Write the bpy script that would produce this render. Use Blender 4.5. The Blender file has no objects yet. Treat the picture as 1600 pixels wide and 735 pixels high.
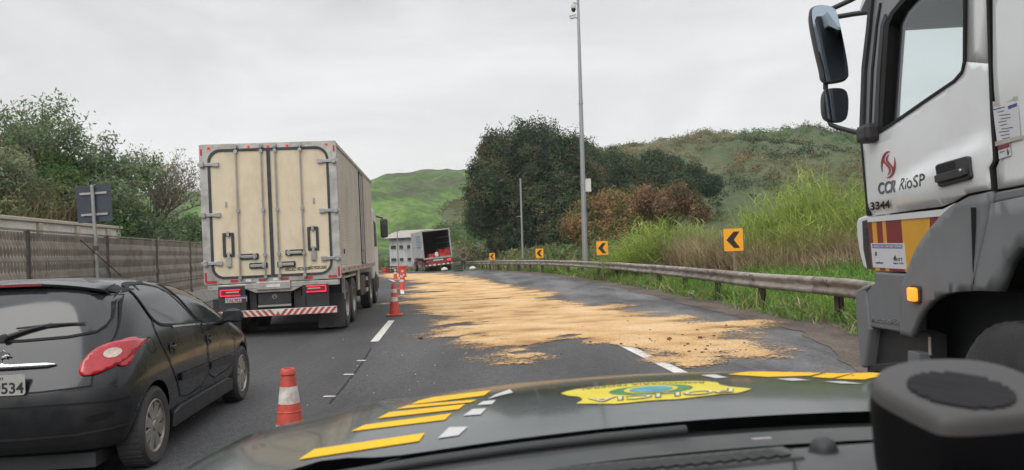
import bpy, bmesh, math, random
from mathutils import Vector, Matrix, noise
from mathutils.bvhtree import BVHTree
random.seed(7)
S = bpy.context.scene
COL = S.collection
R = math.radians
# ------------------------------------------------------------------ camera
F = 1180.0; EYE = 1.5; ROLL = R(2.2); PITCH = math.atan(22.5/F)
fw = Vector((0, math.cos(PITCH), math.sin(PITCH)))
U0 = Vector((0, -math.sin(PITCH), math.cos(PITCH))); R0 = Vector((1, 0, 0))
rt = R0*math.cos(ROLL) - U0*math.sin(ROLL); up = R0*math.sin(ROLL) + U0*math.cos(ROLL)
cd = bpy.data.cameras.new('camera'); cam = bpy.data.objects.new('camera', cd); COL.objects.link(cam)
cam.matrix_world = Matrix(((rt.x, up.x, -fw.x, 0), (rt.y, up.y, -fw.y, 0), (rt.z, up.z, -fw.z, EYE), (0, 0, 0, 1)))
cd.sensor_width = 36; cd.lens = F/1600*36; cd.clip_start = 0.02; cd.clip_end = 3000
cd.dof.use_dof = True; cd.dof.focus_distance = 14; cd.dof.aperture_fstop = 9.0
S.camera = cam
# ------------------------------------------------------------------ world, sun, exposure
w = bpy.data.worlds.new('World'); S.world = w; w.use_nodes = True
nt = w.node_tree; nt.nodes.clear()
SUN_EL, SUN_AZ = R(42), R(-160)
def N(t, **k):
    n = nt.nodes.new(t)
    for a, b in k.items(): setattr(n, a, b)
    return n
sky = N('ShaderNodeTexSky', sky_type='NISHITA', sun_disc=False, sun_elevation=SUN_EL, sun_rotation=SUN_AZ)
hs = N('ShaderNodeHueSaturation'); hs.inputs['Saturation'].default_value = .12; hs.inputs['Value'].default_value = 1.0
tc = N('ShaderNodeTexCoord'); mp = N('ShaderNodeMapping'); mp.inputs['Scale'].default_value = (1, 1, 3.2)
nz = N('ShaderNodeTexNoise'); nz.inputs['Scale'].default_value = 2.2; nz.inputs['Detail'].default_value = 6; nz.inputs['Roughness'].default_value = .55; nz.inputs['Distortion'].default_value = .6
nr = N('ShaderNodeMapRange'); nr.inputs['From Min'].default_value = .3; nr.inputs['From Max'].default_value = .7
nr.inputs['To Min'].default_value = .83; nr.inputs['To Max'].default_value = 1.12
sx = N('ShaderNodeSeparateXYZ'); cr = N('ShaderNodeValToRGB')
e = cr.color_ramp.elements
e[0].position = 0; e[0].color = (8.9, 8.85, 8.8, 1); e[1].position = 1; e[1].color = (17.5, 17.6, 18.0, 1)
m_ = cr.color_ramp.elements.new(.33); m_.color = (7.2, 7.3, 7.5, 1)
mul = N('ShaderNodeVectorMath', operation='SCALE')
mix = N('ShaderNodeMixRGB'); mix.inputs[0].default_value = .93
bg = N('ShaderNodeBackground'); bg.inputs['Strength'].default_value = .10
out = N('ShaderNodeOutputWorld'); L = nt.links.new
L(sky.outputs[0], hs.inputs['Color']); L(tc.outputs['Generated'], mp.inputs[0]); L(mp.outputs[0], nz.inputs['Vector'])
L(nz.outputs['Fac'], nr.inputs['Value']); L(tc.outputs['Generated'], sx.inputs[0]); L(sx.outputs['Z'], cr.inputs[0])
L(cr.outputs[0], mul.inputs[0]); L(nr.outputs[0], mul.inputs['Scale']); L(hs.outputs[0], mix.inputs[1]); L(mul.outputs[0], mix.inputs[2])
L(mix.outputs[0], bg.inputs['Color']); L(bg.outputs[0], out.inputs['Surface'])
sd = bpy.data.lights.new('sun', 'SUN'); sd.energy = 1.5; sd.angle = R(45); sd.color = (1, .97, .92)
so = bpy.data.objects.new('sun', sd); COL.objects.link(so)
so.rotation_euler = (Vector((math.sin(SUN_AZ)*math.cos(SUN_EL), math.cos(SUN_AZ)*math.cos(SUN_EL), math.sin(SUN_EL)))).to_track_quat('Z', 'Y').to_euler()
S.view_settings.view_transform = 'Standard'; S.view_settings.look = 'None'; S.view_settings.gamma = 1
S.view_settings.exposure = 0.12
S.render.engine = 'CYCLES'; S.cycles.max_bounces = 6; S.cycles.transparent_max_bounces = 12

# ------------------------------------------------------------------ placing helpers
def ray(px, py): return fw + rt*((px-800)/F) - up*((py-367.5)/F)
def P(px, py, Y):
    d = ray(px, py); t = Y/d.y; return Vector((d.x*t, Y, EYE+d.z*t))
def drop(y): return -2.5e-4*max(0, y-38)**2 if y < 150 else -3.136-.056*(y-150)*math.exp(-(y-150)/80)
def GP(px, py, h=0):
    d = ray(px, py); t = .5
    while t < 500:
        if EYE+d.z*t <= drop(d.y*t)+h: break
        t *= 1.003
    return Vector((d.x*t, d.y*t, drop(d.y*t)+h))
def fbm(x, y, z=0, o=4): return noise.fractal(Vector((x, y, z)), 1.0, 2.0, o)
def interp(tab, x):
    if x <= tab[0][0]: return tab[0][1]
    for (a, b), (c, d) in zip(tab, tab[1:]):
        if x <= c: return b+(d-b)*(x-a)/(c-a)
    return tab[-1][1]

# ------------------------------------------------------------------ materials
def mat(name, col, rough=.6, metal=0, var=.12, scale=6, bump=0, bscale=None, coat=0, emit=None, es=1, dirt=None, dscale=1.5, damt=.5, detail=6, island=0, spec=.5, stretch=None):
    m = bpy.data.materials.new(name); m.use_nodes = True; t = m.node_tree; b = t.nodes['Principled BSDF']; l = t.links.new
    n = lambda k: t.nodes.new(k)
    b.inputs['Roughness'].default_value = rough; b.inputs['Metallic'].default_value = metal
    b.inputs['Coat Weight'].default_value = coat; b.inputs['Coat Roughness'].default_value = .08
    b.inputs['Specular IOR Level'].default_value = spec
    tc = n('ShaderNodeTexCoord'); src = tc.outputs['Object']
    if stretch:
        mp = n('ShaderNodeMapping'); mp.inputs['Scale'].default_value = stretch; l(src, mp.inputs[0]); src = mp.outputs[0]
    nz = n('ShaderNodeTexNoise'); nz.inputs['Scale'].default_value = scale; nz.inputs['Detail'].default_value = detail; l(src, nz.inputs['Vector'])
    r = n('ShaderNodeMapRange'); r.inputs['From Min'].default_value = .25; r.inputs['From Max'].default_value = .75
    r.inputs['To Min'].default_value = 1-var; r.inputs['To Max'].default_value = 1+var; l(nz.outputs['Fac'], r.inputs['Value'])
    s = n('ShaderNodeVectorMath'); s.operation = 'SCALE'; s.inputs[0].default_value = col[:3]; l(r.outputs[0], s.inputs['Scale'])
    cur = s.outputs[0]
    if island:
        g = n('ShaderNodeNewGeometry'); r2 = n('ShaderNodeMapRange'); r2.inputs['To Min'].default_value = 1-island; r2.inputs['To Max'].default_value = 1+island
        l(g.outputs['Random Per Island'], r2.inputs['Value']); s2 = n('ShaderNodeVectorMath'); s2.operation = 'SCALE'; l(cur, s2.inputs[0]); l(r2.outputs[0], s2.inputs['Scale']); cur = s2.outputs[0]
    if dirt:
        nd = n('ShaderNodeTexNoise'); nd.inputs['Scale'].default_value = dscale; nd.inputs['Detail'].default_value = 8; nd.inputs['Roughness'].default_value = .65; l(src, nd.inputs['Vector'])
        rd = n('ShaderNodeMapRange'); rd.inputs['From Min'].default_value = .45; rd.inputs['From Max'].default_value = .72; rd.inputs['To Max'].default_value = damt; l(nd.outputs['Fac'], rd.inputs['Value'])
        mx = n('ShaderNodeMixRGB'); mx.inputs[2].default_value = (*dirt, 1); l(rd.outputs[0], mx.inputs[0]); l(cur, mx.inputs[1]); cur = mx.outputs[0]
        ra = n('ShaderNodeMapRange'); ra.inputs['To Min'].default_value = rough; ra.inputs['To Max'].default_value = min(1, rough+.35); l(rd.outputs[0], ra.inputs['Value']); l(ra.outputs[0], b.inputs['Roughness'])
    l(cur, b.inputs['Base Color'])
    if bump:
        nb = n('ShaderNodeTexNoise'); nb.inputs['Scale'].default_value = bscale or scale*3; nb.inputs['Detail'].default_value = 4; l(src, nb.inputs['Vector'])
        bp = n('ShaderNodeBump'); bp.inputs['Strength'].default_value = bump; bp.inputs['Distance'].default_value = .02; l(nb.outputs['Fac'], bp.inputs['Height']); l(bp.outputs[0], b.inputs['Normal'])
    if emit:
        b.inputs['Emission Color'].default_value = (*emit, 1); b.inputs['Emission Strength'].default_value = es
    return m
def ramp_mat(name, cols, scale=1, rough=.9, detail=8, island=.25, world=True, bump=0, bscale=20, nrough=.6, trans=0, stretch=None, fine=.15, fscale=25):
    # colour by noise through a ramp: cols = [(pos,(r,g,b)),...]
    m = bpy.data.materials.new(name); m.use_nodes = True; t = m.node_tree; b = t.nodes['Principled BSDF']; l = t.links.new; n = lambda k: t.nodes.new(k)
    b.inputs['Roughness'].default_value = rough; b.inputs['Specular IOR Level'].default_value = .25
    g = n('ShaderNodeNewGeometry'); src = g.outputs['Position']
    if stretch:
        mp = n('ShaderNodeMapping'); mp.inputs['Scale'].default_value = stretch; l(src, mp.inputs[0]); src = mp.outputs[0]
    nz = n('ShaderNodeTexNoise'); nz.inputs['Scale'].default_value = scale; nz.inputs['Detail'].default_value = detail; nz.inputs['Roughness'].default_value = nrough; l(src, nz.inputs['Vector'])
    c = n('ShaderNodeValToRGB'); e = c.color_ramp.elements
    while len(e) < len(cols): e.new(.5)
    for k, (p, q) in enumerate(cols): e[k].position = p; e[k].color = (*q, 1)
    l(nz.outputs['Fac'], c.inputs[0]); cur = c.outputs[0]
    if fine:
        f = n('ShaderNodeTexNoise'); f.inputs['Scale'].default_value = fscale; f.inputs['Detail'].default_value = 3; l(g.outputs['Position'], f.inputs['Vector'])
        r = n('ShaderNodeMapRange'); r.inputs['From Min'].default_value = .3; r.inputs['From Max'].default_value = .7; r.inputs['To Min'].default_value = 1-fine; r.inputs['To Max'].default_value = 1+fine; l(f.outputs['Fac'], r.inputs['Value'])
        s = n('ShaderNodeVectorMath'); s.operation = 'SCALE'; l(cur, s.inputs[0]); l(r.outputs[0], s.inputs['Scale']); cur = s.outputs[0]
    if island:
        r2 = n('ShaderNodeMapRange'); r2.inputs['To Min'].default_value = 1-island; r2.inputs['To Max'].default_value = 1+island; l(g.outputs['Random Per Island'], r2.inputs['Value'])
        s2 = n('ShaderNodeVectorMath'); s2.operation = 'SCALE'; l(cur, s2.inputs[0]); l(r2.outputs[0], s2.inputs['Scale']); cur = s2.outputs[0]
    l(cur, b.inputs['Base Color'])
    if bump:
        nb = n('ShaderNodeTexNoise'); nb.inputs['Scale'].default_value = bscale; nb.inputs['Detail'].default_value = 6; l(g.outputs['Position'], nb.inputs['Vector'])
        bp = n('ShaderNodeBump'); bp.inputs['Strength'].default_value = bump; bp.inputs['Distance'].default_value = .05; l(nb.outputs['Fac'], bp.inputs['Height']); l(bp.outputs[0], b.inputs['Normal'])
    if trans:
        tr = n('ShaderNodeBsdfTranslucent'); l(cur, tr.inputs['Color']); mx = n('ShaderNodeMixShader'); mx.inputs[0].default_value = trans
        o = t.nodes['Material Output']; l(b.outputs[0], mx.inputs[1]); l(tr.outputs[0], mx.inputs[2]); l(mx.outputs[0], o.inputs['Surface'])
    return m
def glass_mat(name, tint=(.75, .8, .8), gloss=.12, rough=.03):
    m = bpy.data.materials.new(name); m.use_nodes = True; t = m.node_tree; l = t.links.new; n = lambda k: t.nodes.new(k)
    t.nodes.remove(t.nodes['Principled BSDF']); o = t.nodes['Material Output']
    tr = n('ShaderNodeBsdfTransparent'); tr.inputs[0].default_value = (*tint, 1); gl = n('ShaderNodeBsdfGlossy'); gl.inputs['Roughness'].default_value = rough
    lw = n('ShaderNodeLayerWeight'); lw.inputs[0].default_value = .25; mr = n('ShaderNodeMapRange'); mr.inputs['To Min'].default_value = gloss; mr.inputs['To Max'].default_value = .22
    l(lw.outputs['Fresnel'], mr.inputs['Value']); mx = n('ShaderNodeMixShader'); l(mr.outputs[0], mx.inputs[0]); l(tr.outputs[0], mx.inputs[1]); l(gl.outputs[0], mx.inputs[2]); l(mx.outputs[0], o.inputs['Surface'])
    return m
M = {}
M['rubber'] = mat('rubber', (.042, .042, .043), .85, var=.25, scale=9, dirt=(.09, .08, .07), damt=.5, bump=.2, bscale=60)
M['black_plastic'] = mat('black_plastic', (.022, .023, .025), .55, var=.15, scale=14, dirt=(.08, .075, .07), damt=.25)
M['dark_metal'] = mat('dark_metal', (.035, .036, .038), .6, .3, var=.3, scale=8, dirt=(.1, .085, .07), damt=.5)
M['underside'] = mat('underside', (.038, .040, .042), .9)
M['car_paint'] = mat('car_paint', (.010, .012, .016), .22, .2, var=.12, scale=5, coat=.4, spec=.4, dirt=(.035, .034, .033), dscale=2.2, damt=.5)
M['car_bumper'] = mat('car_bumper', (.012, .014, .018), .36, .1, var=.15, scale=8, dirt=(.05, .044, .04), dscale=3, damt=.6)
M['dark_glass'] = mat('dark_glass', (.024, .027, .030), .06, var=.1, spec=.7, dirt=(.03, .03, .03), damt=.3)
M['seam'] = mat('seam', (.004, .004, .004), .8)
M['chrome'] = mat('chrome', (.72, .73, .75), .18, 1, var=.1, scale=20, dirt=(.3, .29, .28), dscale=9, damt=.5)
M['rim'] = mat('rim', (.33, .31, .285), .42, .55, var=.2, scale=18, dirt=(.12, .09, .065), dscale=7, damt=.7)
M['tail_red'] = mat('tail_red', (.34, .005, .012), .15, coat=.7, var=.25, scale=30, emit=(1, .02, .04), es=.05)
M['tail_clear'] = mat('tail_clear', (.55, .42, .36), .15, coat=1, var=.25, scale=60)
M['plate'] = mat('plate', (.42, .42, .40), .5, var=.1, scale=30, dirt=(.15, .14, .12), damt=.4)
M['ink'] = mat('ink', (.02, .022, .022), .6, var=.2)
M['white_paint'] = mat('white_paint', (.74, .75, .755), .32, var=.04, scale=2, coat=.4, dirt=(.38, .36, .33), dscale=1.3, damt=.25)
M['white_dull'] = mat('white_dull', (.55, .55, .54), .5, var=.08, scale=4, dirt=(.3, .27, .22), dscale=2, damt=.5)
M['cream'] = mat('cream', (.66, .565, .41), .5, var=.09, scale=2.5, dirt=(.40, .31, .20), dscale=2.6, damt=.55, stretch=(1, 1, .45))
M['alu'] = mat('alu', (.44, .43, .41), .42, .55, var=.18, scale=5, dirt=(.20, .17, .14), dscale=4, damt=.7)
M['alu_side'] = mat('alu_side', (.60, .58, .545), .45, .25, var=.07, scale=3, dirt=(.38, .33, .26), dscale=2, damt=.5, stretch=(1, 1, .5))
M['gasket'] = mat('gasket', (.03, .035, .045), .7, var=.3, scale=12, dirt=(.12, .11, .1), damt=.4)
M['red_refl'] = mat('red_refl', (.42, .03, .04), .4, var=.3, scale=30)
M['stripe_white'] = mat('stripe_white', (.62, .60, .57), .5, var=.15, scale=14, dirt=(.3, .25, .2), damt=.6)
M['stripe_red'] = mat('stripe_red', (.40, .06, .05), .5, var=.2, scale=14, dirt=(.25, .12, .1), damt=.5)
M['lamp_red'] = mat('lamp_red', (.8, .02, .04), .3, emit=(1, .03, .08), es=1.1)
M['small_red'] = mat('small_red', (.6, .02, .03), .3, emit=(1, .02, .02), es=.5)
M['steel'] = mat('steel', (.36, .36, .36), .42, .5, var=.15, scale=4, dirt=(.16, .13, .1), dscale=3, damt=.5)
M['rail'] = mat('rail', (.34, .305, .27), .58, .35, var=.22, scale=2.5, dirt=(.10, .075, .055), dscale=2.2, damt=.85, bump=.15, bscale=8, stretch=(1, 1, 3))
M['post'] = mat('post', (.09, .075, .062), .8, .1, var=.35, scale=6, dirt=(.05, .035, .025), damt=.8)
M['orange'] = mat('orange', (.56, .075, .05), .5, var=.12, scale=10, dirt=(.25, .05, .04), dscale=8, damt=.8)
M['cone_white'] = mat('cone_white', (.60, .57, .53), .45, var=.12, scale=20, dirt=(.30, .16, .12), dscale=12, damt=.8)
M['sign_yellow'] = mat('sign_yellow', (.85, .36, .01), .45, var=.06, scale=12)
M['sign_black'] = mat('sign_black', (.012, .012, .013), .5)
M['cab_grey'] = mat('cab_grey', (.165, .17, .178), .62, var=.08, scale=10, dirt=(.15, .14, .13), dscale=2.5, damt=.3, bump=.05, bscale=120)
M['panel_yellow'] = mat('panel_yellow', (.66, .33, .02), .45, var=.06, scale=8)
M['panel_red'] = mat('panel_red', (.20, .012, .018), .45, var=.1, scale=8)
M['logo_red'] = mat('logo_red', (.33, .015, .03), .4)
M['logo_grey'] = mat('logo_grey', (.055, .058, .065), .4)
M['paper'] = mat('paper', (.60, .60, .63), .6, var=.05, scale=20)
M['tape'] = mat('tape', (.42, .40, .35), .35, var=.2, scale=30)
M['blue_ink'] = mat('blue_ink', (.05, .06, .22), .6)
M['indicator'] = mat('indicator', (.9, .22, .02), .3, emit=(1, .22, .02), es=1.6)
M['glass'] = glass_mat('cab_glass', (.955, .985, .985), .02)
M['mirror'] = mat('mirror', (.42, .50, .58), .03, 1, var=.0)
M['wood'] = mat('wood', (.2, .15, .1), .8)
# ------------------------------------------------------------------ mesh helpers
class MB:
    def __init__(s): s.v = []; s.f = []; s.m = []
    def add(s, vs, fs, mi=0):
        o = len(s.v); s.v += [tuple(v) for v in vs]; s.f += [tuple(i+o for i in f) for f in fs]; s.m += [mi]*len(fs); return s
    def box(s, c, d, rot=None, mi=0):
        c = Vector(c); vs = []
        for x in (-.5, .5):
            for y in (-.5, .5):
                for z in (-.5, .5):
                    v = Vector((x*d[0], y*d[1], z*d[2]))
                    if rot is not None: v = rot @ v
                    vs.append(c+v)
        return s.add(vs, [(0, 1, 3, 2), (4, 6, 7, 5), (0, 4, 5, 1), (2, 3, 7, 6), (0, 2, 6, 4), (1, 5, 7, 3)], mi)
    def prism(s, poly, axis, a, b, mi=0):
        # poly in the two remaining axes; extruded on axis between a and b
        def mk(p, t):
            if axis == 'y': return (p[0], t, p[1])
            if axis == 'x': return (t, p[0], p[1])
            return (p[0], p[1], t)
        n = len(poly); vs = [mk(p, a) for p in poly]+[mk(p, b) for p in poly]
        fs = [tuple(range(n)), tuple(range(2*n-1, n-1, -1))]+[(i, (i+1) % n+n if 0 else n+i, n+(i+1) % n, (i+1) % n) for i in range(n)]
        return s.add(vs, fs, mi)
    def ring(s, outer, inner, axis, a, b, mi=0):
        def mk(p, t):
            if axis == 'y': return (p[0], t, p[1])
            if axis == 'x': return (t, p[0], p[1])
            return (p[0], p[1], t)
        n = len(outer); vs = [mk(p, a) for p in outer]+[mk(p, a) for p in inner]+[mk(p, b) for p in outer]+[mk(p, b) for p in inner]; fs = []
        for i in range(n):
            j = (i+1) % n
            fs += [(i, j, n+j, n+i), (2*n+i, 3*n+i, 3*n+j, 2*n+j), (i, 2*n+i, 2*n+j, j), (n+i, n+j, 3*n+j, 3*n+i)]
        return s.add(vs, fs, mi)
    def tube(s, pts, r, seg=8, mi=0, cap=True):
        pts = [Vector(p) for p in pts]; n = len(pts); rs = r if isinstance(r, (list, tuple)) else [r]*n; vs = []; fs = []
        ref = None
        for i, p in enumerate(pts):
            t = (pts[min(i+1, n-1)]-pts[max(i-1, 0)]).normalized()
            if ref is None: ref = t.orthogonal().normalized()
            ref = (ref-t*ref.dot(t))
            ref = ref.normalized() if ref.length > 1e-6 else t.orthogonal().normalized()
            bi = t.cross(ref)
            for k in range(seg):
                a = 2*math.pi*k/seg; vs.append(p+(ref*math.cos(a)+bi*math.sin(a))*rs[i])
        for i in range(n-1):
            for k in range(seg):
                fs.append((i*seg+k, i*seg+(k+1) % seg, (i+1)*seg+(k+1) % seg, (i+1)*seg+k))
        if cap: fs += [tuple(range(seg-1, -1, -1)), tuple(range((n-1)*seg, n*seg))]
        return s.add(vs, fs, mi)
    def lathe(s, prof, c=(0, 0, 0), axis='z', seg=24, mi=0, close=False):
        vs = []; fs = []; n = len(prof)
        for k in range(seg):
            a = 2*math.pi*k/seg; ca, sa = math.cos(a), math.sin(a)
            for r, h in prof:
                v = (r*ca, r*sa, h) if axis == 'z' else ((r*ca, h, r*sa) if axis == 'y' else (h, r*ca, r*sa))
                vs.append((v[0]+c[0], v[1]+c[1], v[2]+c[2]))
        for k in range(seg):
            k2 = (k+1) % seg
            for i in range(n-1): fs.append((k*n+i, k2*n+i, k2*n+i+1, k*n+i+1))
            if close: fs.append((k*n+n-1, k2*n+n-1, k2*n, k*n))
        return s.add(vs, fs, mi)
    def grid(s, rows, mi=0, loop=False):
        n = len(rows[0]); vs = [p for r in rows for p in r]; fs = []
        for i in range(len(rows)-1):
            for j in range(n-1): fs.append((i*n+j, i*n+j+1, (i+1)*n+j+1, (i+1)*n+j))
        return s.add(vs, fs, mi)
    def xf(s, mtx): s.v = [tuple(mtx @ Vector(v)) for v in s.v]; return s
    def build(s, name, mats, parent=None, smooth=None, bevel=0, seg=2, fix=True, label=None):
        me = bpy.data.meshes.new(name); me.from_pydata(s.v, [], s.f)
        mats = mats if isinstance(mats, (list, tuple)) else [mats]
        for m in mats: me.materials.append(M[m] if isinstance(m, str) else m)
        if len(mats) > 1: me.polygons.foreach_set('material_index', s.m)
        if fix:
            bm = bmesh.new(); bm.from_mesh(me); bmesh.ops.recalc_face_normals(bm, faces=bm.faces); bm.to_mesh(me); bm.free()
        if smooth is not None:
            me.polygons.foreach_set('use_smooth', [True]*len(me.polygons)); me.set_sharp_from_angle(angle=R(smooth))
        me.update(); o = bpy.data.objects.new(name, me); COL.objects.link(o)
        if parent: o.parent = parent
        if bevel:
            b = o.modifiers.new('bevel', 'BEVEL'); b.width = bevel; b.segments = seg; b.limit_method = 'ANGLE'; b.angle_limit = R(40); b.harden_normals = False
        if label: o['label'] = label
        return o
def thing(name, label, cat, loc=(0, 0, 0), rotz=0, group=None, rot=None):
    o = bpy.data.objects.new(name, None); COL.objects.link(o); o.location = loc; o.rotation_euler = rot or (0, 0, rotz); o.empty_display_size = .2
    return tag(o, label, cat, group)
def tag(o, label, cat=None, group=None, kind=None):
    if label: o['label'] = label
    if cat: o['category'] = cat
    if group: o['group'] = group
    if kind: o['kind'] = kind
    return o
def copy_tree(root, loc, rotz, label, group=None):
    def cp(o, par):
        c = o.copy(); COL.objects.link(c); c.parent = par
        for ch in [x for x in bpy.data.objects if x.parent == o]: cp(ch, c)
        return c
    r = cp(root, None); r.location = loc; r.rotation_euler = (0, 0, rotz); r['label'] = label
    if group: r['group'] = group
    return r
def rrect(x0, z0, x1, z1, r, n=6):
    pts = []
    for cx, cz, a0 in ((x1-r, z1-r, 0), (x0+r, z1-r, 90), (x0+r, z0+r, 180), (x1-r, z0+r, 270)):
        for k in range(n+1):
            a = R(a0+90*k/n); pts.append((cx+r*math.cos(a), cz+r*math.sin(a)))
    return pts
def chaikin(poly, n=2, closed=True):
    for _ in range(n):
        q = []; m = len(poly)
        for i in range(m if closed else m-1):
            a, b = poly[i], poly[(i+1) % m]
            q += [(a[0]*.75+b[0]*.25, a[1]*.75+b[1]*.25), (a[0]*.25+b[0]*.75, a[1]*.25+b[1]*.75)]
        if not closed: q = [poly[0]]+q+[poly[-1]]
        poly = q
    return poly
def text_mesh(name, body, size, mtx, material, parent=None, ext=.002, bold=0, shear=0, align='LEFT', sx=1.0, label=None):
    c = bpy.data.curves.new(name, 'FONT'); c.body = body; c.size = size; c.extrude = ext; c.offset = bold; c.shear = shear; c.align_x = align; c.resolution_u = 3
    o = bpy.data.objects.new(name, c); COL.objects.link(o)
    bpy.context.view_layer.update()
    me = bpy.data.meshes.new_from_object(o.evaluated_get(bpy.context.evaluated_depsgraph_get()))
    bpy.data.objects.remove(o); bpy.data.curves.remove(c)
    me.materials.clear(); me.materials.append(M[material] if isinstance(material, str) else material)
    me.transform(mtx @ Matrix.Diagonal((sx, 1, 1, 1))); me.name = name
    ob = bpy.data.objects.new(name, me); COL.objects.link(ob)
    if parent: ob.parent = parent
    if label: ob['label'] = label
    return ob
def frame_mtx(o, x, y):
    x = Vector(x).normalized(); y = Vector(y); y = (y-x*y.dot(x)).normalized(); z = x.cross(y); o = Vector(o)
    return Matrix(((x.x, y.x, z.x, o.x), (x.y, y.y, z.y, o.y), (x.z, y.z, z.z, o.z), (0, 0, 0, 1)))

from mathutils.geometry import delaunay_2d_cdt
def patch_tris(poly, cx, cy=None):
    # well shaped triangles filling a closed outline: (points, triangles)
    cy = cy or cx; out_ = []; n = len(poly)
    for i in range(n):
        a, c = Vector(poly[i]), Vector(poly[(i+1) % n]); d = c-a; k = max(1, int(max(abs(d.x)/cx, abs(d.y)/cy)))
        for j in range(k): out_.append(a+d*(j/k))
    m = len(out_); pl2 = [(p.x, p.y) for p in out_]; pts_ = list(out_); x0, x1 = min(p.x for p in out_), max(p.x for p in out_); y0, y1 = min(p.y for p in out_), max(p.y for p in out_)
    def inside(x, y):
        r_ = False
        for i in range(m):
            (xa, ya), (xb, yb) = pl2[i], pl2[(i+1) % m]
            if (ya > y) != (yb > y) and x < (xb-xa)*(y-ya)/(yb-ya)+xa: r_ = not r_
        return r_
    X = x0+cx*.5
    while X < x1:
        Y = y0+cy*.5
        while Y < y1:
            if inside(X, Y) and min(max(abs(p[0]-X)/cx, abs(p[1]-Y)/cy) for p in pl2) > .4: pts_.append(Vector((X, Y)))
            Y += cy
        X += cx
    r_ = delaunay_2d_cdt(pts_, [(i, (i+1) % m) for i in range(m)], [], 1, 1e-6)
    return [(v.x, v.y) for v in r_[0]], [tuple(f) for f in r_[2]]
# ------------------------------------------------------------------ ground, road
RAIL = [(1500, 8.2), (1340, 12.2), (1176, 16.4), (1069, 22), (995, 28), (920, 36), (844, 47), (780, 58), (740, 68), (700, 82), (655, 98), (592, 125), (545, 145)]
railpts = []
for px, y in RAIL:
    p = P(px, 400, y); railpts.append((p.x, y))
railpts = [(5.9, -2), (5.9, 4)]+railpts
def rail_x(y): return interp([(b, a) for a, b in railpts], y)
def cat_rom(pts, n=8):
    o = []; m = len(pts)
    for i in range(m-1):
        p0, p1, p2, p3 = pts[max(i-1, 0)], pts[i], pts[i+1], pts[min(i+2, m-1)]
        for k in range(n):
            t = k/n; o.append(tuple(.5*((2*b)+(-a+c)*t+(2*a-5*b+4*c-d)*t*t+(-a+3*b-3*c+d)*t**3) for a, b, c, d in zip(p0, p1, p2, p3)))
    o.append(pts[-1]); return o
railc = cat_rom(railpts, 8)
def bank(x, y):      # height of the ground outside the road
    h = 0
    dx = x-rail_x(y)
    if dx > 0: h += .9*min(1, max(0, dx-1.5)/9)+min(1, max(0, dx-10)/40)*6
    xl = fence_x(y)-2.5
    if x < xl: h += 3.2*min(1, max(0, xl-x-1.0)/7)+min(1, max(0, xl-x-8)/30)*7
    return h
def fence_x(y): return -8.8-.194*(y-13) if y < 60 else -17.9-.45*(y-60)
def gz(x, y): return drop(y)+bank(x, y)
# ground sheet
b = MB(); rows = []
ys = [-30, -15, -5]+[i*2 for i in range(0, 80)]+[160+i*12 for i in range(1, 30)]+[560, 700, 900]
xs = [-600, -400, -250, -160, -110]+[-80+i*2 for i in range(0, 71)]+[70, 90, 120, 170, 250, 400, 600]
for y in ys: rows.append([(x, y, gz(x, y)-.02+(.06*fbm(x*.5, y*.5) if bank(x, y) > .02 else 0)) for x in xs])
b.grid(rows)
M['soil'] = ramp_mat('soil', [(.3, (.06, .045, .03)), (.5, (.055, .07, .025)), (.7, (.10, .085, .05))], scale=.6, island=0, bump=.6, bscale=12)
tag(b.build('ground', 'soil', smooth=60, fix=False), 'brown and green earth beside the road', kind='structure')
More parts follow.
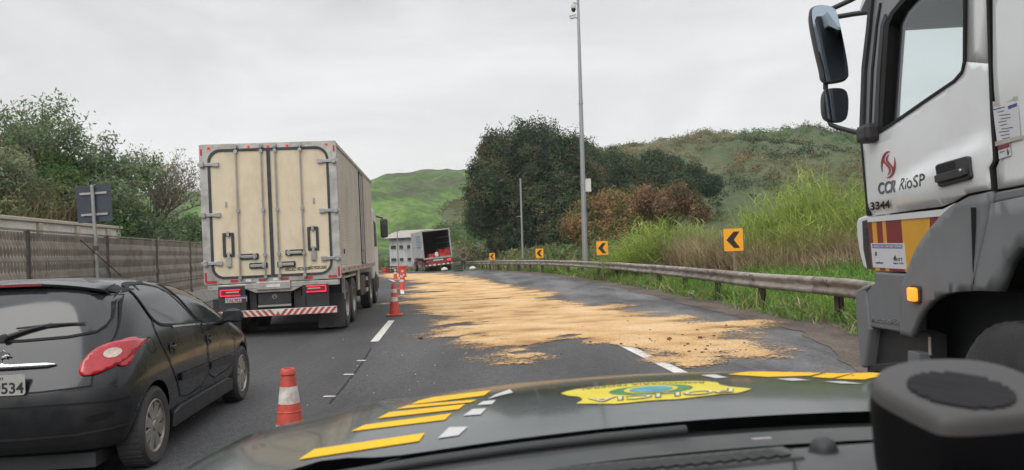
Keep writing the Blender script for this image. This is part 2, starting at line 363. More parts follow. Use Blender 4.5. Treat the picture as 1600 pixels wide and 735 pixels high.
# asphalt
def asphalt(name, base, v=.25, gr=.5, tint=None, patches=None):
    m = bpy.data.materials.new(name); m.use_nodes = True; t = m.node_tree; bb = t.nodes['Principled BSDF']; l = t.links.new; n = lambda k: t.nodes.new(k)
    g = n('ShaderNodeNewGeometry'); pos = g.outputs['Position']
    mp = n('ShaderNodeMapping'); mp.inputs['Scale'].default_value = (1, .22, 1); mp.inputs['Rotation'].default_value = (0, 0, R(-6)); l(pos, mp.inputs[0])
    big = n('ShaderNodeTexNoise'); big.inputs['Scale'].default_value = .9; big.inputs['Detail'].default_value = 6; l(mp.outputs[0], big.inputs['Vector'])
    fine = n('ShaderNodeTexNoise'); fine.inputs['Scale'].default_value = 75; fine.inputs['Detail'].default_value = 2; l(pos, fine.inputs['Vector'])
    vor = n('ShaderNodeTexVoronoi'); vor.inputs['Scale'].default_value = 55; l(pos, vor.inputs['Vector'])
    r1 = n('ShaderNodeMapRange'); r1.inputs['From Min'].default_value = .3; r1.inputs['From Max'].default_value = .7; r1.inputs['To Min'].default_value = 1-v; r1.inputs['To Max'].default_value = 1+v; l(big.outputs['Fac'], r1.inputs['Value'])
    r2 = n('ShaderNodeMapRange'); r2.inputs['From Min'].default_value = .3; r2.inputs['From Max'].default_value = .75; r2.inputs['To Min'].default_value = 1-gr; r2.inputs['To Max'].default_value = 1+gr; l(fine.outputs['Fac'], r2.inputs['Value'])
    mu = n('ShaderNodeMath'); mu.operation = 'MULTIPLY'; l(r1.outputs[0], mu.inputs[0]); l(r2.outputs[0], mu.inputs[1])
    col = n('ShaderNodeRGB'); col.outputs[0].default_value = (*base, 1); cur = col.outputs[0]
    if patches:
        for sc, c2, lo, hi, st in patches:
            mp2 = n('ShaderNodeMapping'); mp2.inputs['Scale'].default_value = st; l(pos, mp2.inputs[0])
            pn = n('ShaderNodeTexNoise'); pn.inputs['Scale'].default_value = sc; pn.inputs['Detail'].default_value = 7; pn.inputs['Roughness'].default_value = .6; l(mp2.outputs[0], pn.inputs['Vector'])
            rr = n('ShaderNodeMapRange'); rr.inputs['From Min'].default_value = lo; rr.inputs['From Max'].default_value = hi; l(pn.outputs['Fac'], rr.inputs['Value'])
            mx = n('ShaderNodeMixRGB'); mx.inputs[2].default_value = (*c2, 1); l(rr.outputs[0], mx.inputs[0]); l(cur, mx.inputs[1]); cur = mx.outputs[0]
    md = n('ShaderNodeTexNoise'); md.inputs['Scale'].default_value = 14; md.inputs['Detail'].default_value = 6; md.inputs['Roughness'].default_value = .75; l(pos, md.inputs['Vector'])
    rm = n('ShaderNodeMapRange'); rm.inputs['From Min'].default_value = .3; rm.inputs['From Max'].default_value = .7; rm.inputs['To Min'].default_value = 1-gr*.55; rm.inputs['To Max'].default_value = 1+gr*.55; l(md.outputs['Fac'], rm.inputs['Value'])
    mu2 = n('ShaderNodeMath'); mu2.operation = 'MULTIPLY'; l(mu.outputs[0], mu2.inputs[0]); l(rm.outputs[0], mu2.inputs[1]); mu = mu2
    s = n('ShaderNodeVectorMath'); s.operation = 'SCALE'; l(cur, s.inputs[0]); l(mu.outputs[0], s.inputs['Scale']); l(s.outputs[0], bb.inputs['Base Color'])
    bb.inputs['Roughness'].default_value = .85; bb.inputs['Specular IOR Level'].default_value = .3
    bp = n('ShaderNodeBump'); bp.inputs['Strength'].default_value = .5; bp.inputs['Distance'].default_value = .008; l(vor.outputs['Distance'], bp.inputs['Height']); l(bp.outputs[0], bb.inputs['Normal'])
    return m
M['asphalt'] = asphalt('asphalt', (.066, .066, .068), .26, .45, patches=[(.5, (.075, .074, .076), .5, .75, (1, .2, 1))])
M['asphalt_right'] = asphalt('asphalt_right', (.080, .079, .080), .26, .55, patches=[(.6, (.058, .057, .058), .5, .68, (1, .18, 1)), (.5, (.105, .103, .10), .6, .75, (1, .3, 1))])
M['asphalt_shoulder'] = asphalt('asphalt_shoulder', (.150, .151, .155), .22, .7, patches=[(.8, (.070, .069, .069), .42, .6, (1, .3, 1)), (1.6, (.13, .105, .085), .58, .72, (1, .5, 1)), (.35, (.175, .178, .182), .55, .75, (1, .3, 1))])
M['gravel'] = asphalt('gravel_edge', (.12, .095, .078), .3, .7, patches=[(1.2, (.07, .055, .045), .45, .65, (1, .6, 1))])
yl = [-6+i*.25 for i in range(0, 184)]+[40+i*2.5 for i in range(0, 44)]
def lane_r(y): return interp([(-6, 2.6), (8.77, 1.88), (11.1, 1.62), (15.3, 1.27), (24, .4), (32.1, -.68), (48.5, -4.0), (60, -7.0), (75, -11.5), (98, -19.5), (125, -30), (150, -42)], y)
def lane_l(y): return interp([(-6, -1.4), (8.05, -2.0), (13, -2.43), (17, -2.78), (28, -4.13), (33.2, -4.95), (41.2, -6.5), (60, -10.9), (75, -15.6), (98, -23.6), (125, -34.5), (150, -46)], y)
sq = lambda y: .18*noise.noise(Vector((0, y*.4, 3)))+.08*noise.noise(Vector((0, y*1.7, 3)))
def strip(name, fa, fb, z, material, n=6, lab=None):
    b = MB(); b.grid([[(fa(y)+(fb(y)-fa(y))*k/n, y, drop(y)+z) for k in range(n+1)] for y in yl])
    return tag(b.build(name, material, smooth=60, fix=False), lab, kind='structure')
strip('road', lambda y: fence_x(y)-.6, lambda y: lane_l(y)+.02, .004, 'asphalt', 10, 'dark smooth asphalt road')
strip('road', lambda y: lane_l(y)+.02, lambda y: lane_r(y)+.9+sq(y)*.5, .0045, 'asphalt_right', 6, 'right lane asphalt')
strip('road_shoulder', lambda y: lane_r(y)+.1, lambda y: rail_x(y)-.2, .002, 'asphalt_shoulder', 6, 'rough pale grey road shoulder')
strip('gravel_edge', lambda y: rail_x(y)-1.0+sq(y)*1.6+.07*noise.noise(Vector((0,y*2,7))), lambda y: rail_x(y)+.6, .010, 'gravel', 4, 'brown gravelly shoulder edge along the guardrail')
# lane marks
M['line'] = mat('road_line', (.62, .61, .58), .6, var=.12, scale=12, dirt=(.25, .22, .19), dscale=9, damt=.8)
def dash(fn, y0, y1, w=.14, z=.011):
    n = max(2, int((y1-y0)/.8)); b = MB(); b.grid([[(fn(y)-w/2, y, drop(y)+z), (fn(y)+w/2, y, drop(y)+z)] for y in [y0+(y1-y0)*k/n for k in range(n+1)]])
    tag(b.build('lane_marking', 'line', fix=False), 'white dashed lane line', kind='structure')
for a, c in ((13, 17), (28, 32.6), (41, 45), (55, 59)): dash(lane_l, a, c)
for a, c in ((8.7, 11.4), (14.2, 16.9), (20.5, 23), (32, 50)): dash(lane_r, a, c, .16)
b = MB()
for px, py in ((515, 622), (545, 587), (565, 565)):
    p = GP(px, py); b.box((p.x, p.y, .012), (.13, .05, .006), Matrix.Rotation(R(-12), 3, 'Z'))
tag(b.build('lane_marking', 'line'), 'three small white paint ticks along the asphalt seam', kind='structure')
b = MB()
sl = [GP(x, y) for x, y in ((515, 632), (540, 602), (566, 568), (580, 545))]
b.grid([[(p.x-.012, p.y, .0095), (p.x+.012, p.y, .0095)] for p in sl]); tag(b.build('road_seam', 'seam', fix=False), 'dark seam between the lanes', kind='structure')
b = MB()
for k in range(60):
    x, y = random.gauss(-1.5, .8), random.uniform(6.8, 15); s_ = random.uniform(.004, .012); b.box((x, y, .008+s_*.3), (s_, s_, s_*.6))
tag(b.build('litter', 'paper'), 'tiny pale chips scattered on the asphalt', 'litter', kind='stuff')
# spill
Z5 = lambda pts: [(580+a/2.424, 400+b/2.424) for a, b in pts]
spill_px = Z5([(30, 68), (110, 68), (290, 68), (400, 90), (480, 104), (600, 130), (700, 137), (690, 150), (640, 163), (740, 178), (820, 192), (960, 186), (900, 205), (1060, 222), (1000, 235), (1200, 232), (1190, 252), (1240, 262), (1350, 258), (1480, 250), (1450, 272), (1330, 300), (1320, 318), (1480, 330), (1550, 372), (1560, 388), (1480, 392), (1330, 378), (1280, 400), (1200, 415), (1130, 395), (1060, 362), (1000, 352), (950, 352), (780, 360), (850, 380), (800, 388), (620, 408), (500, 410), (450, 398), (560, 352), (400, 345), (330, 335), (230, 305), (300, 290), (270, 270), (240, 255), (290, 235), (160, 222), (220, 205), (250, 195), (110, 180), (180, 165), (120, 150), (200, 140), (150, 120), (210, 105), (120, 92), (60, 85), (25, 75)])
sp = [GP(*q) for q in spill_px]; spoly = [(p.x, p.y) for p in sp]
def pdist(x, y, poly):
    ins = False; dm = 1e9; n = len(poly)
    for i in range(n):
        x1, y1 = poly[i]; x2, y2 = poly[(i+1) % n]
        if (y1 > y) != (y2 > y) and x < (x2-x1)*(y-y1)/(y2-y1)+x1: ins = not ins
        dx, dy = x2-x1, y2-y1; t = max(0, min(1, ((x-x1)*dx+(y-y1)*dy)/(dx*dx+dy*dy+1e-9)))
        dm = min(dm, math.hypot(x-x1-t*dx, y-y1-t*dy))
    return dm if ins else -dm
b = MB(); rows = []; cov = []
y = 8.6; yy = []
while y < 66: yy.append(y); y += .035*(y/9)**1.6
NX = 150
for y in yy:
    row = []
    xa = min(p[0] for p in spoly if abs(p[1]-y) < 8+y*.3)-.5; xb = max(p[0] for p in spoly if abs(p[1]-y) < 6+y*.2)+.5
    xa = max(xa, fence_x(y))
    for k in range(NX):
        x = xa+(xb-xa)*k/(NX-1); d = pdist(x, y, spoly); sc = y/12
        # streaks across the lane, as swept by passing wheels
        st = fbm(x*.35/sc**.5+y*.15, y*1.7/sc**.5-x*.35, 2, 5); fl = fbm(x*2.2, y*2.2, 9, 4)
        f2 = fbm(x*.9, y*.9, 4, 5); lf = max(.25, min(1, ((lane_l(y)+lane_r(y))/2-x)/1.2+.4)); c = .43+d*.85/sc**.5+st*.36*lf+fl*.24+f2*.26
        if d > .5: c = min(c, .92+st*.5*lf+f2*.45+fl*.3)
        c -= max(0, fbm(x*.5+3, y*.5-x*.3, 11, 5)-.27)*1.7
        cov.append(max(0, min(1.4, c))); row.append((x, y, drop(y)+.014+.012*max(0, min(1, c))+.008*max(0, fl)))
    rows.append(row)
b.grid(rows); so_ = b.build('spilled_sawdust', 'ink', smooth=80, fix=False)
at = so_.data.attributes.new('cover', 'FLOAT', 'POINT'); at.data.foreach_set('value', cov)
bm = bmesh.new(); bm.from_mesh(so_.data); la = bm.verts.layers.float['cover']
bmesh.ops.delete(bm, geom=[f for f in bm.faces if max(v[la] for v in f.verts) < .12], context='FACES'); bm.to_mesh(so_.data); bm.free()
m = bpy.data.materials.new('sawdust'); m.use_nodes = True; t = m.node_tree; bb = t.nodes['Principled BSDF']; l = t.links.new; n = lambda k: t.nodes.new(k)
at = n('ShaderNodeAttribute'); at.attribute_name = 'cover'; g = n('ShaderNodeNewGeometry')
n1 = n('ShaderNodeTexNoise'); n1.inputs['Scale'].default_value = 26; n1.inputs['Detail'].default_value = 8; n1.inputs['Roughness'].default_value = .7; l(g.outputs['Position'], n1.inputs['Vector'])
ad = n('ShaderNodeMath'); ad.operation = 'ADD'; ma = n('ShaderNodeMath'); ma.operation = 'MULTIPLY_ADD'; ma.inputs[1].default_value = 2.1; ma.inputs[2].default_value = -.55; l(n1.outputs['Fac'], ma.inputs[0]); l(at.outputs['Fac'], ad.inputs[0]); l(ma.outputs[0], ad.inputs[1])
mr = n('ShaderNodeMapRange'); mr.inputs['From Min'].default_value = .80; mr.inputs['From Max'].default_value = 1.02; l(ad.outputs[0], mr.inputs['Value'])
n2 = n('ShaderNodeTexNoise'); n2.inputs['Scale'].default_value = .8; n2.inputs['Detail'].default_value = 7; mp = n('ShaderNodeMapping'); mp.inputs['Rotation'].default_value = (0, 0, R(-20)); mp.inputs['Scale'].default_value = (1.0, 1.3, 1); l(g.outputs['Position'], mp.inputs[0]); l(mp.outputs[0], n2.inputs['Vector'])
c = n('ShaderNodeValToRGB'); e = c.color_ramp.elements; e[0].position = .30; e[0].color = (.35, .215, .10, 1); e[1].position = .64; e[1].color = (.73, .51, .29, 1); q = e.new(.46); q.color = (.62, .40, .195, 1)
l(n2.outputs['Fac'], c.inputs[0])
n3 = n('ShaderNodeTexNoise'); n3.inputs['Scale'].default_value = 60; n3.inputs['Detail'].default_value = 3; l(g.outputs['Position'], n3.inputs['Vector'])
r3 = n('ShaderNodeMapRange'); r3.inputs['From Min'].default_value = .3; r3.inputs['From Max'].default_value = .7; r3.inputs['To Min'].default_value = .62; r3.inputs['To Max'].default_value = 1.28; l(n3.outputs['Fac'], r3.inputs['Value'])
s = n('ShaderNodeVectorMath'); s.operation = 'SCALE'; l(c.outputs[0], s.inputs[0]); l(r3.outputs[0], s.inputs['Scale']); l(s.outputs[0], bb.inputs['Base Color'])
bb.inputs['Roughness'].default_value = .95; bb.inputs['Specular IOR Level'].default_value = .1
l(mr.outputs[0], bb.inputs['Alpha'])
bp = n('ShaderNodeBump'); bp.inputs['Strength'].default_value = .9; bp.inputs['Distance'].default_value = .04; l(n1.outputs['Fac'], bp.inputs['Height']); l(bp.outputs[0], bb.inputs['Normal'])
so_.data.materials.clear(); so_.data.materials.append(m)
tag(so_, 'pale tan sawdust spread in streaks over the asphalt', 'spill', kind='stuff')
# clods lying on the sawdust
M['clod'] = mat('clod', (.13, .06, .03), .95, var=.3, scale=30)
b = MB()
def lump(b, p, r, sq=.6):
    vs = []; fs = []; A, B = 7, 4
    for j in range(B+1):
        for i in range(A):
            th = math.pi*j/B; ph = 2*math.pi*i/A; d = Vector((math.sin(th)*math.cos(ph), math.sin(th)*math.sin(ph), math.cos(th)*sq))
            rr = r*(1+.35*noise.noise(d*2+Vector(p)*3)); vs.append(Vector(p)+d*rr)
    for j in range(B):
        for i in range(A): fs.append((j*A+i, j*A+(i+1) % A, (j+1)*A+(i+1) % A, (j+1)*A+i))
    b.add(vs, fs)
for k in range(90):
    px = random.gauss(1060, 70) if k < 60 else random.uniform(800, 1220); py = random.uniform(500, 575) if k > 20 else random.uniform(522, 545)
    p = GP(px, py)
    if pdist(p.x, p.y, spoly) > .1: lump(b, (p.x, p.y, .03), random.choice((.008, .01, .012, .016, .024)))
for px, py in ((1094, 531), (657, 531), (1046, 533)):
    p = GP(px, py); lump(b, (p.x, p.y, .03), .04)
tag(b.build('clods', 'clod', smooth=50), 'small brown clods lying on the sawdust', 'clods', kind='stuff')
# ------------------------------------------------------------------ foliage
import numpy as np
rng = np.random.default_rng(5)
def quads_mesh(name, V, mats, parent=None, mi=None):
    # V: (n,4,3)
    n = len(V); me = bpy.data.meshes.new(name); me.vertices.add(n*4); me.vertices.foreach_set('co', V.reshape(-1).astype(np.float32))
    me.loops.add(n*4); me.loops.foreach_set('vertex_index', np.arange(n*4, dtype=np.int32)); me.polygons.add(n)
    me.polygons.foreach_set('loop_start', np.arange(0, n*4, 4, dtype=np.int32)); me.polygons.foreach_set('loop_total', np.full(n, 4, dtype=np.int32))
    mats = mats if isinstance(mats, (list, tuple)) else [mats]
    for m in mats: me.materials.append(M[m] if isinstance(m, str) else m)
    if mi is not None: me.polygons.foreach_set('material_index', mi.astype(np.int32))
    me.update(calc_edges=True); me.validate(); o = bpy.data.objects.new(name, me); COL.objects.link(o)
    if parent: o.parent = parent
    return o
def unit(a): return a/np.maximum(1e-9, np.linalg.norm(a, axis=-1, keepdims=True))
def leaf_quads(c, nrm, size, asp=.45, droop=.3):
    n = len(c); t = unit(np.cross(nrm, rng.normal(size=(n, 3)))); t[:, 2] -= droop; t = unit(t); b = unit(np.cross(nrm, t))
    s = size[:, None]; q = np.stack([c-t*s*.5, c+b*s*asp*.5, c+t*s*.6, c-b*s*asp*.5], 1); return q
def cloud(blobs, n, size, per=6, spread=1.4, shell=.25, up=.25, asp=.45, droop=.3, flat=1.0, jitter=.3, gap=.0):
    # blobs: (x,y,z,r[,zscale]) ; returns quads
    B = np.array([(*b[:4], b[4] if len(b) > 4 else 1.0) for b in blobs]); wgt = B[:, 3]**2; idx = rng.choice(len(B), n, p=wgt/wgt.sum())
    d = unit(rng.normal(size=(n, 3))); rad = 1-np.abs(rng.normal(size=n))*shell; c0 = B[idx, :3]; r0 = B[idx, 3]
    # lumpy clump centres
    ph = d*3.1+c0*.7; lump = np.sin(ph[:, 0]*2.1+ph[:, 1])*np.sin(ph[:, 1]*1.7+ph[:, 2]*1.3)*np.sin(ph[:, 2]*2.3+ph[:, 0]*.6)
    rad = rad*(1+lump*jitter*.7); c = c0+d*(r0*rad)[:, None]*np.stack([np.ones(n), np.ones(n), B[idx, 4]], 1)
    if gap: keep = (lump > -1+gap*1.2) | (rng.random(n) < .4); c, d = c[keep], d[keep]
    n = len(c); c = np.repeat(c, per, 0); d = np.repeat(d, per, 0); c = c+rng.normal(size=c.shape)*size*spread*.5
    nr = unit(d*.8+rng.normal(size=d.shape)*.7+np.array([0, 0, up])); sz = size*(.6+.8*rng.random(len(c))); return leaf_quads(c, nr, sz, asp, droop)
def pb(lst, zs=1.0):   # blobs given as (px, py, depth, radius_px)
    o = []
    for q in lst:
        p = P(q[0], q[1], q[2]); o.append((p.x, p.y, p.z, q[3]*q[2]/F, q[4] if len(q) > 4 else zs))
    return o
def limbs(b, base, tips, r0, seg=7, bend=.3):
    for tp in tips:
        base_ = Vector(base); tp = Vector(tp); n = 6; pts = []; rs = []
        for k in range(n+1):
            t = k/n; q = base_.lerp(tp, t); q.z += math.sin(t*math.pi)*bend*(tp-base_).length*.25
            q += Vector((noise.noise(q*.7), noise.noise(q*.7+Vector((9, 0, 0))), 0))*.25*t*(1-t)*4*(tp-base_).length*.15
            pts.append(q); rs.append(r0*(1-.8*t))
        b.tube(pts, rs, seg)
def core(b, blobs, k=.72):
    for q in blobs:
        vs = []; A, Bn = 9, 6
        for j in range(Bn+1):
            for i in range(A):
                th = math.pi*j/Bn; ph = 2*math.pi*i/A; d = Vector((math.sin(th)*math.cos(ph), math.sin(th)*math.sin(ph), math.cos(th)))
                vs.append(Vector(q[:3])+Vector((d.x, d.y, d.z*(q[4] if len(q) > 4 else 1)))*q[3]*k*(1+.25*noise.noise(d*3+Vector(q[:3]))))
        fs = [(j*A+i, j*A+(i+1) % A, (j+1)*A+(i+1) % A, (j+1)*A+i) for j in range(Bn) for i in range(A)]
        b.add(vs, fs)
M['bark'] = mat('bark', (.085, .062, .045), .95, var=.35, scale=8, bump=.4)
M['bark_pale'] = mat('bark_pale', (.20, .175, .15), .95, var=.3, scale=8)
M['mango'] = ramp_mat('mango_leaves', [(.33, (.030, .056, .036)), (.48, (.045, .078, .042)), (.60, (.085, .11, .050)), (.72, (.14, .095, .055))], scale=.42, island=.28, trans=.2, detail=4)
M['mango_rust'] = ramp_mat('mango_rust_leaves', [(.36, (.062, .070, .045)), (.5, (.14, .085, .065)), (.66, (.21, .115, .09))], scale=.6, island=.4, trans=.2, detail=4)
M['deep'] = mat('crown_shade', (.02, .028, .016), 1, var=.3, spec=.1)  # near-black green that paints the shade inside the crowns
M['rust'] = ramp_mat('rust_leaves', [(.38, (.10, .11, .045)), (.5, (.26, .17, .075)), (.66, (.38, .23, .12))], scale=.8, island=.35, trans=.25, detail=4)
M['green'] = ramp_mat('green_leaves', [(.35, (.075, .14, .05)), (.55, (.12, .21, .07)), (.7, (.20, .29, .11))], scale=.5, island=.22, trans=.42, detail=4)
M['olive'] = ramp_mat('olive_leaves', [(.35, (.13, .14, .07)), (.55, (.21, .20, .10)), (.7, (.32, .26, .13))], scale=.6, island=.22, trans=.42, detail=4)
M['greyleaf'] = ramp_mat('grey_green_leaves', [(.35, (.16, .215, .13)), (.55, (.24, .30, .185)), (.7, (.33, .37, .22))], scale=.6, island=.2, trans=.42, detail=4)
def tree(label, blobs, n, size, m1, trunk_base, group=None, per=6, name='tree', tr=.3, ck=.7, deep='deep', m2=None, frac2=.0, bark='bark', tips=None, **kw):
    t = thing(name, label, 'tree', trunk_base, group=group); org = Vector(trunk_base)
    bl = [(q[0]-org.x, q[1]-org.y, q[2]-org.z, q[3], q[4] if len(q) > 4 else 1) for q in blobs]
    size *= .5; n = int(n*2.4); kw.setdefault('spread', 1.9); Q = cloud(bl, n, size, per, **kw); mi = None; ms = [m1]
    if m2: ms = [m1, m2]; mi = (rng.random(len(Q)//per) < frac2).repeat(per)
    quads_mesh('crown', Q, ms, t, mi)
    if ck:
        b = MB(); core(b, bl, ck); b.build('shade_core', deep, t, smooth=180)  # opaque dark core added as crown shade, blocks the view through
    b = MB(); top = max(bl, key=lambda q: q[3]); cz = sum(q[2] for q in bl)/len(bl)
    fork = Vector((top[0]*.4, top[1]*.4, max(.8, cz*.45)))
    b.tube([(0, 0, -.4), (fork.x*.4, fork.y*.4, fork.z*.5), fork], [tr*1.3, tr, tr*.85], 9)
    limbs(b, fork, tips or [q[:3] for q in bl[:9]], tr*.6); b.build('trunk', bark, t, smooth=60)
    return t
def pbase(px, Y): p = P(px, 400, Y); return (p.x, Y, gz(p.x, Y))
# hills -------------------------------------------------------------
def hill(name, ridge, y0, y1, material, lab, amp=1.5, fs=.03, back=80, ny=26, nx=120, xr=None, pw=1.0, y0f=None):
    # ridge: (px, py) crest seen at distance y1
    rows = []; pts = [(P(px, py, y1).x, P(px, py, y1).z) for px, py in ridge]; x0, x1 = pts[0][0], pts[-1][0]
    for j in range(ny+8):
        t = j/(ny-1); row = []
        for i in range(nx+1):
            x = x0+(x1-x0)*i/nx; zr = interp(pts, x); yb = y0
            xb = x*(.45+.55*min(1, t)) if xr is None else x
            if t <= 1:
                y = yb+(y1-yb)*t; k = (t**pw); base = gz(xb, y0)-1.0 if j == 0 else drop(y0)
                z = base+(zr-base)*(.5-.5*math.cos(math.pi*min(1, k*1.0)))**.85
                z += amp*fbm(x*fs, y*fs, 3, 5)*math.sin(math.pi*min(1, t*.92))
            else:
                y = y1+(t-1)*(y1-yb)*.8; z = zr-(t-1)**1.2*35
            row.append((xb, y, z))
        rows.append(row)
    b = MB(); b.grid(rows); return tag(b.build(name, material, smooth=180, fix=False), lab, kind='structure'), rows
M['hill_grass'] = ramp_mat('hill_grass', [(.36, (.10, .08, .055)), (.42, (.05, .064, .032)), (.50, (.064, .115, .028)), (.60, (.105, .185, .040)), (.70, (.13, .14, .06))], scale=.035, island=0, detail=10, bump=.5, bscale=.5, stretch=(1, 1, 2.4), nrough=.66, fine=.35, fscale=.45)
M['hill_scrub'] = ramp_mat('hill_scrub', [(.34, (.040, .052, .028)), (.45, (.056, .078, .032)), (.54, (.072, .088, .040)), (.64, (.105, .100, .052)), (.72, (.07, .09, .036))], scale=.05, island=0, detail=10, bump=.8, bscale=.5, nrough=.65, fine=.3, fscale=1.2)
hill('hill', [(-700, 330), (-200, 320), (150, 318), (250, 305), (320, 303), (430, 312), (530, 308), (575, 292), (600, 284), (628, 275), (655, 271), (700, 270), (740, 270), (820, 280), (900, 300), (1000, 330)], 160, 380, 'hill_grass', 'distant green grassy hill beyond the white building', amp=9, fs=.022, nx=200, ny=50)
h2, hr = hill('hill', [(700, 330), (800, 290), (880, 262), (930, 246), (960, 240), (1000, 238), (1045, 232), (1075, 225), (1090, 217), (1106, 222), (1140, 224), (1190, 221), (1260, 219), (1340, 225), (1450, 215), (1600, 200), (1900, 190), (2300, 240)], 62, 210, 'hill_scrub', 'brown and green scrubby hill on the right', amp=3.0, fs=.045, nx=220, ny=60)
# shrubs over the right hill
pts = []
hv = [p for r in hr[8:61] for p in r]
for k in range(6500):
    r = random.randint(6, 58); i = random.randint(0, 219); p = Vector(hr[r][i]).lerp(Vector(hr[r+1][i+1]), random.random())
    if fbm(p.x*.045, p.y*.045, 5) > -.36+random.uniform(-.3, .3): pts.append((p.x, p.y, p.z+.2, random.choice((.5, .7, .9, 1.2, 1.6)), .8))
Q = cloud(pts, 90000, .42, 3, shell=.45)
mi = (np.sin(Q[:, 0, 0]*.09+1)+np.sin(Q[:, 0, 1]*.07+Q[:, 0, 0]*.03)+rng.normal(size=len(Q))*.25 > .35).astype(int)
mi = np.where(np.sin(Q[:, 0, 0]*.21+2)*np.sin(Q[:, 0, 1]*.17)+rng.normal(size=len(Q))*.2 > .62, 2, mi); mi = np.where(np.sin(Q[:, 0, 0]*.13+4)*np.sin(Q[:, 0, 1]*.09+1)+rng.normal(size=len(Q))*.2 < -.3, 3, mi)
so2 = quads_mesh('hillside_shrubs', Q, ['olive', 'green', 'rust', 'mango'], mi=mi); tag(so2, 'low shrubs covering the right hill', 'shrubs', kind='stuff')
# shrubs in the gullies of the green hill
pts = []
for k in range(260):
    px = random.uniform(560, 760); py = random.uniform(335, 385); p = P(px, py, random.uniform(168, 210)); pts.append((p.x, p.y, gz(p.x, p.y)+max(.5, random.uniform(0, 4)), random.uniform(1, 2.6), .8))
for k in range(200):
    px = random.uniform(200, 560); y = random.uniform(130, 210); p = P(px, 400, y); pts.append((p.x, y, drop(y)+random.uniform(0, 6), random.uniform(1.5, 4), .8))
Q = cloud(pts, 9000, .9, 3); tag(quads_mesh('gully_shrubs', Q, ['olive', 'green'], mi=(rng.random(len(Q)) < .5).astype(int)), 'dark scrub at the foot of the green hill', 'shrubs', kind='stuff')
# big mango trees ---------------------------------------------------
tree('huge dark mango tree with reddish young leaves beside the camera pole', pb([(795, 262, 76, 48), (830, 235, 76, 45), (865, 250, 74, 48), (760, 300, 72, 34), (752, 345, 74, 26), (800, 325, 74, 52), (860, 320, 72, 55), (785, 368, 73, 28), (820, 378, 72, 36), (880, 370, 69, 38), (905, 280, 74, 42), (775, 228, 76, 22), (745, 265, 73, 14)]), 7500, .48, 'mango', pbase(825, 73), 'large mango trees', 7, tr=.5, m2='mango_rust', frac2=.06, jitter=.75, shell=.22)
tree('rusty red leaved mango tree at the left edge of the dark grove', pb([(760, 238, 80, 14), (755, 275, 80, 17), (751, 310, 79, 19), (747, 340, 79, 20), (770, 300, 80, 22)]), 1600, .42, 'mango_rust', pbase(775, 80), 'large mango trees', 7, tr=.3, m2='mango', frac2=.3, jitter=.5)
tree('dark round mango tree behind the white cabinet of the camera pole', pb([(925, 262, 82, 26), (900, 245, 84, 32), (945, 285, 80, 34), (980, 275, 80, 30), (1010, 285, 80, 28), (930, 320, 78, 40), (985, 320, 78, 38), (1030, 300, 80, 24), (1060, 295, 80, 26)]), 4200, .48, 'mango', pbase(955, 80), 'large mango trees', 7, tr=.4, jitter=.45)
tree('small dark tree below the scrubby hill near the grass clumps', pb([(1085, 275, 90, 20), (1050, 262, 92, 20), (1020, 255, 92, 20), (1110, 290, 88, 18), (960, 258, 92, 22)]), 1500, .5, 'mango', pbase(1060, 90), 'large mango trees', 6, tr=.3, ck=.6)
tree('rusty orange mango bush behind the second chevron sign', pb([(925, 340, 54, 30), (955, 322, 54, 26), (990, 320, 55, 26), (900, 355, 53, 22), (975, 355, 53, 35), (1020, 345, 54, 30), (930, 375, 52, 25), (1050, 315, 56, 22)]), 2600, .36, 'rust', pbase(960, 54), 'rusty bushes', 7, tr=.2, ck=.55, m2='green', frac2=.1, droop=.8, jitter=.5)
tree('pinkish rusty bush above the dry grass', pb([(1060, 305, 50, 16), (1080, 320, 50, 18), (1040, 325, 50, 18), (1095, 335, 48, 15), (1010, 310, 52, 18)]), 1100, .3, 'mango_rust', pbase(1065, 50), 'rusty bushes', 7, tr=.12, ck=.5, m2='rust', frac2=.5, droop=.8)
# low scrub around the far bend
Q = cloud([(x, y, gz(x, y)+.4, random.uniform(.5, 1.3), .8) for x, y in [(rail_x(y)+random.uniform(2, 9), y) for y in [random.uniform(46, 66) for _ in range(120)]]], 5200, .35, 4, droop=0)
tag(quads_mesh('roadside_scrub', Q, ['green', 'olive'], mi=(rng.random(len(Q)) < .55).astype(int)), 'low green and straw scrub behind the far guardrail', 'scrub', kind='stuff')
# grass -------------------------------------------------------------
def blades(pos, h, wd, lean=.35, seg=3, curl=.5):
    # pos (n,3), h (n), wd (n) ; blade strips as quads
    n = len(pos); a = rng.random(n)*2*np.pi; dr = np.stack([np.cos(a), np.sin(a), np.zeros(n)], 1); sd_ = np.stack([-np.sin(a), np.cos(a), np.zeros(n)], 1)
    fa = rng.random(n)*2*np.pi; sd_ = np.stack([np.cos(fa), np.sin(fa), np.zeros(n)], 1); le = lean*rng.random(n); qs = []
    def at_(t): return pos+dr*(h*(le*t+curl*t**2.5*le*2))[:, None]+np.array([0, 0, 1])*(h*(t-.35*curl*t**3*le*2))[:, None]
    def wt(t): return (wd*(1-t**1.6)*.5+.001)[:, None]
    for k in range(seg):
        t0, t1 = k/seg, (k+1)/seg; p0, p1 = at_(t0), at_(t1)
        qs.append(np.stack([p0-sd_*wt(t0), p0+sd_*wt(t0), p1+sd_*wt(t1), p1-sd_*wt(t1)], 1))
    return np.concatenate(qs, 0)
M['grass_green'] = ramp_mat('grass_green', [(.35, (.085, .17, .032)), (.5, (.14, .26, .05)), (.68, (.25, .32, .09))], scale=.9, island=.35, trans=.35, detail=4, fine=0)
M['grass_tall'] = ramp_mat('grass_tall', [(.35, (.20, .28, .06)), (.5, (.30, .40, .09)), (.68, (.44, .46, .15))], scale=.5, island=.35, trans=.35, detail=4, fine=0)
M['grass_dry'] = ramp_mat('grass_dry', [(.35, (.23, .165, .10)), (.5, (.34, .26, .16)), (.68, (.48, .39, .25))], scale=.7, island=.35, trans=.25, detail=4, fine=0)
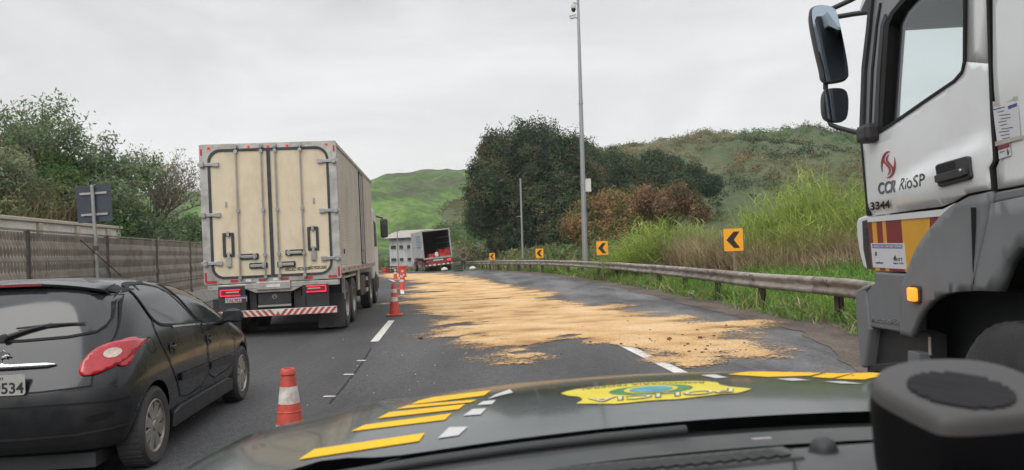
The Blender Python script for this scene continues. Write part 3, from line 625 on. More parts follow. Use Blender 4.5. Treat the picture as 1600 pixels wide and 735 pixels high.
def gzv(x, y): return np.array([gz(a, c) for a, c in zip(x, y)])
def rx(y): return np.array([rail_x(a) for a in y])
n = 26000
y = 7+rng.random(n)**1.3*45; x = rx(y)+.15+np.abs(rng.random(n))**1.2*6.5
cl = np.sin(x*1.9+y*.7)*np.sin(y*1.1-x*.8)*.35+1
h_ = (.28+.32*rng.random(n))*cl*(.65+.35*np.clip((x-rx(y))/2.0, 0, 1))
V = blades(np.stack([x, y, gzv(x, y)-.03], 1), h_, .022+.014*rng.random(n)+y*.0006, .9)
tag(quads_mesh('verge_grass', V, 'grass_green'), 'bright green grass behind the guardrail', 'grass', kind='stuff')
n = 5200; y = 7+rng.random(n)**1.2*34; x = rx(y)-.35+rng.random(n)*.9
keep = np.sin(y*2.3)+np.sin(y*.9+1)+rng.normal(size=n)*.8 > -.2; x, y = x[keep], y[keep]; n = len(x)
V = blades(np.stack([x, y, gzv(x, y)], 1), .12+.38*rng.random(n)**1.5, .016+.01*rng.random(n)+y*.0005, 1.0)
tag(quads_mesh('weeds', V, ['grass_green', 'grass_dry'], mi=(rng.random(len(V)) < .22).astype(int)), 'weeds growing under the guardrail', 'weeds', kind='stuff')
# tall elephant grass clumps
def clumps(spec):
    P_ = []; H_ = []
    for px, Y, rad, hh, cnt in spec:
        c = P(px, 400, Y); a = rng.random(cnt)*2*np.pi; r = rad*np.sqrt(rng.random(cnt)); xx = c.x+np.cos(a)*r; yy_ = Y+np.sin(a)*r*.8
        P_.append(np.stack([xx, yy_, gzv(xx, yy_)-.05], 1)); H_.append(hh*(.38+.62*rng.random(cnt)**.8)*(1-.25*(r/rad)**2)*(.85+.3*np.sin(xx*3.1+Y)))
    return np.concatenate(P_), np.concatenate(H_)
def tall(spec, m, lab, wd=.04, lean=.5, name='tall_grass', leaf=True, curl=.6):
    p, h = clumps(spec); V = blades(p, h, wd*(.7+.6*rng.random(len(p))), lean, 4, curl)
    if leaf:   # arching side leaves on the upper stem
        k = rng.choice(len(p), len(p)*3); t = .3+.65*rng.random(len(k)); q = p[k].copy(); q[:, 2] += h[k]*t*.92; q[:, :2] += rng.normal(size=(len(k), 2))*.12
        V = np.concatenate([V, blades(q, .45+.4*rng.random(len(k)), wd*.9*np.ones(len(k)), 1.6, 3, .9)])
    return tag(quads_mesh(name, V, m), lab, 'grass', kind='stuff')
tall([(1000, 33, 1.1, 2.6, 420), (1030, 32, 1.0, 2.7, 380), (1012, 34, .9, 3.0, 200), (985, 35, .9, 2.1, 200)], 'grass_tall', 'tall green grass clump behind the second chevron sign')
tall([(1180, 29, 1.2, 3.3, 260), (1215, 30, 1.2, 3.5, 260), (1255, 30, 1.2, 4.3, 230), (1285, 29, 1.2, 4.4, 210), (1325, 28, 1.3, 3.8, 240), (1365, 27, 1.4, 3.6, 250), (1420, 26, 1.6, 3.5, 250), (1500, 25, 2, 3.5, 250), (1155, 32, .8, 3.0, 130), (1270, 33, .8, 5.0, 90), (1110, 33, .8, 2.6, 130), (1075, 34, .7, 2.5, 110), (1240, 27, 1.3, 2.9, 120), (1300, 26, 1.3, 2.7, 120)], 'grass_tall', 'tall yellow green reeds below the right hill', lean=.34, wd=.042)
tall([(1060, 31, 1.2, 2.2, 700), (1090, 30, 1.2, 2.3, 750), (1125, 29, 1.2, 2.3, 750), (1160, 28, 1.2, 2.3, 700), (1195, 27, 1.1, 2.3, 600), (1235, 26, 1.1, 2.1, 600), (1280, 25, 1.1, 1.9, 450), (1330, 24, 1.2, 1.8, 400), (1400, 23, 1.4, 1.8, 350)], 'grass_dry', 'dry brown grass behind the largest chevron sign', name='dry_grass', leaf=False, lean=.5, wd=.026)
tall([(960+i*22, 36-i*.45, .9, 1.3, 160) for i in range(20)], 'grass_tall', 'mid height grass at the back of the verge', leaf=False, name='tall_grass')
n = 9000; y = 40+rng.random(n)*75; x = rx(y)+.3+rng.random(n)*9
V = blades(np.stack([x, y, gzv(x, y)], 1), .4+.9*rng.random(n), .07+.04*rng.random(n), .7, 2)
tag(quads_mesh('far_verge_grass', V, ['grass_green', 'grass_dry'], mi=(rng.random(len(V)) < .5).astype(int)), 'mixed green and straw grass round the far bend', 'grass', kind='stuff')

# left bank: brush, trees ------------------------------------------------
def lbase(px, Y): return pbase(px, Y)
LB = 30
pts = []
for k in range(420):
    px = random.uniform(-120, 300); Y = random.uniform(24, 40); topy = interp([(-120, 270), (0, 285), (60, 300), (150, 318), (200, 325), (300, 345)], px)
    p = P(px, random.uniform(topy, 375), Y)
    if p.x < fence_x(Y)-5.2: pts.append((p.x, Y, p.z, random.uniform(.5, 1.1), .9))
Q = cloud(pts, 15000, .135, 5, spread=2.6)
tag(quads_mesh('bank_brush', Q, ['olive', 'green', 'greyleaf'], mi=rng.choice(3, len(Q)//5, p=[.42, .30, .28]).repeat(5)), 'tangled olive and straw brush on the left bank', 'brush', kind='stuff')
n = 10000; px = rng.random(n)*430-130; Y = 25+rng.random(n)*10; xx = np.array([P(a, 400, b_).x for a, b_ in zip(px, Y)]); zz = gzv(xx, Y)+rng.random(n)*2.1
kp = xx < np.array([fence_x(a) for a in Y])-4.6; xx, Y, zz = xx[kp], Y[kp], zz[kp]; n = len(xx)
V = blades(np.stack([xx, Y, zz], 1), .9+1.3*rng.random(n), .025+.015*rng.random(n), .8, 3)
tag(quads_mesh('bank_dry_grass', V, ['grass_dry', 'olive'], mi=(rng.random(len(V)) < .3).astype(int)), 'dry stalks hanging over the left bank', 'dry grass', kind='stuff')
def branchy(label, base, height, spread, m1, leafn, lsize, seed, depth=4, r0=.13, m2=None, frac2=.3, lean=(0, 0), per=5, start=.28, bark='bark_pale', flat=.75, lspread=2.6, kids=(3, 4)):
    rnd = random.Random(seed); t = thing('tree', label, 'tree', base, group='trees on the left bank'); b = MB(); tips = []
    def grow(p, d, L_, r, lv):
        q = p; pts = [p]; k = 4; dd = d
        for i in range(k):
            dd = (dd+Vector((rnd.gauss(0, .13), rnd.gauss(0, .13), rnd.gauss(.03, .08)))).normalized(); q = q+dd*L_/k; pts.append(q)
            if lv >= 2: tips.append((*q, lv))
        b.tube(pts, [r*(1-.5*i/k) for i in range(k+1)], 7 if lv < 2 else 5, cap=False)
        if lv >= depth: tips.append((*q, lv)); return
        for j in range(rnd.randint(*kids)):
            az = rnd.random()*2*math.pi; sp_2 = rnd.uniform(.45, .95)*spread; nd = (dd+Vector((math.cos(az)*sp_2, math.sin(az)*sp_2, rnd.uniform(-.1, .35)*flat))).normalized(); grow(pts[-1] if j < 2 else pts[rnd.randint(2, 4)], nd, L_*rnd.uniform(.62, .85), r*.55, lv+1)
    grow(Vector((0, 0, -.2)), Vector((lean[0], lean[1], 1)).normalized(), height*start, r0, 0)
    zm = max(x[2] for x in tips); k = height/zm; b.v = [(x*k, y*k, z*k) for x, y, z in b.v]; b.build('trunk', bark, t, smooth=60)
    T_ = np.array([(x*k, y*k, z*k) for x, y, z, _ in tips]); idx = rng.integers(0, len(T_), leafn); c = T_[idx]+rng.normal(size=(leafn, 3))*lsize*.8
    c = np.repeat(c, per, 0)+rng.normal(size=(leafn*per, 3))*lsize*lspread*.35; Q = leaf_quads(c, unit(rng.normal(size=c.shape)*.8+np.array([0, 0, .7])), lsize*(.6+.8*rng.random(len(c))), .45, .35)
    quads_mesh('crown', Q, [m1, m2] if m2 else [m1], t, (rng.random(leafn) < frac2).repeat(per) if m2 else None); return t
def topz(px, py, Y): return P(px, py, Y).z-pbase(px, Y)[2]
tree('bushy bright green tree above the left end of the white wall', pb([(60, 262, 31, 30), (88, 268, 31, 30), (98, 292, 30, 30), (45, 235, 32, 26), (75, 300, 30, 28), (30, 215, 33, 18), (60, 225, 32, 16), (108, 312, 30, 22)]), 3000, .24, 'green', lbase(75, 31), 'trees on the left bank', 7, tr=.16, ck=.6, jitter=.55, droop=.5)
for px, Y, top, hs, sp1, ln, sd2, m1, m2, lab in ((5, 29, 148, 1, .8, 1500, 3, 'greyleaf', 'green', 'tall grey green tree cut by the left edge of the picture'), (-60, 27, 160, 1, .9, 1500, 4, 'greyleaf', 'olive', 'grey green tree just outside the left edge of the picture'), (25, 26.5, 225, 1, .9, 1300, 5, 'greyleaf', 'olive', 'pale grey green tree leaning over the left end of the white wall'), (105, 32, 222, 1, .7, 1300, 8, 'greyleaf', 'green', 'grey green tree with loose sprays rising behind the traffic sign'), (135, 30, 275, 1, .8, 900, 9, 'greyleaf', 'green', 'slim grey green tree just behind the traffic sign'), (100, 28.5, 290, 1, 1, 900, 12, 'olive', 'greyleaf', 'low olive tree overhanging the middle of the white wall')):
    branchy(lab, lbase(px, Y), topz(px, top, Y), sp1, m1, ln, .15, sd2, 4, .12, m2, .35)
branchy('sparse wide tree with yellowing leaves and bare branches', lbase(192, 34), topz(235, 246, 34), 1.15, 'olive', 560, .12, 21, 5, .13, 'greyleaf', .3, (.12, 0), 4, .27, lspread=3.2)
branchy('second sparse tree with thin yellow leaves nearer the box truck', lbase(222, 35), topz(265, 252, 35), 1.2, 'olive', 420, .12, 25, 5, .11, 'rust', .15, (.15, 0), 4, .27, lspread=3.2)
for px, Y, top, sd2, lab in ((205, 32, 325, 31, 'rounded grey green tree right of the traffic sign'), (240, 33, 338, 33, 'low grey green tree below the sparse tree'), (275, 34, 345, 37, 'low bushy tree left of the box truck'), (180, 31, 328, 39, 'low dark tree directly right of the sign post')):
    branchy(lab, lbase(px, Y), topz(px, top, Y), 1.1, 'greyleaf' if sd2 != 39 else 'green', 1300, .14, sd2, 4, .1, 'green', .35, per=6)
tree('small green bush beside the edge of the box truck', pb([(300, 360, 40, 22), (320, 372, 42, 18), (340, 370, 44, 20), (285, 370, 39, 18)]), 900, .26, 'green', lbase(305, 40), 'trees on the left bank', 6, tr=.08, ck=.5)
for px, Y, top, lab in ((180, 35, 255, 'thin bare sapling with few leaves right of the traffic sign'), (63, 33, 188, 'bare twig standing above the bushy green tree'), (198, 34, 262, 'slender sapling with a leafy tip before the sparse tree')):
    p0 = pbase(px, Y); tp = P(px+4, top, Y); t = thing('sapling', lab, 'tree', p0, group='saplings on the left bank'); b = MB(); hh = tp.z-p0[2]; dx = tp.x-p0[0]
    b.tube([(0, 0, -.3), (dx*.3, .1, hh*.4), (dx, 0, hh)], [.05, .035, .01], 6)
    for k in range(9):
        z = hh*(.45+.055*k); a = random.random()*6.3; L_ = .55*(1.1-k*.08); b.tube([(dx*z/hh, 0, z), (dx*z/hh+math.cos(a)*L_, math.sin(a)*L_, z+.35*L_)], [.015, .005], 5)
    b.build('trunk', 'bark_pale', t); quads_mesh('crown', cloud([(dx*z_, 0, hh*z_, .45, .7) for z_ in (.6, .75, .88, .97)], 70, .2, 4, spread=3), 'greyleaf', t)
# concrete wall ----------------------------------------------------------
M['wall'] = mat('wall_paint', (.62, .60, .55), .8, var=.08, scale=3, dirt=(.28, .25, .2), dscale=1.3, damt=.5, bump=.1)
M['wall_trim'] = mat('wall_trim', (.50, .44, .36), .8, var=.1, scale=4, dirt=(.25, .2, .15), dscale=2, damt=.5)
wa = P(-260, 330, 14.6); wb = P(186, 364, 29.5); wa = Vector((wa.x, wa.y, 0)); wb = Vector((wb.x, wb.y, 0)); dv = wb-wa; LW = dv.length
t = thing('concrete_wall', 'long cream concrete wall with framed panels behind the mesh fence', 'wall', wa, math.atan2(dv.y, dv.x))
b = MB(); b.box((LW/2, 0, 1.43), (LW, .14, 2.86)); b.build('panel', 'wall', t, bevel=.01)
b = MB(); b.box((LW/2, 0, 2.92), (LW+.1, .30, .11)); b.build('coping', 'wall_trim', t, bevel=.02)
b = MB(); b.box((LW/2, -.09, 2.36), (LW, .06, .08)); b.build('ledge', 'wall_trim', t)
k = 0
while k*2.7 < LW+.1:
    b = MB(); b.box((min(k*2.7+.12, LW-.12), -.05, 1.42), (.24, .22, 2.84)); b.build('pillar', 'wall_trim', t, bevel=.01); k += 1
# mesh fence -------------------------------------------------------------
M['mesh'] = mat('fence_mesh', (.30, .265, .225), .6, .35, var=.2, scale=3, dirt=(.12, .09, .07), dscale=2, damt=.6)
M['fence_post'] = mat('fence_post', (.075, .068, .06), .7, .2, var=.3, scale=8, dirt=(.14, .11, .08), damt=.6)
fy = [5.4+4.3*k for k in range(-1, 13)]; HF = 2.2
fb = thing('mesh_fence', 'long expanded metal mesh fence along the left roadside', 'fence', (fence_x(fy[0]), fy[0], 0)); ox, oy = fence_x(fy[0]), fy[0]
b_ = MB()
for k in range(len(fy)-1):
    x0, y0, x1, y1 = fence_x(fy[k])-ox, fy[k]-oy, fence_x(fy[k+1])-ox, fy[k+1]-oy; b = MB(); b.box((x0, y0, HF/2), (.075, .075, HF+.02)); b.box((x0, y0, 1.25), (.11, .11, .16)); b.box((x0+.01, y0, .45), (.11, .11, .16)); b.build('post', 'fence_post', fb)
    d = Vector((x1-x0, y1-y0, 0)); Ld = d.length; d.normalize(); nn = Vector((-d.y, d.x, 0)); ns = int(Ld/.066); V = []
    for i in range(ns):
        c0 = (i+.5)*Ld/ns; nz_ = 14
        for j in range(nz_):
            za, zb = .12+(HF-.16)*j/nz_, .12+(HF-.16)*(j+1)/nz_; oa = .014*(1 if (j+i) % 2 else -1); ob_ = -oa; wdt = .0165
            pa = Vector((x0, y0, za))+d*(c0+oa)+nn*.012*(1 if j % 2 else -1); pc = Vector((x0, y0, zb))+d*(c0+ob_)-nn*.012*(1 if j % 2 else -1)
            V.append([pa-d*wdt+nn*.008, pa+d*wdt-nn*.008, pc+d*wdt-nn*.008, pc-d*wdt+nn*.008])
    V = np.array([[tuple(q) for q in v] for v in V]); quads_mesh('mesh_panel', V, 'mesh', fb)
    b = MB(); ang = Matrix.Rotation(math.atan2(d.y, d.x), 3, 'Z')
    for z, hh in ((HF, .04), (1.62, .035), (.9, .035), (.12, .05)): b.box(Vector((x0, y0, z))+d*Ld/2, (Ld, .035, hh), ang)
    b.build('frame_rail', 'mesh', fb)
b = MB(); b.grid([[(fence_x(y)-.35, y, .01), (fence_x(y)-.22, y, .42), (fence_x(y)+.12, y, .42), (fence_x(y)+.28, y, .12), (fence_x(y)+.34, y, .01)] for y in [0, 10, 20, 30, 40, 50, 60]])
M['concrete'] = mat('concrete', (.24, .23, .21), .85, var=.15, scale=5, dirt=(.12, .11, .1), dscale=2, damt=.5)
tag(b.build('kerb', 'concrete', fix=False), 'low concrete kerb under the mesh fence', kind='structure')
# back of a traffic sign on the left ------------------------------------
M['sign_back'] = mat('sign_back', (.035, .043, .062), .55, var=.15, scale=5, dirt=(.1, .1, .11), dscale=3, damt=.3)
sp_ = P(155, 400, 17.4); t = thing('traffic_sign', 'back of a dark square traffic sign on a grey post at the mesh fence', 'sign', (sp_.x, 17.4, 0), R(4)); t.rotation_euler = (0, R(-2.0), R(4))
b = MB(); b.tube([(0, 0, 0), (0, 0, 3.36)], .042, 10); b.build('post', 'steel', t, smooth=60)
b = MB(); b.prism(rrect(-.39, 2.5, .39, 3.36, .04), 'y', .05, .058); b.build('panel', 'sign_back', t)
for z in (2.68, 3.17):
    b = MB(); b.box((0, .035, z), (.6, .02, .05)); b.build('bracket', 'alu', t)
for z in (1.9, 1.1):
    b = MB(); b.box((0, -.03, z), (.13, .06, .1)); b.build('clamp', 'fence_post', t)
b = MB(); p0, p1 = P(122, 372, 16.6), P(190, 432, 17.4); b.tube([p0, p1], .012, 6); tag(b.build('cable', 'rubber'), 'thin dark stay cable slanting across the mesh fence', 'cable')
M['rail_dark'] = mat('rail_dark', (.27, .24, .21), .6, .3, var=.22, scale=2.5, dirt=(.09, .065, .05), dscale=2.6, damt=.9, bump=.15, bscale=8, stretch=(1, 1, 3))
# guardrail ----------------------------------------------------------------
gr_ = thing('guardrail', 'long weathered steel guardrail curving round the bend', 'guardrail', (railc[0][0], railc[0][1], 0)); gx, gy = railc[0]
wprof = [(.0, .79), (.03, .785), (.075, .745), (.075, .705), (.02, .655), (.02, .615), (.075, .565), (.075, .525), (.03, .485), (0, .48)]
cum = [0]
for a, c in zip(railc, railc[1:]): cum.append(cum[-1]+math.hypot(c[0]-a[0], c[1]-a[1]))
def at_s(s):
    for i in range(len(cum)-1):
        if cum[i+1] >= s:
            t_2 = (s-cum[i])/(cum[i+1]-cum[i]); a, c = railc[i], railc[i+1]; d = Vector((c[0]-a[0], c[1]-a[1], 0)).normalized()
            return Vector((a[0]+(c[0]-a[0])*t_2, a[1]+(c[1]-a[1])*t_2, 0)), d
    return Vector((*railc[-1], 0)), Vector((-1, .3, 0)).normalized()
def rail_rows(s0, s1, ds, off=0):
    rows = []; s = s0
    while s < s1+ds*.5:
        p, d = at_s(min(s, s1)); nn = Vector((-d.y, d.x, 0)); zb = drop(p.y); wob = .012*noise.noise(Vector((s*.35, 0, 0))); dent = .04*max(0, noise.noise(Vector((s*.8, 5, 0))))
        rows.append([tuple(p+nn*(a+wob-(dent if .5 < z < .75 else 0)+off)+Vector((-gx, -gy, z+zb+wob*1.5))) for a, z in wprof]); s += ds
    return rows
s = 0
while s < cum[-1]-1:
    e_ = min(s+4.0, cum[-1]); b = MB(); b.grid(rail_rows(s, e_+.15, .5 if s < 50 else 2, .002*(int(s/4) % 2)+.0)); o = b.build('beam', random.choice(['rail', 'rail', 'rail_dark']), gr_, smooth=50, fix=False); so_m = o.modifiers.new('s', 'SOLIDIFY'); so_m.thickness = .006; s = e_
s = 1.0; post_s = []
for tgt in ((1176, 16.35), ):
    pass
s0 = min(range(800), key=lambda i: abs(at_s(i*.05)[0].y-16.35))*.05
ss = [s0+k*3.1 for k in range(-5, 60) if 0 < s0+k*3.1 < cum[-1]-2 and (k < 28)]+[s0+28*3.1+k*8 for k in range(0, 12) if s0+28*3.1+k*8 < cum[-1]-2]
for s in ss:
    p, d = at_s(s); nn = Vector((-d.y, d.x, 0)); ang = Matrix.Rotation(math.atan2(d.y, d.x), 3, 'Z'); zb = drop(p.y); b = MB()
    q = p-nn*.16+Vector((-gx, -gy, zb)); ln = Matrix.Rotation(R(random.uniform(-2, 2)), 3, 'X') @ ang
    b.box(q+Vector((0, 0, .33)), (.13, .008, .9), ln); b.box(q+nn*.055+Vector((0, 0, .33)), (.13, .006, .9), ln); b.box(q-nn*.055+Vector((0, 0, .33)), (.13, .006, .9), ln); b.build('post', 'post', gr_)
    b = MB(); b.box(q+nn*.10+Vector((0, 0, .63)), (.12, .10, .3), ang); b.build('spacer', 'post', gr_)
    if p.y < 36:
        for du, zz_ in ((-.06, .745), (.06, .745), (-.06, .545), (.06, .545), (0, .635)):
            b = MB(); b.box(p+nn*.078*(1 if zz_ != .635 else .35)+d*du+Vector((-gx, -gy, zb+zz_)), (.03, .022, .03), ang); b.build('bolt', 'post', gr_)
# chevron signs ------------------------------------------------------------
def chevron(px, py, Y, size, lab, ang=0, lean=0):
    c = P(px, py, Y); g0 = gz(c.x, Y); t = thing('chevron_sign', lab, 'sign', (c.x, Y, g0), group='chevron signs along the bend'); t.rotation_euler = (0, R(lean), math.atan2(c.x, Y)*-.6+R(ang))
    hz_ = c.z-g0; w_, h2_ = size*.9, size*1.08
    b = MB(); b.prism(rrect(-w_/2, hz_-h2_/2, w_/2, hz_+h2_/2, .02, 2), 'y', -.006, 0); b.build('panel', 'sign_yellow', t)
    k = size; b = MB(); b.prism([(.02*k, hz_+.40*k), (.30*k, hz_+.40*k), (.02*k, hz_), (.30*k, hz_-.40*k), (.02*k, hz_-.40*k), (-.33*k, hz_)], 'y', -.010, -.0065); b.build('arrow', 'sign_black', t)
    b = MB(); b.box((0, .035, hz_/2+.1), (.06, .06, hz_+.2-.1)); b.build('post', 'wood', t)
chevron(1146, 375, 20.5, .56, 'largest and nearest chevron sign, in front of the dry grass')
chevron(941, 388, 33, .56, 'second chevron sign from the right, just right of the camera pole')
chevron(843, 396, 44, .50, 'chevron sign just right of the thin grey pole')
chevron(769, 401, 60, .50, 'small chevron sign just right of the standing man', 0, 0)
chevron(645.5, 409, 96, .56, 'tiny chevron sign left of the open cargo truck', 10)
# poles --------------------------------------------------------------------
pp = P(914, 406, 39); zt = P(903, -2, 39)
t = thing('camera_pole', 'tall grey steel pole with two traffic cameras and a white cabinet', 'pole', (pp.x, 39, gz(pp.x, 39))); hp = zt.z-gz(pp.x, 39); dxp = zt.x-pp.x
M['galv'] = mat('galvanised', (.30, .31, .32), .45, .5, var=.12, scale=2, dirt=(.2, .2, .2), dscale=2, damt=.3)
b = MB(); b.tube([(0, 0, -.3), (dxp*.45, 0, hp*.45), (dxp, 0, hp)], [.155, .115, .065], 16); b.build('shaft', 'galv', t, smooth=60)
for f_ in (.33, .62):
    b = MB(); b.lathe([(.15-.07*f_+.015, -.04), (.15-.07*f_+.02, 0), (.15-.07*f_+.015, .04)], (dxp*f_, 0, hp*f_), 'z', 16); b.build('joint_collar', 'galv', t, smooth=60)
def wc(px, py): q = P(px, py, 36)-Vector((pp.x, 39, gz(pp.x, 39))); return q
q = wc(896, 13); b = MB(); b.lathe([(0, .2), (.10, .19), (.13, .1), (.12, -.02), (0.115, -.03)], q, 'z', 14); b.build('camera_housing', 'white_dull', t, smooth=50)
b = MB(); b.lathe([(.115, -.03), (.10, -.12), (.05, -.19), (0, -.2)], q, 'z', 14); b.build('camera_dome', 'dark_glass', t, smooth=60)
b = MB(); b.tube([q+Vector((0, 0, .2)), q+Vector((.02, 0, .28)), wc(905, 8)], .03, 8); q2 = wc(895, 27); b.tube([wc(904, 29), q2+Vector((.05, 0, 0))], .03, 8); b.build('bracket', 'galv', t, smooth=60)
b = MB(); b.box(q2, (.26, .14, .13), Matrix.Rotation(R(-12), 3, 'Y')); b.box(q2+Vector((0, 0, .08)), (.32, .18, .02), Matrix.Rotation(R(-12), 3, 'Y')); b.build('bullet_camera', 'white_dull', t, bevel=.01)
q = wc(919, 290); b = MB(); b.box(q, (.26, .22, .62)); b.build('cabinet', 'white_dull', t, bevel=.02)
p0 = P(817, 408, 54); zt = P(813, 279, 54); t = thing('thin_pole', 'thin pale pole in front of the huge dark mango tree', 'pole', (p0.x, 54, gz(p0.x, 54))); b = MB(); b.tube([(0, 0, -.3), (zt.x-p0.x, 0, zt.z-gz(p0.x, 54))], [.085, .06], 10); b.build('shaft', 'galv', t, smooth=60)
b = MB(); b.box((-.15, 0, 3.9), (.3, .05, .04)); b.build('bracket', 'galv', t)
for px, y0, y1, Y, lab in ((700, 337, 362, 170, 'distant thin utility pole above the building roof'), (622, 358, 405, 140, 'slim pole in front of the white building')):
    a, c = P(px, y0, Y), P(px, y1, Y); t = thing('utility_pole', lab, 'pole', (c.x, Y, min(c.z, gz(c.x, Y)))); b = MB(); b.tube([(0, 0, 0), (0, 0, a.z-t.location.z)], [.12, .09], 8); b.build('shaft', 'galv', t)
    b = MB(); b.box((0, 0, a.z-t.location.z-.4), (.9, .08, .08)); b.build('crossarm', 'wood', t)
# buildings ------------------------------------------------------------------
M['old_white'] = mat('old_white', (.50, .51, .51), .8, var=.12, scale=.6, dirt=(.20, .19, .17), dscale=.9, damt=.9, stretch=(1, 1, .35))
M['roof'] = mat('roof_sheet', (.36, .33, .30), .75, var=.12, scale=.5, dirt=(.22, .18, .15), dscale=.5, damt=.6)
M['brick'] = mat('faded_brick', (.33, .24, .19), .85, var=.2, scale=1.2, dirt=(.2, .17, .14), damt=.5)
Y = 150; A, Bp, C_ = P(609, 404, Y), P(668, 404, Y), P(605, 372, Y); x0, x1 = A.x, A.x+14.5; g0 = gz(x0, Y)-1; ze = P(609, 373, Y).z; zr = P(660, 358, Y).z
t = thing('warehouse', 'long white two storey building with a grey curved roof behind the open truck', 'building', (x0, Y, g0)); W_ = x1-x0; he = ze-g0; hr_ = zr-g0
b = MB(); b.box((W_/2, 6, he/2), (W_, 12, he)); b.build('wall', 'old_white', t)
b = MB(); rows = []
for k in range(13):
    u_ = k/12; yv = -1+14*u_; zz_ = he+(hr_-he)*math.sin(math.pi*min(1, u_*1.02))**.7 if 0 < k < 12 else he
    rows.append([(-.8+max(0, 2.2*math.sin(math.pi*u_)), yv, zz_), (W_/2, yv, zz_+.1), (W_+1.2, yv, zz_+.25)])
b.grid(rows); b.grid([[rows[k][0], (0.1, rows[k][0][1], he-.1)] for k in range(13)]); b.build('roof', 'roof', t, smooth=50, fix=False)
for r_ in range(3):
    for c_ in range(9):
        if r_ == 0 and c_ > 4: continue
        z = he*(.18+.30*r_); b = MB(); b.box((.8+c_*1.55, -.02, z), (.75 if c_ else 1.0, .1, .55 if r_ != 2 else .7)); fr = b.build('window', 'sign_black', t)
        b = MB(); b.box((.8+c_*1.55, -.09, z-.36), (1.1, .08, .07)); b.build('sill', 'old_white', fr)
p = P(727, 404, 130); t = thing('house', 'faded brick house with white gable behind the standing man', 'building', (p.x, 130, gz(p.x, 130)-1)); h0 = P(727, 382, 130).z-t.location.z; hg = P(727, 366, 130).z-t.location.z
b = MB(); b.box((0, 3, h0/2), (6.5, 6, h0)); b.build('wall', 'brick', t)
b = MB(); b.prism([(-3.6, h0), (3.6, h0-.2), (3.4, h0+.9), (-1.2, hg), (-3.6, hg-.3)], 'y', -.3, .0); b.build('gable', 'old_white', t)
b = MB(); b.prism([(-3.8, hg-.25), (-1.2, hg+.05), (3.7, h0+.95), (3.7, h0+.8), (-1.2, hg-.1), (-3.8, hg-.4)], 'y', -.5, 6.3); b.build('roof', 'roof', t)
for x in (-1.6, 1.2):
    b = MB(); b.box((x, -.02, h0*.6), (.9, .08, .9)); b.build('window', 'sign_black', t)
p = P(745, 404, 110); t = thing('blue_gate', 'blue metal gate panel beside the faded brick house', 'gate', (p.x, 110, gz(p.x, 110))); z0, z1 = P(745, 400, 110).z-t.location.z, P(745, 384, 110).z-t.location.z
M['blue'] = mat('blue_paint', (.04, .07, .20), .6, var=.3, scale=3)
b = MB(); b.box((0, 0, (z0+z1)/2), (.9, .08, z1-z0)); b.build('panel', 'blue', t)
b = MB(); [b.box((x, .02, z1/2), (.1, .1, z1+.1)) for x in (-.5, .5)]; b.box((0, -.05, z0+(z1-z0)*.62), (.6, .02, .12)); b.box((0, -.05, z0+(z1-z0)*.35), (.5, .02, .1)); b.build('frame', 'white_dull', t)

# thin damp air
hm_ = bpy.data.materials.new('haze_air'); hm_.use_nodes = True; t = hm_.node_tree; t.nodes.remove(t.nodes['Principled BSDF']); pv = t.nodes.new('ShaderNodeVolumePrincipled')
pv.inputs['Color'].default_value = (1, 1, 1, 1); pv.inputs['Density'].default_value = .0003; pv.inputs['Anisotropy'].default_value = .2; t.links.new(pv.outputs[0], t.nodes['Material Output'].inputs['Volume'])
b = MB(); b.box((0, 330, 30), (1700, 1600, 130)); o = b.build('haze', hm_); tag(o, 'thin pale haze over the whole scene', kind='stuff')
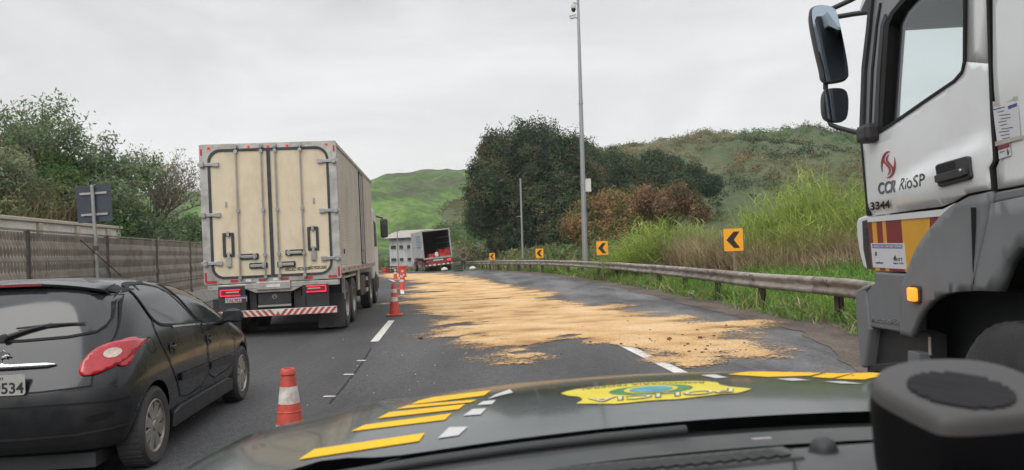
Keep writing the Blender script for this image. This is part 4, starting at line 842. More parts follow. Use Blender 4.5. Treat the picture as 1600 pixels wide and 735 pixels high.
# ------------------------------------------------------------------ wheels
def wheel(parent, c, rad, wid, side, tyre_mat='rubber', rim_mat='rim', spokes=8, rimr=.62, dual=False, cap=True, deep=0):
    # side: +1 outer face towards +Y, -1 towards -Y ; axis along Y, centre c is the outer face centre
    y = lambda d: c[1]-side*d
    b = MB(); R_ = rad; prof = [(R_*rimr, y(.012)), (R_*(rimr+.08), y(0)), (R_*.90, y(-.004)), (R_*.965, y(.012)), (R_, y(.03)), (R_, y(wid-.03)), (R_*.96, y(wid-.01)), (R_*.7, y(wid)), (R_*rimr, y(wid-.01))]
    b.lathe(prof, (c[0], 0, c[2]), 'y', 40, close=True)
    for k in range(40):   # tread grooves
        a = 2*math.pi*k/40; rot = Matrix.Rotation(-a, 3, 'Y'); b.box(Vector((c[0], y(wid*.5), c[2]))+rot @ Vector((R_*1.0, 0, 0)), (.008, wid*.8, R_*.075), rot)
    ty = b.build('tyre', tyre_mat, parent, smooth=40)
    b = MB(); r = R_*rimr; b.lathe([(r*1.02, y(.01)), (r*.96, y(.004)), (r*.92, y(.02)), (r*.90, y(.05+deep))], (c[0], 0, c[2]), 'y', 32)
    for k in range(spokes):
        a = 2*math.pi*(k+.5)/spokes; rot = Matrix.Rotation(-a, 3, 'Y'); w0, w1 = r*.13, r*.24
        q = [(r*.2, -w0), (r*.93, -w1), (r*.93, w1), (r*.2, w0)]; vs = []
        for yy_, in ((.018+deep*.8,), (.04+deep,)):
            for i, (u_, v_) in enumerate(q): vs.append(Vector((c[0], y(yy_-(.006 if u_ < r*.5 else -.0)), c[2]))+rot @ Vector((u_, 0, v_)))
        b.add(vs, [(0, 1, 2, 3), (7, 6, 5, 4), (0, 4, 5, 1), (1, 5, 6, 2), (2, 6, 7, 3), (3, 7, 4, 0)])
    b.lathe([(0, y(.004+deep*.7)), (r*.17, y(.006+deep*.7)), (r*.24, y(.02+deep*.8)), (r*.26, y(.045+deep))], (c[0], 0, c[2]), 'y', 20)
    rm = b.build('rim', rim_mat, parent, smooth=35, bevel=.003)
    b = MB(); b.lathe([(0, y(.075+deep)), (r*.95, y(.075+deep))], (c[0], 0, c[2]), 'y', 24); b.build('brake_disc', 'underside', parent)
    if cap:
        for k in range(5):
            a = 2*math.pi*k/5; bb_ = MB(); bb_.lathe([(0, 0), (.008, .002), (.009, .012)], (c[0]+math.cos(a)*r*.15, y(.016+deep*.7) if side < 0 else y(.016+deep*.7), c[2]+math.sin(a)*r*.15), 'y', 6)
    return ty
def make_wheel(parent, *a, **k):
    e = bpy.data.objects.new('wheel', None); COL.objects.link(e); e.parent = parent; wheel(e, *a, **k); return e

# ------------------------------------------------------------------ black hatchback
ch = R(5.24); cl = (-3.517, 5.589)
car = thing('hatchback_car', 'dusty black five door hatchback with red tail lamps, level with the near cone', 'car', (cl[0], cl[1], 0), R(90)+ch)
# local X forward, Y left
T = {  # columns: list of rows (x,y,z)
0: [(-.30, 0, .24), (-.48, 0, .22), (-.595, 0, .34), (-.64, 0, .52), (-.635, 0, .665), (-.565, 0, .80), (-.50, 0, .965), (-.37, 0, 1.16), (-.235, 0, 1.375), (-.10, 0, 1.42)],
1: [(-.30, .3, .24), (-.48, .42, .22), (-.585, .42, .34), (-.63, .42, .52), (-.625, .42, .665), (-.555, .42, .80), (-.49, .41, .965), (-.36, .40, 1.16), (-.225, .36, 1.370), (-.09, .3, 1.415)],
2: [(-.30, .5, .24), (-.41, .64, .22), (-.50, .68, .34), (-.545, .715, .52), (-.54, .72, .665), (-.475, .70, .80), (-.405, .655, .965), (-.285, .60, 1.16), (-.165, .51, 1.350), (-.04, .4, 1.405)],
3: [(-.28, .6, .24), (-.30, .73, .22), (-.34, .785, .34), (-.36, .808, .52), (-.355, .81, .665), (-.31, .795, .80), (-.255, .745, .965), (-.16, .665, 1.16), (-.06, .555, 1.345), (.05, 0, 1.425)],
4: [(0, 0, .24), (0, .74, .22), (0, .80, .34), (0, .822, .52), (0, .826, .665), (0, .815, .80), (0, .765, .975), (.05, .69, 1.17), (.12, .575, 1.355), (.2, 0, 1.43)],
5: [(.5, 0, .20), (.5, .74, .20), (.5, .79, .34), (.5, .815, .52), (.5, .826, .665), (.5, .815, .80), (.5, .772, .955), (.5, .70, 1.15), (.52, .585, 1.36), (.55, 0, 1.435)],
6: [(1.2, 0, .20), (1.2, .74, .20), (1.2, .785, .34), (1.2, .812, .52), (1.2, .824, .665), (1.2, .81, .80), (1.2, .775, .93), (1.15, .70, 1.13), (1.05, .585, 1.345), (1.0, 0, 1.415)],
7: [(1.75, 0, .20), (1.75, .74, .20), (1.75, .79, .34), (1.75, .812, .52), (1.75, .822, .665), (1.75, .805, .78), (1.78, .775, .90), (1.68, .71, 1.06), (1.48, .60, 1.255), (1.38, 0, 1.35)],
8: [(2.1, 0, .22), (2.1, .74, .22), (2.1, .80, .34), (2.1, .818, .52), (2.1, .82, .665), (2.12, .80, .76), (2.16, .76, .865), (2.12, .71, .945), (1.98, .62, 1.04), (1.86, 0, 1.13)],
9: [(2.45, 0, .24), (2.45, .74, .24), (2.45, .81, .34), (2.45, .826, .52), (2.45, .82, .65), (2.45, .79, .745), (2.42, .73, .83), (2.40, .66, .88), (2.34, .52, .915), (2.30, 0, .95)],
10: [(2.85, 0, .24), (2.85, .70, .22), (2.87, .77, .34), (2.88, .785, .50), (2.88, .775, .60), (2.86, .74, .69), (2.84, .66, .76), (2.83, .58, .80), (2.82, .42, .83), (2.82, 0, .85)],
11: [(3.0, .0, .24), (3.02, .58, .22), (3.08, .62, .34), (3.11, .64, .48), (3.09, .63, .58), (3.03, .60, .65), (3.0, .54, .70), (2.98, .46, .73), (2.97, .3, .75), (2.96, 0, .765)],
12: [(3.0, 0, .24), (3.13, 0, .22), (3.19, 0, .34), (3.22, 0, .48), (3.2, 0, .57), (3.12, 0, .64), (3.08, 0, .68), (3.05, 0, .71), (3.02, 0, .74), (2.98, 0, .762)]}
b = MB()
for sg in (1, -1): b.grid([[(x, y*sg, z) for x, y, z in T[k]] for k in range(13)])
me = bpy.data.meshes.new('body'); me.from_pydata(b.v, [], b.f); bm = bmesh.new(); bm.from_mesh(me)
bmesh.ops.remove_doubles(bm, verts=bm.verts, dist=.004); bmesh.ops.dissolve_degenerate(bm, edges=bm.edges, dist=.003); bmesh.ops.recalc_face_normals(bm, faces=bm.faces); bm.to_mesh(me); bm.free()
body = bpy.data.objects.new('body', me); COL.objects.link(body)
ss_ = body.modifiers.new('s', 'SUBSURF'); ss_.levels = 3; ss_.render_levels = 3
bpy.context.view_layer.update()
me2 = bpy.data.meshes.new_from_object(body.evaluated_get(bpy.context.evaluated_depsgraph_get())); body.modifiers.clear(); body.data = me2; me2.name = 'body'
BV = BVHTree.FromPolygons([v.co.copy() for v in me2.vertices], [tuple(p.vertices) for p in me2.polygons])
# cut the wheel arches
b = MB()
for x in (0, 2.443):
    for sg in (1, -1): b.lathe([(0.0, .52*sg), (.335, .52*sg), (.335, 1.0*sg), (0, 1.0*sg)], (x, 0, .29), 'y', 40)
cutter = b.build('cutter', 'seam')
bo = body.modifiers.new('b', 'BOOLEAN'); bo.object = cutter; bo.operation = 'DIFFERENCE'; bo.solver = 'EXACT'
bpy.context.view_layer.update()
me3 = bpy.data.meshes.new_from_object(body.evaluated_get(bpy.context.evaluated_depsgraph_get())); body.modifiers.clear(); body.data = me3; me3.name = 'body'
bpy.data.objects.remove(cutter)
me3.materials.clear(); me3.materials.append(M['car_paint']); me3.materials.append(M['underside']); me3.materials.append(M['car_bumper'])
for p in me3.polygons:
    c = p.center; r_ = min(math.hypot(c.x, c.z-.29), math.hypot(c.x-2.443, c.z-.29))
    p.use_smooth = True
    p.material_index = 1 if (abs(c.y) < .72 and r_ < .36 and c.z < .64 and abs(c.y) > .3) or (c.z < .26 and p.normal.z < -.6) or (abs(r_-.335) < .012 and c.z < .64) or (abs(abs(c.y)-.52) < .004 and r_ < .34) else (2 if (c.x < -.33 and c.z < .655) or (c.x < -.02 and c.z < .45) or (c.z < .27) else 0)
me3.set_sharp_from_angle(angle=R(50)); body.parent = car
def proj_patch(name, poly, view, material, off=.004, parent=None, cell=.05, thick=0, flip=1, smooth=60, sidey=-1):
    # poly in (x,z) for view 'side' (y sign sidey) or (y,z) for view 'rear'; laid on the body surface
    bm = bmesh.new(); pv_, pf_ = patch_tris(poly, cell); vs = [bm.verts.new((p[0], 0, p[1])) for p in pv_]
    for f_ in pf_:
        try: bm.faces.new([vs[i] for i in f_])
        except ValueError: pass
    for v in bm.verts:
        if view == 'side':
            h = BV.ray_cast(Vector((v.co.x, 1.5*sidey, v.co.z)), Vector((0, -sidey, 0)))
        else:
            h = BV.ray_cast(Vector((-2, v.co.x, v.co.z)), Vector((1, 0, 0)))
        if h[0] is None:
            h = BV.find_nearest(Vector((v.co.x, .7*sidey, v.co.z)) if view == 'side' else Vector((-.5, v.co.x, v.co.z)))
        nn = h[1] if (h[1].y*sidey > 0 if view == 'side' else h[1].x < 0) else -h[1]
        v.co = h[0]+nn*off
    me = bpy.data.meshes.new(name); bmesh.ops.recalc_face_normals(bm, faces=bm.faces); bm.to_mesh(me); bm.free()
    me.materials.append(M[material]); me.polygons.foreach_set('use_smooth', [True]*len(me.polygons)); o = bpy.data.objects.new(name, me); COL.objects.link(o); o.parent = parent or car
    if thick: sm = o.modifiers.new('s', 'SOLIDIFY'); sm.thickness = thick; sm.offset = 0
    return o
def ribbon(poly, w, closed=True):
    # a thin closed band following the polyline: returns list of quads polys
    out = []; m = len(poly)
    for i in range(m if closed else m-1):
        a = Vector(poly[i]); c = Vector(poly[(i+1) % m]); d = (c-a)
        if d.length < 1e-5: continue
        d.normalize(); nn = Vector((-d.y, d.x))*w*.5; a2, c2 = a-d*w*.3, c+d*w*.3
        out.append([tuple(a2-nn), tuple(c2-nn), tuple(c2+nn), tuple(a2+nn)])
    return out
def seam(name, poly, view, w=.007, material='seam', off=.0065, closed=True, parent=None, sidey=-1, thick=0):
    bm = bmesh.new(); poly = [Vector(p) for p in poly]; dense = []
    m = len(poly)
    for i in range(m if closed else m-1):
        a, c = poly[i], poly[(i+1) % m]; k = max(1, int((c-a).length/.04))
        for j in range(k): dense.append(a.lerp(c, j/k))
    if not closed: dense.append(poly[-1])
    n = len(dense); L_ = []; R_ = []
    for i in range(n):
        a = dense[(i-1) % n] if (closed or i > 0) else dense[0]; c = dense[(i+1) % n] if (closed or i < n-1) else dense[-1]
        d = (c-a).normalized(); nn = Vector((-d.y, d.x))*w*.5; L_.append(dense[i]-nn); R_.append(dense[i]+nn)
    def pr(q):
        h = BV.ray_cast(Vector((q.x, 1.5*sidey, q.y)), Vector((0, -sidey, 0))) if view == 'side' else BV.ray_cast(Vector((-2, q.x, q.y)), Vector((1, 0, 0)))
        if h[0] is None: h = BV.find_nearest(Vector((q.x, .7*sidey, q.y)) if view == 'side' else Vector((-.5, q.x, q.y)))
        nn = h[1] if (h[1].y*sidey > 0 if view == 'side' else h[1].x < 0) else -h[1]
        return h[0]+nn*off
    vl = [bm.verts.new(pr(q)) for q in L_]; vr = [bm.verts.new(pr(q)) for q in R_]
    for i in range(n if closed else n-1):
        j = (i+1) % n; bm.faces.new((vl[i], vl[j], vr[j], vr[i]))
    me = bpy.data.meshes.new(name); bm.to_mesh(me); bm.free(); me.materials.append(M[material]); o = bpy.data.objects.new(name, me); COL.objects.link(o); o.parent = parent or car
    if thick: sm = o.modifiers.new('s', 'SOLIDIFY'); sm.thickness = thick; sm.offset = 1
    return o
for sy in (-1, 1):
    rd = chaikin([(.30, .70), (.20, .86), (.17, .99), (.20, 1.10), (.27, 1.20), (.33, 1.32), (.58, 1.345), (.80, 1.35), (1.10, 1.02), (1.205, .925), (1.24, .70), (1.29, .40), (.60, .36), (.47, .52)], 1)
    d1 = proj_patch('door', rd, 'side', 'car_paint', .003, sidey=sy, cell=.08); seam('door_gap', rd, 'side', .009, parent=d1, sidey=sy)
    fd = chaikin([(1.215, .925), (1.12, 1.03), (.83, 1.345), (1.05, 1.335), (1.40, 1.26), (1.75, 1.11), (2.14, .88), (2.17, .80), (2.14, .60), (2.10, .42), (1.31, .39), (1.255, .70)], 1)
    d2 = proj_patch('door', fd, 'side', 'car_paint', .003, sidey=sy, cell=.08); seam('door_gap', fd, 'side', .009, parent=d2, sidey=sy)
    w1 = chaikin([(.22, 1.02), (.14, 1.20), (.18, 1.325), (.40, 1.345), (.60, 1.335), (.76, 1.28), (.92, 1.13), (1.15, .945), (.95, .955), (.55, .985)], 2)
    proj_patch('window', w1, 'side', 'dark_glass', .007, parent=d1, sidey=sy); seam('window_trim', w1, 'side', .022, 'seam', .0085, parent=d1, sidey=sy)
    w2 = chaikin([(1.22, .935), (1.02, 1.12), (.86, 1.315), (1.10, 1.305), (1.40, 1.225), (1.72, 1.09), (2.05, .895), (2.02, .885)], 2)
    proj_patch('window', w2, 'side', 'dark_glass', .007, parent=d2, sidey=sy); seam('window_trim', w2, 'side', .022, 'seam', .0085, parent=d2, sidey=sy)
    seam('window_sill', [(.52, .975), (1.17, .935)], 'side', .016, 'chrome', .011, False, parent=d1, sidey=sy)
    seam('window_sill', [(1.24, .925), (2.03, .875)], 'side', .014, 'chrome', .011, False, parent=d2, sidey=sy)
    seam('moulding', [(.50, .565), (1.21, .545)], 'side', .062, 'car_bumper', .014, False, parent=d1, sidey=sy, thick=.012)
    seam('moulding', [(1.29, .54), (2.07, .51)], 'side', .062, 'car_bumper', .014, False, parent=d2, sidey=sy, thick=.012)
    for dd, hx, hz2 in ((d1, .37, .815), (d2, 1.30, .775)):
        h = BV.ray_cast(Vector((hx, 1.5*sy, hz2)), Vector((0, -sy, 0)))[0]; b = MB()
        b.lathe([(0, 0), (.052, .004*sy), (.05, .012*sy)], (h.x, h.y, h.z), 'y', 20); b.box(h+Vector((.01, .016*sy, .012)), (.10, .02, .026)); b.build('handle', 'car_bumper', dd, smooth=50, bevel=.004)
    # fuel flap
    if sy < 0: seam('fuel_flap', [(.02+.062*math.cos(R(a)), .885+.062*math.sin(R(a))) for a in range(0, 360, 20)], 'side', .006, 'seam', .005)
    # sills
    b = MB(); b.prism([(.36, .19), (2.06, .19), (2.06, .30), (1.9, .335), (.55, .335), (.40, .31)], 'y', sy*.775, sy*.815); b.build('sill', 'car_bumper', car, bevel=.012)
    # mirror
    b = MB(); mc = Vector((1.80, sy*.90, .955)); vs = []; A, Bn = 14, 8
    for j in range(Bn+1):
        for i in range(A):
            th = math.pi*j/Bn; ph_ = 2*math.pi*i/A; d = Vector((math.sin(th)*math.cos(ph_), math.cos(th), math.sin(th)*math.sin(ph_)))
            x_ = d.x*(.09 if d.x > 0 else .028); vs.append(mc+Vector((x_, d.y*.105, d.z*.072)))
    b.add(vs, [(j*A+i, j*A+(i+1) % A, (j+1)*A+(i+1) % A, (j+1)*A+i) for j in range(Bn) for i in range(A)])
    mm = b.build('wing_mirror', 'black_plastic', car, smooth=60)
    b = MB(); b.tube([(1.86, sy*.75, .885), (1.82, sy*.83, .92)], [.035, .03], 8); b.build('mirror_arm', 'black_plastic', mm, smooth=60)
    b = MB(); b.prism([(mc.y-.088, mc.z-.05), (mc.y+.088, mc.z-.045), (mc.y+.085, mc.z+.05), (mc.y-.085, mc.z+.052)], 'x', 1.768, 1.773); b.build('mirror_glass', 'dark_glass', mm, bevel=.002)
    make_wheel(car, (0, sy*.815, .29), .29, .19, sy, spokes=8, rimr=.67)
    make_wheel(car, (2.443, sy*.815, .29), .29, .19, sy, spokes=8, rimr=.67)
    # tail lamp, wrapping the corner (drawn in the side view and the rear view)
    tl = [(-.53, .755), (-.60, .755), (-.66, .775), (-.71, .80), (-.755, .84), (-.775, .90), (-.765, .955), (-.70, .965), (-.63, .95), (-.57, .915), (-.53, .86), (-.51, .80)]
    tl2 = chaikin([(y if sy < 0 else -y, z) for y, z in tl], 2)
    tp = proj_patch('tail_lamp', tl2, 'rear', 'tail_red', .013, cell=.02, thick=.004)
    sl_ = chaikin([(-.42, .79), (-.34, .79), (-.26, .85), (-.17, .925), (-.14, .965), (-.22, .975), (-.31, .968), (-.36, .93), (-.41, .86)], 2)
    proj_patch('side_lens', sl_, 'side', 'tail_red', .009, parent=tp, cell=.02, sidey=sy, thick=.004)
    cz_ = [(( -.675+.042*math.cos(R(a)))*(1 if sy < 0 else -1), .885+.032*math.sin(R(a))) for a in range(0, 360, 24)]
    proj_patch('reversing_lens', cz_, 'rear', 'tail_clear', .020, parent=tp, cell=.03)
    # bumper corner slot
    slot = chaikin([((-.55)*(1 if sy < 0 else -1), .485), ((-.58)*(1 if sy < 0 else -1), .445), ((-.70)*(1 if sy < 0 else -1), .46), ((-.73)*(1 if sy < 0 else -1), .515)], 1)
    proj_patch('bumper_slot', slot, 'rear', 'seam', .004, cell=.04)
# hatch, rear window
hatch = chaikin([(-.60, .675), (-.60, .74), (-.595, .80), (-.655, .94), (-.675, 1.02), (-.65, 1.15), (-.58, 1.32), (.58, 1.32), (.65, 1.15), (.675, 1.02), (.655, .94), (.595, .80), (.60, .74), (.60, .675)], 1)
ht = proj_patch('tailgate', hatch, 'rear', 'car_paint', .003, cell=.07); seam('tailgate_gap', hatch, 'rear', .010, parent=ht)
gl = chaikin([(-.55, 1.02), (-.63, 1.09), (-.61, 1.20), (-.555, 1.325), (-.30, 1.34), (.30, 1.34), (.555, 1.325), (.61, 1.20), (.63, 1.09), (.55, 1.02), (0, 1.0)], 1)
rw = proj_patch('rear_window', gl, 'rear', 'dark_glass', .008, parent=ht, cell=.06); seam('window_seal', gl, 'rear', .016, 'seam', .0095, parent=ht)
b = MB(); rows = []
for k in range(17):
    y = -.56+1.12*k/16; e2 = (abs(y)/.56)**3; rows.append([(-.02, y, 1.412-.05*(abs(y)/.56)**2), (-.14, y, 1.408-.052*(abs(y)/.56)**2-.01*e2), (-.275+.07*e2, y, 1.388-.055*(abs(y)/.56)**2-.01*e2), (-.27+.07*e2, y, 1.370-.055*(abs(y)/.56)**2-.01*e2), (-.18+.05*e2, y, 1.355-.055*(abs(y)/.56)**2-.01*e2)])
b.grid(rows); spo = b.build('spoiler', 'car_paint', car, smooth=50); sm = spo.modifiers.new('s', 'SOLIDIFY'); sm.thickness = .008
b = MB(); b.box((-.277, 0, 1.378), (.012, .34, .016)); b.build('brake_light', 'panel_red', spo)
# rear wiper
h = lambda y, z: BV.ray_cast(Vector((-2, y, z)), Vector((1, 0, 0)))[0]+Vector((-.028, 0, .006))
b = MB(); b.tube([h(-.02, 1.03), h(-.16, 1.075), h(-.30, 1.105)], [.014, .011, .007], 8); b.tube([h(-.08, 1.085), h(-.30, 1.10), h(-.50, 1.10)], [.007, .009, .006], 6); b.lathe([(0, -.03), (.022, -.028), (.026, 0), (0, .0)], h(-.02, 1.03), 'x', 14); b.build('wiper', 'black_plastic', ht, smooth=50)
# chrome handle strip, plate, emblem
b = MB(); pts = [h(y, .842)+Vector((.012, 0, 0)) for y in [-.375+.75*k/14 for k in range(15)]]; b.tube(pts, [.006]+[.017+.004*math.sin(math.pi*k/14) for k in range(1, 14)]+[.006], 10); b.build('chrome_strip', 'chrome', ht, smooth=60)
pl = h(-.03, .735).x-.008; b = MB(); b.prism(rrect(-.225, .668, .175, .803, .02), 'x', pl-.004, pl); po = b.build('number_plate', 'plate', ht)
pm = lambda y, z: frame_mtx((pl-.0045, y, z), (0, -1, 0), (0, 0, 1))
text_mesh('plate_number', '9534', .098, pm(-.045+.02, .683), 'ink', po, .001, .002, sx=.98); text_mesh('plate_letters', 'LLA', .098, pm(.165, .683), 'ink', po, .001, .002, sx=.85)
text_mesh('plate_city', 'RIO DE JANEIRO', .026, pm(.10, .772), 'ink', po, .001, .0005)
b = MB(); lp = h(-.015, .905); sh = [(0, 0), (.02, .004), (.035, .02), (.03, .035), (.05, .04), (.066, .034), (.07, .052), (.055, .062), (.06, .076), (.045, .085), (.03, .078), (.012, .066), (.002, .045), (-.012, .03), (-.018, .008)]
b.prism([(lp.y+.02-x, lp.z-.05+z*1.15) for x, z in sh], 'x', lp.x+.008, lp.x+.016)
b.tube([(lp.x+.01, lp.y-.01, lp.z-.045), (lp.x+.01, lp.y-.045, lp.z-.052)], .007, 8); b.tube([(lp.x+.01, lp.y-.02, lp.z), (lp.x+.01, lp.y-.055, lp.z+.012), (lp.x+.01, lp.y-.062, lp.z+.004)], .006, 8); b.build('rear_emblem', 'chrome', ht, bevel=.003)
# bumper moulding line
seam('bumper_groove', [(-.78, .575), (-.5, .585), (0, .585), (.5, .585), (.78, .575)], 'rear', .012, 'seam', .004, False)
seam('bumper_groove', [(-.76, .395), (-.5, .375), (0, .37), (.5, .375), (.76, .395)], 'rear', .02, 'dark_metal', .006, False)
b = MB(); b.box((1.2, 0, .16), (3.2, 1.1, .10)); b.build('floorpan', 'underside', car)
b = MB(); b.tube([(-.2, .45, .2), (-.58, .47, .19)], .025, 10); b.build('exhaust', 'dark_metal', car, smooth=50)
# ------------------------------------------------------------------ white box truck on the left
tk = thing('box_truck', 'white and cream box truck with closed rear doors in the left lane', 'truck', (-4.592, 14.5, 0), R(90+5.8)); tk.rotation_euler = (R(-.5), 0, R(95.8))
ZB, ZT, HW, LB = 1.16, 3.70, 1.26, 8.2
b = MB(); b.box((LB/2+.04, 0, (ZB+ZT)/2), (LB-.08, 2*HW-.03, ZT-ZB-.02)); box = b.build('cargo_box', 'alu_side', tk, bevel=.01)
# side ribs: horizontal corrugation
for sy in (-1, 1):
    b = MB()
    for k in range(46):
        z = ZB+.12+k*.054
        for xa, xb in ((.05, 4.28), (5.28, LB-.05)): b.box(((xa+xb)/2, sy*(HW-.012), z), (xb-xa, .022, .030))
    b.build('side_panel', 'alu_side', tk)
    b = MB(); b.box((LB/2, sy*HW, ZB+.05), (LB, .05, .12)); b.box((LB/2, sy*HW, ZT-.03), (LB, .05, .07)); b.build('side_frame_rail', 'alu', tk, bevel=.005)
b = MB()
for k in range(44): b.box((4.78, -HW+.010, ZB+.16+k*.054), (.80, .018, .030))
sdr = b.build('side_door', 'alu_side', tk); b = MB(); b.ring(rrect(4.30, ZB+.10, 5.26, ZT-.10, .05), rrect(4.34, ZB+.14, 5.22, ZT-.14, .04), 'y', -HW-.022, -HW+.0); b.build('door_seal', 'gasket', sdr)
for x in (4.5, 5.05):
    b = MB(); b.tube([(x, -HW-.035, ZB+.05), (x, -HW-.035, ZT-.08)], .014, 8); b.box((x, -HW-.03, ZB+.45), (.12, .04, .05)); b.build('lock_rod', 'steel', sdr, smooth=50)
for k in range(9):
    b = MB(); b.box((.4+k*.95, -HW-.028, ZB+.06), (.22, .006, .045)); b.build('reflector', 'red_refl', tk)
b = MB(); b.box((.55, -HW-.03, ZB+.42), (.06, .02, .1)); b.build('latch', 'dark_metal', tk)
# rear frame
def rf(n, poly_o, poly_i, x0, x1, m, **k):
    b = MB(); b.ring(poly_o, poly_i, 'x', x0, x1); return b.build(n, m, tk, **k)
O_ = [(y, z) for y, z in rrect(-HW-.02, ZB-.10, HW+.02, ZT+.03, .02, 6)]; I_ = rrect(-1.10, ZB+.02, 1.10, ZT-.10, .22, 6)
rf('rear_frame', O_, I_, -.04, .06, 'alu', bevel=.006)
rf('door_seal', rrect(-1.13, ZB-.01, 1.13, ZT-.07, .24, 6), rrect(-1.085, ZB+.035, 1.085, ZT-.115, .20, 6), -.055, -.02, 'gasket')
for s_ in (1, -1):
    pl_ = [p for p in rrect(-1.085, ZB+.035, 1.085, ZT-.115, .20, 6)]
    pl_ = [(max(0.028, y) if s_ > 0 else min(-.028, y), z) for y, z in pl_]; q_ = []
    for p in pl_:
        if not q_ or (abs(p[0]-q_[-1][0])+abs(p[1]-q_[-1][1])) > 1e-4: q_.append(p)
    b = MB(); b.prism(q_, 'x', -.035, .0); dr = b.build('rear_door', 'cream', tk, bevel=.004)
    for y in (.60*s_, .13*s_):
        b = MB(); b.tube([(-.075, y, ZB-.05), (-.075, y, ZT-.02)], .015, 8)
        for z in (ZB+.0, ZB+1.28, ZT-.13, ZT-.03, ZB+.42): b.box((-.07, y, z), (.05, .06, .055))
        b.build('lock_rod', 'steel', dr, smooth=50)
    for z in (ZB+2.18, ZB+1.22, ZB+.30):
        b = MB(); b.box((-.06, s_*1.12, z), (.03, .38, .06)); b.box((-.08, s_*1.23, z), (.05, .07, .10)); b.box((-.065, s_*.97, z), (.03, .10, .085)); b.build('hinge', 'steel', dr, bevel=.006)
    # black framed grab
    yc, zc = (.80 if s_ > 0 else -.78), ZB+.64+(.05 if s_ < 0 else 0)
    b = MB(); b.ring(rrect(yc-.105, zc-.23, yc+.105, zc+.23, .02, 2), rrect(yc-.055, zc-.18, yc+.055, zc+.18, .015, 2), 'x', -.058, -.03); b.build('grab_frame', 'gasket', dr)
    b = MB(); b.box((-.07, yc, zc+.21), (.03, .05, .10)); b.build('grab_latch', 'steel', dr, bevel=.005)
    b = MB(); b.box((-.07, yc, zc-.2), (.03, .05, .12)); b.box((-.065, yc, zc-.33), (.03, .09, .18)); b.build('grab_latch', 'steel', dr, bevel=.005)
    for y, z in ((.42*s_, ZB+(.40 if s_ > 0 else .44)), (.26*s_, ZB+.22)):
        b = MB(); b.ring(rrect(y-.17, z-.055, y+.17, z+.055, .02, 2), rrect(y-.145, z-.035, y+.145, z+.035, .015, 2), 'x', -.06, -.03); hb = b.build('handle_recess', 'gasket', dr)
        b = MB(); b.box((-.08, y, z), (.03, .29, .05)); b.box((-.09, y-.1*s_, z), (.03, .05, .10)); b.build('latch_handle', 'steel', hb, bevel=.006)
    b = MB(); b.lathe([(0, -.04), (.012, -.045), (.016, -.035)], (0, s_*.82, ZB+1.42), 'x', 8); b.box((-.045, s_*.82, ZB+1.42), (.02, .03, .1)); b.build('door_vent', 'steel', dr)
b = MB(); b.box((-.045, 0, (ZB+ZT)/2-.04), (.03, .062, ZT-ZB-.16)); b.build('centre_seal', 'gasket', tk)
text_mesh('door_lettering', 'VEICULO FECHADO', .085, frame_mtx((-.037, -.22, ZB+.09), (0, -1, 0), (0, 0, 1)), 'ink', tk, .001, .003, .3, sx=.62)
text_mesh('door_lettering', 'NÃO PODE LIGAR', .085, frame_mtx((-.037, -.66, ZB+.10), (0, -1, 0), (0, 0, 1)), 'ink', tk, .001, .003, .3, sx=.50)
for y in (1.1, .36, 0, -.36, -1.1):
    b = MB(); b.lathe([(0, -.07), (.022, -.065), (.026, -.04)], (0, y, ZT-.035), 'x', 12); b.build('marker_lamp', 'small_red', tk)
for y, w_, m_ in ((1.14, .2, 'red_refl'), (.72, .14, 'red_refl'), (.46, .1, 'stripe_white'), (.2, .13, 'red_refl'), (-.22, .14, 'red_refl'), (-.05, .1, 'stripe_white'), (-.66, .16, 'red_refl'), (-1.12, .16, 'red_refl')):
    b = MB(); b.box((-.043, y, ZB-.055), (.006, w_, .05)); b.build('reflector', m_, tk)
for s_ in (1, -1):
    b = MB(); b.box((-.043, s_*1.24, ZB+.04), (.006, .04, .18)); b.build('reflector', 'red_refl', tk)
    b = MB(); b.box((-.045, s_*1.24, ZT-.12), (.006, .035, .12)); b.build('reflector', 'red_refl', tk)
# rear under structure
b = MB(); b.box((.10, 0, ZB-.17), (.26, 2.44, .10)); b.prism([(-.70, 1.02), (-.34, .86), (.34, .86), (.70, 1.02), (1.05, 1.10), (-1.05, 1.10)], 'x', -.02, .10); b.build('rear_crossmember', 'alu', tk, bevel=.01)
b = MB(); b.box((-.045, 0, .99), (.04, .64, .15)); b.build('name_plate_bracket', 'alu', tk, bevel=.01)
b = MB(); b.box((-.068, 0, .985), (.006, .25, .05)); b.build('name_plate', 'stripe_white', tk)
b = MB(); b.box((.08, 0, .70), (.10, .62, .34)); b.build('tow_beam', 'dark_metal', tk, bevel=.01)
b = MB(); b.box((.0, 0, .60), (.04, .62, .035)); b.build('tow_bar_lip', 'steel', tk)
b = MB(); b.lathe([(.038, .018), (.046, .018), (.046, .03), (.038, .03)], (0, 0, .775), 'x', 20, close=True); b.tube([(.02, -.03, .765), (.02, 0, .795), (.02, .03, .765)], .006, 6); b.build('emblem', 'steel', tk)
for s_ in (1, -1):
    b = MB(); b.box((.15, s_*.42, .70), (.12, .14, .55)); b.build('frame_bracket', 'dark_metal', tk, bevel=.01)
    b = MB(); b.box((-.01, s_*.78, .76 if s_ > 0 else .72), (.05, .50, .50)); b.build('lamp_board', 'black_plastic', tk, bevel=.01)
    zl = .885; b = MB(); b.box((-.045, s_*.80, zl), (.03, .37, .13)); lm = b.build('tail_lamp', 'panel_red', tk, bevel=.005)
    b = MB(); b.box((-.064, s_*.80, zl+.055), (.012, .37, .018)); b.box((-.064, s_*.80, zl-.055), (.012, .37, .018)); b.box((-.064, s_*.98, zl), (.012, .018, .10))
    b.build('lamp_strip', 'lamp_red', lm)
    b = MB(); b.box((-.062, s_*.76, zl+.012), (.008, .24, .022)); b.build('clear_lens', 'tail_clear', lm)
